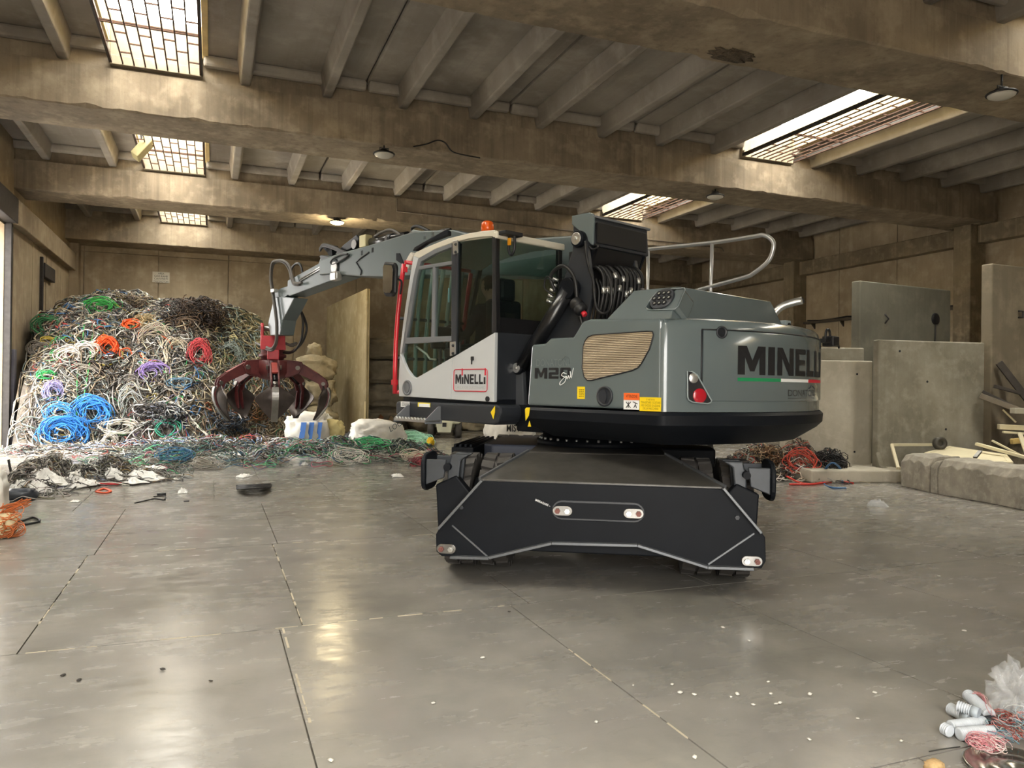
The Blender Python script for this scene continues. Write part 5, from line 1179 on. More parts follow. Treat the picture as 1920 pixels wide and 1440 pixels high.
# ---------------------------------------------------------------- low heaps on the floor
def bumps(lst):
    B = [(on_floor(x, y), r, h) for x, y, r, h in lst]
    def H(x, y):
        z = 0
        for c, r, h in B:
            d = ((x-c.x)**2+(y-c.y)**2)/(r*r)
            if d < 4: z = max(z, h*math.exp(-1.6*d)-.02)
        return max(0, z*(1+.35*noise.noise(Vector((x*2.3, y*2.3, 0)))))
    return H, B
def low_heap(name, label, lst, n, pal, seed, rads=(.006, .008, .011), cat='cable heap', loopr=(.06, .3)):
    H, B = bumps(lst); r = random.Random(seed); L = []; tot = sum(b[1]**2 for b in B)
    for c, rr, h in B:
        for i in range(int(n*rr*rr/tot)):
            x = r.gauss(c.x, rr*.6); y = r.gauss(c.y, rr*.55); col = vary(r, pick(r, pal), .25); rad = r.choice(rads)
            if r.random() < .55: L.append(loop_on(r, H, x, y, r.uniform(*loopr), col, rad, 16, r.uniform(.01, .10)))
            else: L.append(walk_on(r, H, x, y, r.uniform(.3, 1.3), col, rad, 16, r.uniform(.01, .08), 1.0))
    o = strands_obj(name, L, 3); tag(o, label, cat, kind='stuff'); return o, H
PMID = [('#5d6a62', 5), ('#7f8a80', 4), ('#3e4742', 5), ('#a9ada6', 4), ('#2f7a68', 1.5), ('#44627c', 3), ('#6b5d50', 4), ('#4fae72', 2), ('#a35f6a', 1), ('#cfcdc6', 2), ('#2b2a29', 4)]
_, HM = low_heap('cable_litter', 'low spread of grey and green cable scraps across the floor in front of the sacks', [(340,868,.9,.3), (400,866,.8,.4), (460,860,.8,.3), (520,868,.8,.3), (580,870,.8,.35), (640,866,.9,.45), (700,862,.9,.45), (750,862,.8,.4), (300,850,1.0,.2), (790,858,.5,.3)], 900, PMID, 21)
low_heap('cable_litter', 'thin band of coloured cable scraps along the foot of the big heap', [(60,852,.9,.15), (120,852,.9,.18), (190,848,.9,.2), (260,846,.9,.22), (330,842,.9,.25), (400,838,.9,.25), (470,836,.9,.25), (540,838,.9,.22), (600,842,.8,.2)], 620, PAL+[('#c9c7d2', 12), ('#8fa2c4', 5), ('#b04a50', 3)], 22)
_, HL_ = low_heap('cable_litter', 'grey cable scraps mixed with white rags on the floor by the gate', [(62,912,.45,.34), (100,905,.5,.36), (150,905,.5,.25), (205,900,.5,.32), (250,900,.45,.2), (50,930,.35,.2)], 420, [('#55524e', 6), ('#8b8882', 5), ('#2d2a28', 5), ('#6f6a55', 4), ('#b8b4ac', 3), ('#7b6234', 1), ('#8a4038', .8)], 23, (.005, .007, .009))
low_heap('cable_litter', 'sparse wire ends trailing between the two floor heaps', [(180,868,.6,.06), (240,872,.6,.08), (290,876,.6,.08), (330,885,.5,.06)], 90, PMID, 24, (.005, .007))
for i, a in enumerate([(385,880,26,17,'#8f8a80',18,.010,'flat grey cable coil on the floor below the grapple'), (775,832,34,22,'#a9dcc0',34,.010,'pale green wire coil in front of the black tub'), (775,862,22,8,'#cfc6b4',10,.014,'cream cable coil lying flat beside the stabiliser'), (655,862,30,16,'#d5d2c8',10,.008,'white thin wire loops on the floor litter'), (570,838,40,10,'#3fae86',8,.012,'teal cable loops in front of the striped sack'), (330,862,34,14,'#3a6f90',10,.012,'steel blue cable coil on the floor litter'), (290,872,8,8,'#8a8478',8,.008,'small taupe wire coil between the floor heaps'), (690,838,34,12,'#4fb878',10,.012,'bright green cable hank on the floor litter')]):
    coil(*a, seed=80+i, H=HM, face=.35, t0=8.0)
tangle('wire_tangle', 'rust red fine wire tangle beside the stabiliser foot', 'wire tangle', 785, 872, 16, 6, 60, ['#8a3a40', '#a84a50', '#6a3035'], .007, 31, HM, .25, t0=8.0)
_, HR = low_heap('cable_heap', 'knee-high heap of tangled wires beside the pale concrete slab', [(1420,890,.75,.52), (1490,892,.75,.62), (1545,895,.5,.5), (1400,892,.5,.42)], 700, [('#7a6a58', 6), ('#b1a38c', 5), ('#2d2825', 6), ('#8f8f8a', 3), ('#c04a38', 3.5), ('#4a4745', 4), ('#d6d2c8', 2)], 25, (.006, .008, .011))
def floor_cable(pts, col, rad, label, z=None, n=1, seed=0, cat='cable', grp=None, name='cable'):
    r = random.Random(seed); out = []
    for k in range(n):
        P = smooth_pts([on_floor(x+r.uniform(-2, 2)*(n > 1), y, (z if z is not None else rad)+(zz[0] if zz else 0)) for x, y, *zz in pts], 6); out.append((np.array([tuple(p) for p in P]), rad, vary(r, col, .1), False))
    o = strands_obj(name, out, 7); tag(o, label, cat, grp); return o
floor_cable([(1480,908),(1520,908),(1545,905),(1570,903),(1600,906)], '#c03028', .018, 'red cable lying along the floor before the wire heap', seed=1)
floor_cable([(1585,915),(1560,914),(1545,905),(1548,880,.2),(1560,868,.35),(1575,880,.2),(1580,905)], '#3f6f9f', .012, 'blue cable looping out of the wire heap', n=3, seed=2)
floor_cable([(1475,893,.1),(1500,905,.0),(1525,908)], '#d24638', .016, 'orange red cable sagging from the wire heap', seed=3)
floor_cable([(1470,900,.02),(1495,890,.06),(1520,888,.06),(1550,900,.0)], '#3f9a58', .01, 'thin green cable across the wire heap', seed=4)
coil(1500,868,26,20,'#c04a38',7,.014,'red orange cable loops on top of the wire heap', seed=95, H=HR, face=.5, t0=6.0)
tangle('wire_tangle', 'dark copper wire tangle on top of the wire heap', 'wire tangle', 1440, 858, 40, 18, 160, ['#6a4a32', '#8a6a4a', '#3a2d24', '#b39a7a'], .008, 33, HR, .3, t0=6.0)
tangle('wire_tangle', 'black wire tangle on the wire heap beside the slab foot', 'wire tangle', 1555, 868, 26, 22, 120, ['#1b1b1c', '#2c2b2b', '#4a4644'], .008, 34, HR, .3, t0=6.0)
# ================================================================== SACKS, SLABS, TIMBER, LAMPS, LITTER
def lump(c, size, seed, sub=4, wr=.18, fr=1.6, flat=True, rot=0.0, box=.55):
    """soft crumpled sack: a boxy ball with folds and a flattened base; returns MB in world coordinates"""
    bm = bmesh.new(); bmesh.ops.create_icosphere(bm, subdivisions=sub, radius=1); mb = MB(); vs = []; o = Vector((seed*7.3, seed*3.1, seed))
    sx, sy, sz = size; cr, sr_ = math.cos(rot), math.sin(rot)
    for v in bm.verts:
        p = v.co.copy(); q = Vector([math.copysign(abs(t)**box, t) for t in p]); q = q.lerp(p, .35)
        n1 = noise.noise(p*fr+o); n2 = 1-abs(noise.noise(p*fr*2.1+o*2))*2.6; n3 = 1-abs(noise.noise(p*fr*4.4+o*3))*2.6
        q *= 1+wr*(n1*.9+(n2-.5)*.6+(n3-.5)*.34)
        x, y, z = q.x*sx, q.y*sy, q.z*sz
        if flat and z < -sz*.8: z = -sz*.8
        x, y = x*cr-y*sr_, x*sr_+y*cr; vs.append((c[0]+x, c[1]+y, max(.004, c[2]+z+sz*.8)))
    fs = [[v.index for v in f.verts] for f in bm.faces]; bm.free(); return mb.add(vs, fs, 0, True)
M_sackw = mat('woven_white', '#d9d6ce', .8, var=.12, scale=4, bump=.3, detail=8)
M_sackb = mat('woven_beige', '#b5ab93', .85, var=.2, scale=4, bump=.4, detail=8)
M_sackg = mat('woven_dusty_grey', '#9a917f', .85, var=.2, scale=4, bump=.4, detail=8)
M_blue = mat('sack_stripe_blue', '#3d6ab0', .7); M_film = mat('white_film', '#dddcd8', .5, var=.12, scale=6, bump=.2)
def floor_at(px, py): p = on_floor(px, py); return p.x, p.y
def size_at(p, w, h): d = (Vector((p[0], p[1], 1))-EYE).dot(CF); return w*d/F_PX/2, h*d/F_PX/2
def sack(px, base, w, h, Y, label, mt, seed, z0=0.0, dep=.8, grp=None, wr=.18, name='bulk_sack', fr=1.6, rot=0.0):
    p = on_Y(px, base, Y); sx, sz = size_at(p, w, h); o = lump((p.x, Y, z0), (sx, sx*dep, sz/.9), seed, wr=wr, fr=fr, rot=rot).build(name, mt); tag(o, label, 'sack', grp); return o, p, sx, sz
# beige sacks heaped between the cable heap and the upright panel
s1, *_ = sack(590, 800, 80, 53, 25.2, 'beige woven sack at the bottom of the heap beside the upright concrete panel', M_sackb, 1, dep=.9, wr=.22)
sack(596, 740, 66, 51, 25.4, 'crumpled beige sack in the middle of the sack heap beside the panel', M_sackb, 2, z0=.88, wr=.28, fr=2.2)
sack(587, 690, 80, 44, 25.6, 'bulging beige sack on top of the sack heap beside the panel', M_sackb, 3, z0=1.72, wr=.25)
sack(590, 665, 26, 28, 25.6, 'small knotted beige sack neck standing on top of the sack heap', M_sackb, 4, z0=2.42, wr=.3, fr=2.5)
b, p, sx, sz = sack(575, 826, 78, 62, 20.6, 'white bulk sack with blue stripes slumped under the grapple', M_sackw, 5, wr=.2, dep=.8)
for px_, wd in ((585, 8), (601, 7), (566, 9)):
    pts = []
    for k in range(9):
        y = 792+k*4; d = ray(px_-k*.6+(4 if px_ < 580 else 0), y); q = EYE+d*((p.y-sx*.83-.02-EYE.y)/d.y); pts.append(q)
    dv = CR*(wd*22/F_PX/2); pp = [q-dv for q in pts]+[q+dv for q in pts[::-1]]
    MB().prism(pp, (0, .05, 0)).build('stripe', M_blue, b)
sack(603, 800, 44, 56, 21.3, 'white plastic sack standing behind the blue striped sack', M_sackw, 6, wr=.25)
sack(622, 826, 46, 44, 20.9, 'yellowed sack lying right of the blue striped sack', mat('yellowed_sack','#c9bb86',.8,var=.15,scale=4), 7, wr=.22)
b, p, sx, sz = sack(708, 838, 104, 56, 18.8, 'white woven bag with black print slumped on the floor before the stacked sacks', M_sackw, 8, wr=.2, dep=.6, rot=.3)
text('print', 'LOG', quad_fn(Vector((p.x+.22, p.y-sx*.62-.02, .45)), Vector((p.x+.5, p.y-sx*.62-.02, .62)), Vector((p.x+.18, p.y-sx*.62-.02, .58))), M_inkgrey, b)
sack(668, 832, 40, 30, 19.6, 'black film sack lying at the foot of the upright concrete panel', mat('black_film','#2b2a2a',.45,var=.3,scale=6), 9, wr=.3)
for i, (px_, z0, w, h, lab) in enumerate(((714,0,110,64,'dusty grey bulk sack at the bottom of the stack right of the panel'), (708,.83,100,66,'dusty grey bulk sack second from the bottom right of the panel'), (706,1.66,96,60,'dusty grey bulk sack third from the bottom right of the panel'), (716,2.49,110,52,'dusty grey bulk sack on top of the stack right of the panel'))):
    p = on_Y(px_, 700, 27.2); sx, sz = size_at(p, w, h); o = lump((p.x, 27.2, z0), (sx, .85, .46 if i < 3 else .42), 20+i, wr=.24, fr=2.0, box=.42).build('bulk_sack', M_sackg); tag(o, lab, 'sack', 'stacked bulk sacks')
for i, (px_, w, lab) in enumerate(((808,90,'grey bulk sack behind the cab step'), (898,90,'brown mottled sack half hidden under the cab deck'))):
    p = on_Y(px_, 780, 26.3); sx, sz = size_at(p, w, 60); o = lump((p.x, 26.3, 0), (sx, .8, .62), 30+i, wr=.18, box=.45).build('bulk_sack', M_sackg if i == 0 else M_sackb); tag(o, lab, 'sack')
b, p, sx, sz = sack(955, 818, 92, 44, 21.0, 'white bulk sack marked with black letters behind the undercarriage', M_sackw, 12, wr=.14)
text('print', 'MISTO', quad_fn(Vector((p.x-.32, p.y-sx*.84, .3)), Vector((p.x+.25, p.y-sx*.84-.02, .3)), Vector((p.x-.32, p.y-sx*.84, .5))), M_ink, b, .01)
# black tub, yellow scraps, pallet ends beside the bag
p = on_floor(744, 825); tb = MB().lathe([(.16,0),(.22,.24),(.235,.245),(.235,.26),(.2,.26),(.15,.03)], (p.x, p.y, 0), (0,0,1), 20).build('tub', M_black); tag(tb, 'black round plastic tub on the floor behind the pale green wire', 'tub')
p = on_floor(693, 826); o = lump((p.x+.15, 22.15, .34), (.14, .12, .1), 41, sub=3, wr=.3).build('rag', mat('yellow_rag','#d8b21e',.7,var=.2)); tag(o, 'yellow rag lying on the slatted crate before the stacked grey sacks', 'rag')
p = on_floor(776, 826); o = lump((p.x, 19.8, 0), (.1, .1, .12), 42, sub=3, wr=.35).build('rag', MATS['yellow_rag']); tag(o, 'bright yellow rag right of the black tub', 'rag')
for i, (a, bb, col, lab) in enumerate((((700,820),(716,780),'#8a5a3a','brown board leaning against the stacked grey sacks'), ((707,822),(720,782),'#a89474','pale board leaning against the stacked grey sacks'))):
    q0 = on_Y(*a, 25.6); q1 = on_Y(*bb, 26.3); q0.z = .02; q0.x += .28*i; q1.x += .28*i; o = MB().bar(q0, q1, .16, .04, up=(0,1,0)).build('board', mat('board_%d' % i, col, .8, var=.2)); tag(o, lab, 'board')
p0 = on_Y(682, 825, 22.6); p0.z = .0; o = MB().bar(p0, p0+Vector((.03,0,1.1)), .03, .05).build('wooden_batten', mat('batten','#c9b890',.8)); tag(o, 'thin pale batten standing beside the upright panel edge', 'batten')
p = on_floor(690, 828); o = MB(); o.box(p.x-.1, p.x+.45, 22.0, 22.3, 0, .35); o = o.build('crate', mat('crate_grey','#a9a79f',.7,var=.15), bevel=.02); 
for k in range(4): MB().box(p.x-.08+k*.14, p.x+.0+k*.14, 21.985, 22.0, .04, .31).build('crate_slat', mat('crate_pale','#c9c7bf',.7), o)
tag(o, 'pale grey slatted crate at the foot of the stacked sacks', 'crate')
# ---------------------------------------------------------------- upright panel beside the sacks
A = on_floor(683, 819); zt_ = (on_plane(684, 541, A, CF)).z; B_ = on_Y(613, 575, 29.4); nrm = Vector((B_.x-A.x, B_.y-A.y, 0)).normalized(); tw = Vector((nrm.y, -nrm.x, 0))
pnl = MB(); pp = [Vector((A.x, A.y, 0)), Vector((B_.x, B_.y, 0)), Vector((B_.x, B_.y, B_.z)), Vector((A.x, A.y, zt_))]
M_pnl = concrete('panel_concrete', '#b3a687', '#948765', '#c9bd9f', .45)
pnl.prism(pp, tw*.13, 0); pnl = pnl.build('concrete_panel', M_pnl, bevel=.02); tag(pnl, 'tall pale concrete panel standing on edge between the sacks', 'concrete panel')
MB().prism([p+tw*.0-nrm*.03 for p in (pp[0], pp[0]+nrm*.1, pp[3]+nrm*.1, pp[3])], tw*.05).build('edge_strip', M_pnl, pnl, bevel=.01)
# ---------------------------------------------------------------- retaining slabs on the right
def slab(name, label, corners, depth, mt, base_z=0.0, foot=None, d=.16, away=None):
    """corners: pixel + camera depth of top-left and top-right; stands on the floor"""
    P = []
    for (x, y), dd in zip(corners, depth): P.append(EYE+ray(x, y)*dd)
    a, b = P; t = Vector((b.x-a.x, b.y-a.y, 0)).normalized(); n = Vector((-t.y, t.x, 0)); n = n if n.y > 0 else -n
    z = (a.z+b.z)/2; a2, b2 = Vector((a.x, a.y, 0)), Vector((b.x, b.y, 0))
    o = MB().prism([a2, b2, Vector((b.x, b.y, z)), Vector((a.x, a.y, z))], n*d).build(name, mt, bevel=.025, seg=3); tag(o, label, 'concrete slab')
    if foot:
        f = MB(); f.prism([a2-t*.02+n*0, a2-t*.02-n*foot, a2-t*.02-n*foot+Vector((0,0,.16)), a2-t*.02-n*.05+Vector((0,0,.3)), a2-t*.02+Vector((0,0,.34))], b2-a2+t*.04).build('slab_foot', mt, o, bevel=.02)
    return o, a2, b2, t, n, z
o, a, b, t, n, z = slab('concrete_slab', 'grey stained concrete slab with upright marks standing behind the broken kerb', ((1648,637),(1871,643)), (13.9, 14.5), M_slab, foot=.0)
MB().prism([a-t*.06-n*.0, a-t*.06-n*.5, a-t*.06-n*.5+Vector((0,0,.14)), a-t*.06-n*.12+Vector((0,0,.26)), a-t*.06-n*.02+Vector((0,0,.5))], t*.1).build('slab_foot', M_slab, o, bevel=.02)
for u, zz in ((.17, z-.2), (.93, z-.22), (.4, z-.75), (.56, .9)): q = a+t*(b-a).length*u; MB().cyl(Vector((q.x, q.y, zz))-n*.004, Vector((q.x, q.y, zz))+n*.02, .022, 12).build('anchor_hole_disc', M_ink, o)  # solid black discs: the shade inside the anchor holes is put into the colour
o, a, b, t, n, z = slab('concrete_slab', 'pale concrete slab with a rough right edge beside the wire heap', ((1470,676),(1637,675)), (14.2, 14.4), M_slabpale)
MB().prism([a-n*1.05, b-n*1.05+t*.12, b+n*.4+t*.12, a+n*.4], (0,0,.22)).build('slab_foot', M_slabpale, o, bevel=.03)
for u, zz in ((.82, z-.25), (.8, .45)): q = a+t*(b-a).length*u; MB().cyl(Vector((q.x, q.y, zz))-n*.004, Vector((q.x, q.y, zz))+n*.02, .02, 12).build('anchor_hole_disc', M_ink, o)  # black discs again, painted for the shade of holes that are not cut
slab('concrete_slab', 'low grey concrete slab just behind the pale slab', ((1500,652),(1621,651)), (15.2, 15.3), M_slab)
o, a, b, t, n, z = slab('concrete_slab', 'tall dark grey concrete slab with a round dark socket by the column', ((1613,525),(1783,545)), (16.2, 17.6), concrete('dark_slab_concrete', '#7f7d70', '#67655a', '#8f8c7e', .35), d=.22)
q = on_plane(1753, 598, a, n); MB().lathe([(.13,-.0),(.13,.03),(.1,.04),(.02,.05)], q-n*.0, -n, 20).build('socket', M_ink, o); MB().tube([q-n*.02, q-n*.02+Vector((-.02,0,-.5)), q-n*.02+Vector((.0,0,-1.1))], .015, 6).build('socket_cable', M_dsteel, o)
q = on_plane(1657, 598, a, n); MB().tube([q-n*.03+Vector((0,0,.1)), q-n*.06+t*.08, q-n*.03+Vector((0,0,-.1))], .018, 6).build('lifting_eye', M_dsteel, o)
o, a, b, t, n, z = slab('concrete_slab', 'tall brownish concrete slab behind the leaning timber', ((1861,497),(2060,513)), (14.3, 15.6), concrete('brown_slab_concrete', '#8d8371', '#736a5a', '#a2978250'[:7], .35), d=.22)
q = on_plane(1912, 590, a, n); MB().tube([q-n*.03+Vector((0,0,.06))-t*.08, q-n*.06+Vector((0,0,.06)), q-n*.06+Vector((0,0,-.06)), q-n*.03+Vector((0,0,-.06))-t*.08], .018, 6).build('lifting_eye', M_dsteel, o)
# ---------------------------------------------------------------- broken kerb
_kd = (on_floor(1960, 965)-on_floor(1688, 911)).normalized(); KN = Vector((-_kd.y, _kd.x, 0)); KN = KN if KN.x > 0 else -KN
def kerb(px, label, hts, seed, thick=.62):
    F = [on_floor(x, y) for x, y in px]; mb = MB(); r = random.Random(seed); prof = []
    ctr = sum(F, Vector())/len(F); d = (F[-1]-F[0]).normalized(); n = KN; S = []
    pts = []
    for a, b in zip(F[:-1], F[1:]):
        for k in range(8): pts.append(a.lerp(b, k/8))
    pts.append(F[-1]); rings = []
    for i, p in enumerate(pts):
        h = hts[0]+(hts[1]-hts[0])*i/(len(pts)-1)+r.uniform(-.012, .012); c = .05+r.uniform(0, .05)
        rings.append([p+n*r.uniform(0, .02), p+n*r.uniform(-.01, .02)+Vector((0,0,h*.5)), p+n*r.uniform(-.01, .02)+Vector((0,0,h-c*1.6)), p+n*c+Vector((0,0,h-c*.3)), p+n*(c*2.4)+Vector((0,0,h)), p+n*(thick-.08)+Vector((0,0,h)), p+n*thick+Vector((0,0,h-.08)), p+n*thick])
    m = 8; mb.add([v for rg_ in rings for v in rg_], [(i*m+j, i*m+(j+1) % m, (i+1)*m+(j+1) % m, (i+1)*m+j) for i in range(len(rings)-1) for j in range(m)], 0, False)
    mb.f += [list(range(m))[::-1], [(len(rings)-1)*m+j for j in range(m)]]; mb.m += [0, 0]; mb.s += [False, False]
    o = mb.build('concrete_kerb', M_kerb, bevel=.012); tag(o, label, 'kerb'); return o
kerb([(1688,911),(1741,923)], 'short broken end of the concrete kerb with a dark stained face', (.56, .56), 1)
kerb([(1743.5,923.5),(1756,926)], 'small cracked wedge of concrete between the two kerb pieces', (.5, .52), 3, .5)
kerb([(1758.5,926.6),(1860,945),(1960,965),(2060,985)], 'long concrete kerb with chipped edges in front of the boards', (.56, .56), 2)
# ---------------------------------------------------------------- timber and boards behind the kerb
M_cream = mat('cream_board', '#d9cfae', .6, var=.08, scale=3); M_dwood = mat('dark_wet_wood', '#3f3a35', .6, var=.3, scale=5); M_gwood = mat('grey_wood', '#7d7466', .7, var=.2, scale=5)
def stick(a, da, b, db, w, h, mt, label, cat='plank', name='plank', up=(0,0,1), ends=True):
    p, q = EYE+ray(*a)*da, EYE+ray(*b)*db; p.z = max(p.z, h/2+.002); q.z = max(q.z, h/2+.002); o = MB().bar(p, q, w, h, up=up).build(name, mt, bevel=.006); tag(o, label, cat); return o
# rubble core carrying the boards
hb_ = bumps([(1790,905,.6,.42), (1855,905,.6,.5), (1930,900,.7,.82), (1990,898,.8,.98)])[0]; vs = []; mb = MB(); c0 = on_floor(1890, 912); nx = 70
for i in range(nx+1):
    for j in range(nx+1):
        x, y = c0.x-2.2+4.6*i/nx, c0.y-2.6+4.6*j/nx; vs.append((x, y, hb_(x, y)*(1+.3*noise.noise(Vector((x*5, y*5, 1)))+.25*abs(noise.noise(Vector((x*13, y*13, 4)))))-.002))
mb.add(vs, [(i*(nx+1)+j, (i+1)*(nx+1)+j, (i+1)*(nx+1)+j+1, i*(nx+1)+j+1) for i in range(nx) for j in range(nx) if vs[i*(nx+1)+j][2] > .005 or vs[(i+1)*(nx+1)+j+1][2] > .005], 0, True)
tag(mb.build('rubble', mat('rubble_dark','#4d463c',.9,var=.5,scale=8,bump=.8,col2='#7b715f')), 'dark rubble and dust under the boards behind the kerb', 'rubble', kind='stuff')
P = [EYE+ray(x, y)*d for x, y, d in ((1733,848,13.4),(1780,836,13.9),(1888,852,13.1),(1900,866,12.3),(1790,866,12.75))]
o = MB().prism([P[0], P[1], P[2], P[3], P[4]], (0,0,-.03)).build('cream_door_panel', M_cream, bevel=.006); tag(o, 'cream coloured door panel lying flat on rubble behind the kerb', 'board')
c_ = sum(P, Vector())/5; MB().tube([c_+(q-c_)*.86+Vector((0,0,.004)) for q in P], .008, 6, closed=True).build('panel_moulding', M_cream, o)
fr_ = MB(); Q = [EYE+ray(x, y)*d for x, y, d in ((1672,834,13.7),(1760,834,13.9),(1765,880,13.5),(1684,878,13.2))]
fo_ = empty('timber_frame', (Q[3].x, Q[3].y, 0)); tag(fo_, 'pale wooden frame leaning between the stained slab and the kerb', 'frame')
for a, b in ((0,1),(1,2),(2,3),(3,0)):
    o = MB().bar(Q[a]-fo_.location, Q[b]-fo_.location, .05, .05).build('frame_rail', M_cream, fo_, bevel=.005)
ST = [((1830,832),13.2,(1960,868),12.4,.09,.05,M_cream,'pale batten on top sloping towards the kerb end'), ((1860,826),13.4,(1930,862),13.0,.06,.03,M_cream,'short thin white strip tilted among the pale boards'), ((1872,800),13.8,(1990,806),13.6,.12,.09,M_cream,'bundle-thick cream plank lying level on the boards'), ((1880,810),13.7,(1990,818),13.5,.08,.04,M_cream,'narrow cream plank right under the thick cream plank'),
 ((1896,828),13.3,(1980,818),13.2,.1,.09,mat('yellow_timber','#b59c5e',.7,var=.2),'yellowish square timber end poking out of the boards'), ((1912,812),13.1,(1925,850),12.9,.07,.03,M_cream,'upright pale slat leaning over the boards'), ((1838,742),14.2,(1935,778),13.8,.24,.10,M_gwood,'broad grey brown beam slanting down from the stained slab'), ((1842,734),14.25,(1920,772),13.9,.08,.06,M_dwood,'dark wet lath on the upper edge of the grey brown beam'),
 ((1864,724),14.2,(1960,750),14.1,.06,.06,M_dwood,'thin dark pole slanting above the grey brown beam'), ((1873,680),14.25,(1935,760),14.1,.06,.12,M_dwood,'dark board leaning steeply on the brownish slab'), ((1898,770),13.6,(1990,772),13.6,.14,.10,mat('silver_wood','#a9a595',.7,var=.15),'silver grey squared timber pointing at the slab'), ((1880,768),14.0,(1905,792),13.9,.05,.03,M_cream,'short pale lath under the grey brown beam')]
for s in ST: stick(*s)
p, q = EYE+ray(1828,858)*12.3, EYE+ray(1838,846)*12.4; o = MB().bar(p, q, .06, .03).build('metal_offcut', M_steel, bevel=.003); tag(o, 'short grey metal offcut on the cream panel', 'offcut')
p = EYE+ray(1762,831)*13.6; o = MB().lathe([(.1,-.06),(.11,-.05),(.11,.05),(.06,.06),(.05,.02)], p, (-.3,-.9,.1), 18).build('pipe_coupling', mat('coupling_grey','#4d4a44',.5,.5)); tag(o, 'dark round pipe coupling on top of the pale frame', 'coupling')
r = random.Random(9)
for i in range(4):
    p = on_floor(1812+i*26, 866); p.z = .5; o = lump((p.x, p.y, .45), (.16, .12, .05), 60+i, sub=3, wr=.5).build('torn_film', M_film if i % 2 else M_sackg); tag(o, ('torn grey film among the boards near the metal offcut', 'torn white film on the boards right of the offcut', 'crumpled dusty film at the kerb edge under the battens', 'white plastic scrap under the pale slat')[i], 'film')
# ---------------------------------------------------------------- lamps
def lamp(px, py, z, label, lit=False, drop=.3):
    p = on_floor(px, py, z); root = empty('high_bay_lamp', (p.x, p.y, z)); tag(root, label, 'lamp')
    MB().lathe([(.21,0),(.215,.015),(.2,.03),(.1,.06),(.09,.09),(.05,.11)], (0,0,0), (0,0,1), 28).build('lamp_housing', M_black, root)
    m = mat('lamp_glass_lit', '#fff0c8', .4, emit=('#ffe09a', 30)) if lit else mat('lamp_glass', '#c9c6bd', .35)
    MB().lathe([(.03,-.06),(.12,-.05),(.18,-.02),(.19,.004)], (0,0,0), (0,0,1), 28).build('lamp_glass', m, root)
    MB().cyl((0,0,.1), (0,0,ZB-z+.004), .015, 8).build('lamp_stem', M_black, root)
    MB().tube([(-.09,0,.06),(-.09,0,.125),(.09,0,.125),(.09,0,.06)], .01, 6).build('lamp_bracket', M_black, root); return root
lamp(720, 290, 6.12, 'unlit black high bay lamp under the second beam above the stick')
lamp(1341, 369, 6.12, 'unlit black high bay lamp under the beam by the handrail')
lamp(1878, 178, 6.0, 'unlit black high bay lamp hanging from the beam near the right skylight')
lit_lamp = lamp(632, 417, 6.16, 'lit high bay lamp glowing warm yellow under the third beam', True)
p = on_floor(632, 417, 6.16); ld = bpy.data.lights.new('lamp_light', 'POINT'); ld.energy = 60; ld.color = (1, .82, .5); ld.shadow_soft_size = .15; lo = bpy.data.objects.new('lamp_light', ld); COL.objects.link(lo); lo.parent = lit_lamp; lo.location = (0, 0, -.22)
# floodlight box by the left skylight, conduit runs, wall notice, cable tray
p = on_Y(268, 278, 19.7); fb = MB().obox((p.x, p.y, p.z), Vector((.8,0,-.6)).normalized(), Vector((0,1,0)), Vector((.6,0,.8)).normalized(), .09, .25, .28).build('floodlight', mat('floodlight_cream','#a99f76',.6,var=.1), bevel=.02); tag(fb, 'cream floodlight box fixed beside the left skylight', 'floodlight')
MB().bar((p.x-.02, p.y, p.z+.15), (p.x-.06, p.y, ZR+.01), .05, .05).build('floodlight_arm', M_dsteel, fb)
def conduit(pts, r_, label):
    o = MB().tube(pts, r_, 7).build('conduit', mat('conduit_grey','#6b6256',.6,.2,var=.2)); tag(o, label, 'conduit')
yC = BEAMS[3]-.03
conduit([(4.9,yC,ZT-.1),(4.9,yC,ZB+.32),(9.5,yC,ZB+.24),(14.5,yC,ZB+.16),(16.2,yC,ZB+.13),(16.3,yC,ZB+.02)], .02, 'thin conduit along the third beam behind the handrail')
q = on_Y(302, 520, YB-.05); nt_ = MB().box(q.x-.28, q.x+.28, YB-.06, YB-.05, q.z-.19, q.z+.19).build('wall_notice', mat('notice_white','#cfcabb',.8)); tag(nt_, 'white printed notice on the back wall above the cable heap', 'notice')
for i, s in enumerate(('AREA', 'CAVI RAME', 'CAVI MISTI', 'CAVI MOTORI')):
    w = (.1, .22, .22, .24)[i]; text('print', s, quad_fn(Vector((q.x-w, YB-.062, q.z+.1-.095*i)), Vector((q.x+w, YB-.062, q.z+.1-.095*i)), Vector((q.x-w, YB-.062, q.z+.165-.095*i))), M_ink, nt_)
tr = MB(); tr.box(XR-.2, XR-.02, 15.84, 22.22, 4.0, 4.08); tr = tr.build('cable_tray', mat('tray_dark','#4b4338',.7,var=.2)); tag(tr, 'dark cable tray bracketed along the right wall', 'cable tray')
for k in range(5): MB().prism([(XR-.2,16.4+k*1.35,4.0),(XR-.02,16.4+k*1.35,4.0),(XR-.02,16.4+k*1.35,3.8)], (0,.05,0)).build('tray_bracket', MATS['tray_dark'], tr)
MB().tube([(XR-.1,15.9+k*.62,4.1+.03*math.sin(k*2)) for k in range(11)], .03, 6).build('tray_cable', M_hose, tr)
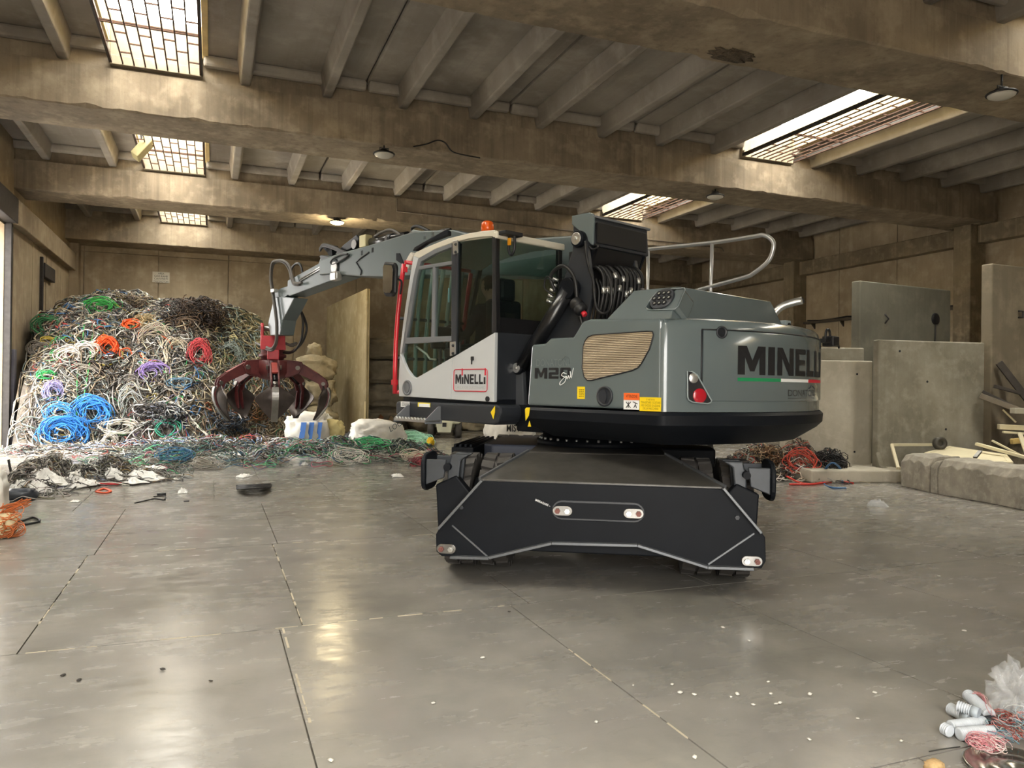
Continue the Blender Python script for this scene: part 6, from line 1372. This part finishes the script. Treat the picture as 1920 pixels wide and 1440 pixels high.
# ---------------------------------------------------------------- forklift far behind the cab
fk = on_floor(833, 822); FT = empty('forklift', (fk.x, fk.y, 0), R_(-18)); tag(FT, 'small cream forklift parked behind the cab step', 'forklift')
M_fk = mat('forklift_cream', '#c9c9b2', .45, var=.06)
MB().prism([(-.5,0,.48),(-.42,0,.43),(.42,0,.43),(.5,0,.48),(.5,0,.95),(.42,0,1.02),(-.42,0,1.02),(-.5,0,.95)], (0,.6,0)).build('counterweight', M_fk, FT, bevel=.05, seg=3)
MB().prism([(-.26,-.06,.5),(.26,-.06,.5),(.2,-.06,.18),(-.2,-.06,.18)], (0,.1,0)).build('tow_bracket', M_fk, FT, bevel=.02); MB().box(-.06,.06,-.075,-.05,.35,.48).build('tow_slot', M_ink, FT)
MB().box(-.46,.46,.6,1.7,.3,.8).build('body', M_fk, FT, bevel=.04)
for x in (-.45,.45):
    for y in (.3,1.5): MB().lathe([(.05,-.1),(.25,-.1),(.28,-.06),(.28,.06),(.25,.1),(.05,.1)], (x*.92,y,.28), (1,0,0), 24).build('tyre', M_rubber, FT)
    MB().tube([(x*.95,.55,1.0),(x*.9,.65,2.05),(x*.9,1.5,2.1),(x*.95,1.7,.8)], .04, 8).build('guard_post', M_black, FT); MB().box(x-.05,x+.05,1.72,1.82,.1,2.1).build('mast_rail', M_black, FT)
    MB().box(x*.6-.06,x*.6+.06,1.82,2.75,.06,.1).build('fork', M_black, FT)
for k in range(4): MB().box(-.43,.43,.7+k*.22,.75+k*.22,2.06,2.1).build('guard_slat', M_black, FT)
MB().box(-.25,.25,.75,1.2,.8,.95).build('seat', M_ink, FT, bevel=.04)
# ---------------------------------------------------------------- litter on the floor
def rag(px, py, w, h, label, mt, seed, name='plastic_scrap', grp=None, cat='scrap', rot=None, hz=None, H=None):
    p = on_floor(px, py+h*.35) if H is None else hit(H, px, py+h*.2, 6.0); d = (p-EYE).dot(CF); sx = w*d/F_PX/2; sz = hz or h*d/F_PX*.55; r = random.Random(seed); a = r.uniform(0, 3) if rot is None else rot
    n = 14; vs = []; o = Vector((seed*5.1, seed*2.3, 0))
    for i in range(n+1):
        for j in range(n+1):
            u, v = 2*i/n-1, 2*j/n-1; k = 1+.35*noise.noise(Vector((u, v, 0))*1.3+o); x, y = u*sx*k, v*sx*.6*k
            e = max(0, 1-max(abs(u), abs(v))**3); z = sz*e*(.35+.9*abs(noise.noise(Vector((u*2, v*2, 1))+o))+.5*abs(noise.noise(Vector((u*5, v*5, 2))+o)))
            x, y = x*math.cos(a)-y*math.sin(a), x*math.sin(a)+y*math.cos(a); vs.append((p.x+x, p.y+y, max(.004, (.004 if H is None else H(p.x+x, p.y+y)*.9+.03))+z))
    mb = MB().add(vs, [(i*(n+1)+j, (i+1)*(n+1)+j, (i+1)*(n+1)+j+1, i*(n+1)+j+1) for i in range(n) for j in range(n)], 0, False); ob = mb.build(name, mt); so_ = ob.modifiers.new('thick', 'SOLIDIFY'); so_.thickness = .004; so_.offset = 1
    tag(ob, label, cat, grp); return ob
RG = [(95,898,60,22,'long white rag across the grey cables by the gate'), (140,893,36,24,'white bag draped on the cables beside the red pipe'), (75,916,40,22,'white paper bunched behind the dark film bag'), (213,892,34,26,'rounded white plastic bag standing beside the red pipe'), (160,908,44,20,'white film spread in front of the grey cables'), (275,893,60,14,'flat white sheet right of the red pipe'), (250,905,50,14,'white crumpled sheet at the end of the red pipe'), (145,915,26,12,'small white paper in front of the gate litter'), (290,880,40,12,'pale pink film behind the white sheet'), (35,912,30,22,'grey film bundle beside the dark steel stub')]
for i, (x, y, w, h, lab) in enumerate(RG): rag(x, y, w, h, lab, M_film, 100+i, H=HL_)
for i, (x, y, w, h, lab) in enumerate([(343,919,26,14,'crumpled white paper alone on the floor left of the black bundle'), (458,890,30,12,'white plastic scrap on the floor just behind the black bundle'), (332,897,20,7,'flat white scrap between the gate litter and the floor heap'), (140,939,22,6,'small flat white scrap in front of the gate litter'), (745,890,34,9,'white plastic scrap beside the folded stabiliser'), (603,862,22,18,'silvery film ball on the floor litter'), (572,868,16,12,'grey film tuft on the floor litter'), (530,846,60,10,'white film strips in front of the striped sack'), (440,848,70,14,'white torn film at the foot of the grapple heap'), (150,848,90,9,'white film strip along the foot of the blue coils'), (240,848,50,8,'white film strip right of the blue coils'), (60,851,60,8,'white film strip beside the gate post')]): rag(x, y, w, h, lab, M_film, 130+i)
floor_cable([(163,907),(200,908),(228,907)], '#a8242c', .022, 'red plastic pipe lying in front of the gate litter', cat='pipe', name='plastic_pipe', seed=5)
floor_cable([(180,921),(195,916),(207,921),(195,924),(182,922)], '#d0532c', .012, 'orange cable hank in front of the red pipe', n=5, seed=6)
floor_cable([(253,943),(275,938),(290,935),(308,937),(308,930),(288,931)], '#1f1e1e', .008, 'black cable with a plug lying alone on the floor', seed=7)
p = on_floor(302, 930); o = MB().cyl((p.x-.05,p.y,.02), (p.x+.06,p.y+.02,.02), .02, 10).build('cable_plug', M_black); tag(o, 'black plug at the end of the lone floor cable', 'plug')
p = on_floor(349, 941); o = MB().box(p.x-.03,p.x+.04,p.y-.012,p.y+.012,0,.018).build('clip', M_black, bevel=.003); tag(o, 'small black clip on the floor beside the lone cable', 'clip')
# black bundle tied with a grey lead
L = []; r = random.Random(77)
for k in range(60):
    zz = r.uniform(.01, .12); x0 = r.uniform(-4, 4); dy = r.uniform(-4, 3); L.append((np.array([tuple(q) for q in smooth_pts([on_floor(447+x0, 914+dy, zz*.6), on_floor(465, 913+dy, zz), on_floor(488, 912+dy, zz), on_floor(505+x0, 911+dy, zz*.6)], 5)]), .010, vary(r, '#1f2022'), False))
o = strands_obj('cable_bundle', L, 5); tag(o, 'black cable bundle folded flat and lying alone on the bare floor', 'cable bundle')
floor_cable([(462,915),(468,911,.02),(478,912,.02),(474,917),(465,916)], '#8c8c88', .006, 'grey tie lead around the black floor bundle', n=2, seed=8)
# copper sack at the left edge
cs = on_floor(2, 1004); cu = empty('copper_sack', (cs.x, cs.y, 0)); tag(cu, 'open white sack spilling copper wire beside the bent black cable', 'sack')
lump((-.26, .1, 0), (.28, .24, .40), 71, wr=.15).build('sack_body', M_sackw, cu)
vs = lump((-.02, -.06, 0), (.17, .17, .13), 72, wr=.25).build('sack_mouth', mat('sack_lining','#d8c9a0',.7,var=.1), cu)
M_cu = [vary(random.Random(i), '#b5622e', .3) for i in range(8)]; L = []; r = random.Random(72)
for k in range(110):
    c = Vector((cs.x+r.uniform(-.25, .13), cs.y-.12+r.uniform(-.12, .12), .05+abs(r.gauss(0, .10)))); rr = r.uniform(.05, .14); a0 = r.uniform(0, 6); nn = Vector((r.uniform(-.5,.5), r.uniform(-1,-.2), r.uniform(.2,1))).normalized(); u, w, _ = frame_of(nn)
    L.append((np.array([tuple(Vector((q.x, q.y, max(q.z, .006)))) for q in [c+u*rr*math.cos(a)+w*rr*.7*math.sin(a) for a in [a0+i*.35 for i in range(15)]]]), .005, r.choice(M_cu), False))
for k in range(30):
    c = Vector((cs.x+.04+r.uniform(-.05,.05), cs.y-.1, .27+r.uniform(-.03,.03))); L.append((np.array([tuple(c+Vector((t*.05, r.uniform(-.01,.01), t*.02+r.uniform(-.008,.008)))) for t in range(5)]), .004, r.choice(M_cu), False))
o = strands_obj('copper_wire', L, 4); tag(o, 'reddish bare copper wire spilling from the white sack', 'copper wire', kind='stuff')
p = [on_floor(*q) for q in ((28,974),(40,979),(58,973),(68,974),(74,980),(47,986))]; o = MB().tube([v+Vector((0,0,.015)) for v in smooth_pts(p, 4)], .013, 8).build('bent_cable', M_black); tag(o, 'stiff black cable bent into a hook beside the copper sack', 'cable')
p = on_floor(22, 893); o = MB().bar((p.x,p.y,.0), (p.x-.05,p.y,.28), .05, .03).build('steel_stub', M_dsteel, bevel=.004); tag(o, 'short dark steel stub standing in the gate litter', 'steel stub')
o = lump((on_floor(38,938).x, on_floor(38,938).y, 0), (.2,.14,.09), 79, sub=3, wr=.25).build('film_bag', mat('dark_film','#3b4048',.35,var=.2)); tag(o, 'dark shiny film bag in front of the gate litter', 'bag')
# ---------------------------------------------------------------- foreground scrap: conduit stubs, pink wires, lid, stone
M_con = mat('conduit_white', '#c3c9cf', .45, var=.08, scale=20); M_con2 = mat('conduit_cuff', '#aab3ba', .4)
def stub(a, za, b, zb, r0, label, mt=M_con, cuff=0.0, pitch=.0105):
    p, q = on_floor(*a, za), on_floor(*b, zb); d = q-p; L_n = d.length; d.normalize(); n = int(L_n*(1-cuff)/pitch); pts = []; rr = []
    for i in range(n):
        for t, k in ((0,.7),(.3,1),(.55,1),(.85,.7)): pts.append(p+d*(i+t)*pitch); rr.append(r0*k)
    root = MB().tube(pts, rr, 16).build('conduit_stub', mt); tag(root, label, 'conduit stub')
    if cuff: MB().cyl(p+d*n*pitch, q, r0*1.02, 16).build('cuff', M_con2, root)
    return root
stub((1781,1328),.035,(1822,1349),.035,.029,'ribbed white conduit stub with a smooth cuff, lowest of the crossed stubs',cuff=.3)
stub((1795,1323),.082,(1836,1338),.075,.026,'ribbed grey white conduit stub lying behind the cuffed stub',cuff=.3)
stub((1815,1303),.06,(1858,1343),.05,.03,'long ribbed white conduit stub pointing away from the pink wires')
stub((1782,1363),.031,(1848,1354),.031,.03,'ribbed white conduit stub lying across with a black sleeve')
stub((1847,1354),.031,(1864,1352),.031,.028,'short black ribbed sleeve on the end of the crossing stub',mt=mat('conduit_black','#22262c',.45))
stub((1769,1365),.03,(1786,1374),.03,.028,'short round-ended white conduit stub beside the crossing stub')
stub((1797,1376),.03,(1866,1372),.03,.031,'ribbed white conduit stub nearest the pink wire tangle')
L = []; r = random.Random(91)
for k in range(70):
    c = on_floor(1845+r.uniform(-18, 30), 1392+r.uniform(-10, 8), .02+abs(r.gauss(0, .015))); rr = r.uniform(.02, .055); nn = Vector((r.uniform(-.6,.6), r.uniform(-.6,.2), 1)).normalized(); u, w, _ = frame_of(nn); a0 = r.uniform(0, 6); e = r.uniform(.35, .9)
    L.append((np.array([(q.x, q.y, max(.003, q.z)) for q in [c+u*rr*math.cos(a)+w*rr*e*math.sin(a) for a in [a0+i*.4 for i in range(r.randrange(9, 17))]]]), .0016, vary(r, r.choice(['#d98f97', '#e3b3b4', '#c8707c', '#e9d6d2']), .1), False))
o = strands_obj('wire_tangle', L, 4); tag(o, 'pink and white thin wire tangle in front of the ribbed conduit stubs', 'wire tangle')
L = []
for k in range(120):
    c = on_floor(1895+r.uniform(-22, 45), 1362+r.uniform(-26, 22), .02+abs(r.gauss(0, .035))); rr = r.uniform(.02, .07); nn = Vector((r.uniform(-.8,.8), r.uniform(-.8,.2), 1)).normalized(); u, w, _ = frame_of(nn); a0 = r.uniform(0, 6); e = r.uniform(.35, .9)
    L.append((np.array([(q.x, q.y, max(.003, q.z)) for q in [c+u*rr*math.cos(a)+w*rr*e*math.sin(a) for a in [a0+i*.4 for i in range(r.randrange(9, 17))]]]), .002, vary(r, r.choice(['#9a4a40', '#7a3a34', '#d08a84', '#6a8a96', '#c9c4bd', '#8a9aa0', '#d4a09a']), .15), False))
o = strands_obj('wire_tangle', L, 4); tag(o, 'brown red and blue wire tangle behind the ribbed conduit stubs', 'wire tangle')
for i in range(9):
    c = on_floor(1842+i*2.2, 1305+i*4.5, .08-.004*i)
L = [(np.array([tuple(q) for q in smooth_pts([on_floor(1826+r.uniform(-4,5), 1297+r.uniform(-2,5), .085+r.uniform(-.02,.02)), on_floor(1841+r.uniform(-3,4), 1306+r.uniform(-4,4), .09+r.uniform(-.02,.02)), on_floor(1853+r.uniform(-4,4), 1325+r.uniform(-3,3), .07+r.uniform(-.02,.02)), on_floor(1866+r.uniform(-5,5), 1348+r.uniform(-5,5), .04)], 5)]), .0015, vary(r, r.choice(['#c98088', '#b06068', '#e0b8b8']), .15), False) for k in range(12)]
o = strands_obj('wire_bundle', L, 4); tag(o, 'pink wire ends lying along the longest conduit stub', 'wire bundle')
floor_cable([(1832,1387),(1870,1382),(1925,1376)], '#bfe0dc', .006, 'pale aqua cable running out of the scrap', seed=11); floor_cable([(1800,1400),(1770,1404),(1742,1409)], '#3c3a37', .0025, 'thin dark wire lying on the floor beside the pink tangle', seed=12)
def filmbag(px, py, w, h, label, seed):
    p = on_floor(px, py); mb = lump((p.x, p.y, 0), (w, w*.8, h), seed, sub=4, wr=.75, fr=2.2, box=.85); m = glass_mat('clear_film', (.94, .95, .95, 1)) if 'clear_film' not in MATS else MATS['clear_film']; o = mb.build('film_bag', M_clear); tag(o, label, 'bag')
def clear_mat():
    m = bpy.data.materials.new('clear_film'); m.use_nodes = True; nt = m.node_tree; N = nt.nodes; L = nt.links; b = N['Principled BSDF']; b.inputs['Base Color'].default_value = (.8, .82, .83, 1); b.inputs['Roughness'].default_value = .15; b.inputs['Alpha'].default_value = .22; return m
M_clear = clear_mat()
rag(1645, 945, 34, 14, 'crumpled clear film on the bare floor before the kerb end', M_clear, 151, hz=.12)
filmbag(1905, 1345, .12, .13, 'crumpled clear plastic bag behind the wire scrap', 81)
p = on_floor(1908, 1446); ld_ = MB().lathe([(.2,0),(.205,.012),(.198,.02),(.188,.014),(.175,.004),(.12,.003),(.11,.012),(.04,.014),(.02,.006)], (p.x, p.y, 0), (0,0,1), 48).build('metal_dish', mat('lid_steel','#b7b5ad',.18,.95,var=.2,scale=9)); tag(ld_, 'shallow round shiny metal dish on the floor before the pink wire tangle', 'dish')
o = lump((on_floor(1752,1443).x, on_floor(1752,1443).y, 0), (.042,.03,.022), 83, sub=3, wr=.25).build('stone', mat('ochre_stone','#b7986a',.8,var=.25,scale=40)); tag(o, 'ochre stone on the floor beside the shiny metal dish', 'stone')
# crumbs on the floor
r = random.Random(123)
CR_ = [(1187,1286),(1260,1285),(1275,1300),(1302,1304),(1382,1303),(1412,1323),(1440,1280),(1445,1302),(1462,1320),(1455,1321),(1518,1304),(1370,1308),(1608,1348),(1405,1203),(1355,1178),(1517,1388),(1690,1391),(1640,1300),(955,1148),(905,1235),(1303,1422),(620,1428),(1118,1355),(812,1320),(148,1277),(305,1257),(118,1268),(395,1278),(1760,1082),(1808,1184),(700,900),(560,892)]
c0 = lump((0,0,0), (.011,.008,.006), 90, sub=1, wr=.4); M_cr = mat('crumb_white','#cfccc2',.7); M_cd = mat('crumb_dark','#37332f',.8); me0 = None
for i, (x, y) in enumerate(CR_):
    dark = i in (25, 24, 26, 27, 30, 31, 18); p = on_floor(x, y)
    o = lump((0,0,0), (.013,.009,.006), 90+i % 5, sub=1, wr=.4).build('crumb', M_cd if dark else M_cr); o.location = (p.x, p.y, 0); s = r.uniform(.7, 1.5)*(1.8 if y < 1100 else 1); o.scale = (s, s, s); o.rotation_euler = (0, 0, r.uniform(0, 6))
    tag(o, 'dark crumb of insulation lying loose on the bare concrete' if dark else 'white crumb of plastic lying loose on the bare concrete', 'crumb', 'dark crumbs on the floor' if dark else 'white crumbs on the floor')

# spalled patch on the near beam, loose lead on the second beam
q = on_floor(1372, 102, ZB); sp_ = lump((0,0,0), (.34,.17,.04), 95, sub=3, wr=.6, fr=3, flat=False).build('spalled_patch', mat('bare_aggregate','#6d5f4d',.95,var=.5,scale=30,bump=1.0,col2='#3c332a'), ceil); sp_.location = (q.x, q.y, ZB-.02)
o = MB().tube(smooth_pts([on_Y(x, y, BEAMS[2]-.03) for x, y in ((775,275),(800,270),(820,263),(835,268),(848,284),(872,291),(900,296))], 5), .014, 6).build('loose_lead', M_hose); tag(o, 'loose dark lead sagging along the second beam beside the lamp', 'lead')
# ================================================================== OPERATOR seated in the cab
def skin_body(name, joints, bones, mt, parent=None, sub=2):
    """joints: name -> (position, radius); bones: pairs; grown with a Skin modifier, rooted at the pelvis"""
    names = list(joints); idx = {n: i for i, n in enumerate(names)}; me = bpy.data.meshes.new(name)
    me.from_pydata([joints[n][0] for n in names], [(idx[a], idx[b]) for a, b in bones], []); o = bpy.data.objects.new(name, me); COL.objects.link(o); o.parent = parent
    sk_ = o.modifiers.new('skin', 'SKIN'); sk_.use_smooth_shade = True
    if not me.skin_vertices:
        bm = bmesh.new(); bm.from_mesh(me); bm.verts.layers.skin.verify(); bm.to_mesh(me); bm.free()
    for i, n in enumerate(names):
        r = joints[n][1]; v = me.skin_vertices[0].data[i]; v.radius = r if isinstance(r, tuple) else (r, r); v.use_root = (n == 'pelvis')
    s = o.modifiers.new('sub', 'SUBSURF'); s.levels = sub; s.render_levels = sub; me.materials.append(mt); return o
OX = .88   # seat position along the machine
J = {'pelvis': ((OX,.79,1.98),(.15,.12)), 'belly': ((OX-.02,.79,2.12),(.15,.115)), 'chest': ((OX-.03,.79,2.32),(.165,.12)), 'neckbase': ((OX-.02,.79,2.46),(.075,.07)), 'neck': ((OX-.01,.79,2.53),.052)}
Bn = [('pelvis','belly'),('belly','chest'),('chest','neckbase'),('neckbase','neck')]
for s, k in ((1,'l'),(-1,'r')):
    J.update({'sh'+k: ((OX-.03,.79+.18*s,2.40),.07), 'el'+k: ((OX+.05,.79+.255*s,2.14),.052), 'wr'+k: ((OX+.29,.79+.275*s,2.10),.033), 'hip'+k: ((OX+.08,.79+.1*s,1.97),.095), 'kn'+k: ((OX+.46,.79+.14*s,1.98),.068), 'an'+k: ((OX+.52,.79+.14*s,1.60),.047), 'to'+k: ((OX+.68,.79+.15*s,1.53),.04)})
    Bn += [('chest','sh'+k),('sh'+k,'el'+k),('el'+k,'wr'+k),('pelvis','hip'+k),('hip'+k,'kn'+k),('kn'+k,'an'+k),('an'+k,'to'+k)]
M_cloth = mat('dark_work_clothes', '#23252b', .85, var=.2, scale=12); M_skinm = mat('skin', '#c79a7e', .55, var=.06, scale=10); M_hair = mat('dark_hair', '#2a211b', .7)
PE = skin_body('person', J, Bn, M_cloth); PE.location = SL_; PE.rotation_euler = (0, 0, HD)
tag(PE, 'operator in dark work clothes sitting in the cab with hands on the controls', 'person')
# head with face, one surface
bm = bmesh.new(); bmesh.ops.create_icosphere(bm, subdivisions=4, radius=1); vs = []
for v in bm.verts:
    x, y, z = v.co; sx, sy, sz = .098, .076, .118
    if z < 0: sy *= 1-.28*(-z); sx *= 1-.12*(-z)
    X, Y_, Z = x*sx, y*sy, z*sz
    if x > 0:
        X += .020*math.exp(-(y/.16)**2-((z+.12)/.17)**2)                       # nose
        X -= .009*(math.exp(-((y-.38)/.2)**2-((z-.05)/.13)**2)+math.exp(-((y+.38)/.2)**2-((z-.05)/.13)**2))   # eye sockets
        X += .006*math.exp(-(y/.4)**2-((z-.22)/.1)**2)                         # brow
        X += .005*math.exp(-(y/.3)**2-((z+.45)/.06)**2)-.004*math.exp(-(y/.3)**2-((z+.52)/.04)**2)+.004*math.exp(-(y/.28)**2-((z+.6)/.06)**2)   # lips
        X += .010*math.exp(-(y/.3)**2-((z+.88)/.16)**2)                        # chin
    for s in (1, -1): Y_ += s*.016*math.exp(-((y*s-.97)/.25)**2-((x+.1)/.16)**2-((z-.0)/.2)**2)   # ears
    vs.append((OX+.02+X, .79+Y_, 2.655+Z))
hd_ = MB().add(vs, [[q.index for q in f.verts] for f in bm.faces], 0, True).build('head', M_skinm, PE); bm.free()
MB().tube([(OX-.012,.79,2.5),(OX,.79,2.58)], .05, 14).build('neck_skin', M_skinm, PE)
for s in (1, -1):
    MB().ball((OX+.02+.078,.79+s*.03,2.662), .0125, 10).build('eye', mat('eye_white','#e6e2da',.2), hd_); MB().ball((OX+.02+.0885,.79+s*.03,2.662), .006, 8).build('iris', M_ink, hd_)
hv = []; bm = bmesh.new(); bmesh.ops.create_icosphere(bm, subdivisions=3, radius=1)
for v in bm.verts: x, y, z = v.co; hv.append((OX+.015+x*.104, .79+y*.083, 2.662+z*.124))
fc = [[q.index for q in f.verts] for f in bm.faces if (lambda c: c.z > .42 or (c.x < -.05 and c.z > -.35))(f.calc_center_median())]; MB().add(hv, fc, 0, True).build('hair', M_hair, PE); bm.free()
# hands closed on the joysticks: palm and five bent fingers each
for s, k in ((1,'l'),(-1,'r')):
    w = Vector((OX+.29, .79+.275*s, 2.10)); hj = {'pelvis': (tuple(w),(.03,.024)), 'palm': (tuple(w+Vector((.055,.005*s,.008))),(.040,.020)), 'palm2': (tuple(w+Vector((.09,.005*s,.008))),(.038,.018))}; hb2 = [('pelvis','palm'),('palm','palm2')]
    for i, (dy, ln) in enumerate(((-.03,.9),(-.010,1.0),(.011,.95),(.031,.78))):
        a = w+Vector((.098,dy+.005*s,.012)); b_ = a+Vector((.034*ln,0,-.006)); c = b_+Vector((.012,0,-.028*ln)); d_ = c+Vector((-.016,0,-.014*ln))
        for nm, q, r_ in (('f%da'%i,a,.0095),('f%db'%i,b_,.009),('f%dc'%i,c,.0085),('f%dd'%i,d_,.0075)): hj[nm] = (tuple(q), r_)
        hb2 += [('palm2','f%da'%i),('f%da'%i,'f%db'%i),('f%db'%i,'f%dc'%i),('f%dc'%i,'f%dd'%i)]
    t0_ = w+Vector((.045,-.042*s,-.004)); t1_ = t0_+Vector((.032,-.012*s,-.014)); t2_ = t1_+Vector((.028,.008*s,-.012))
    for nm, q, r_ in (('t0',t0_,.0125),('t1',t1_,.0105),('t2',t2_,.009)): hj[nm] = (tuple(q), r_)
    hb2 += [('palm','t0'),('t0','t1'),('t1','t2')]
    skin_body('hand', hj, hb2, M_skinm, PE)
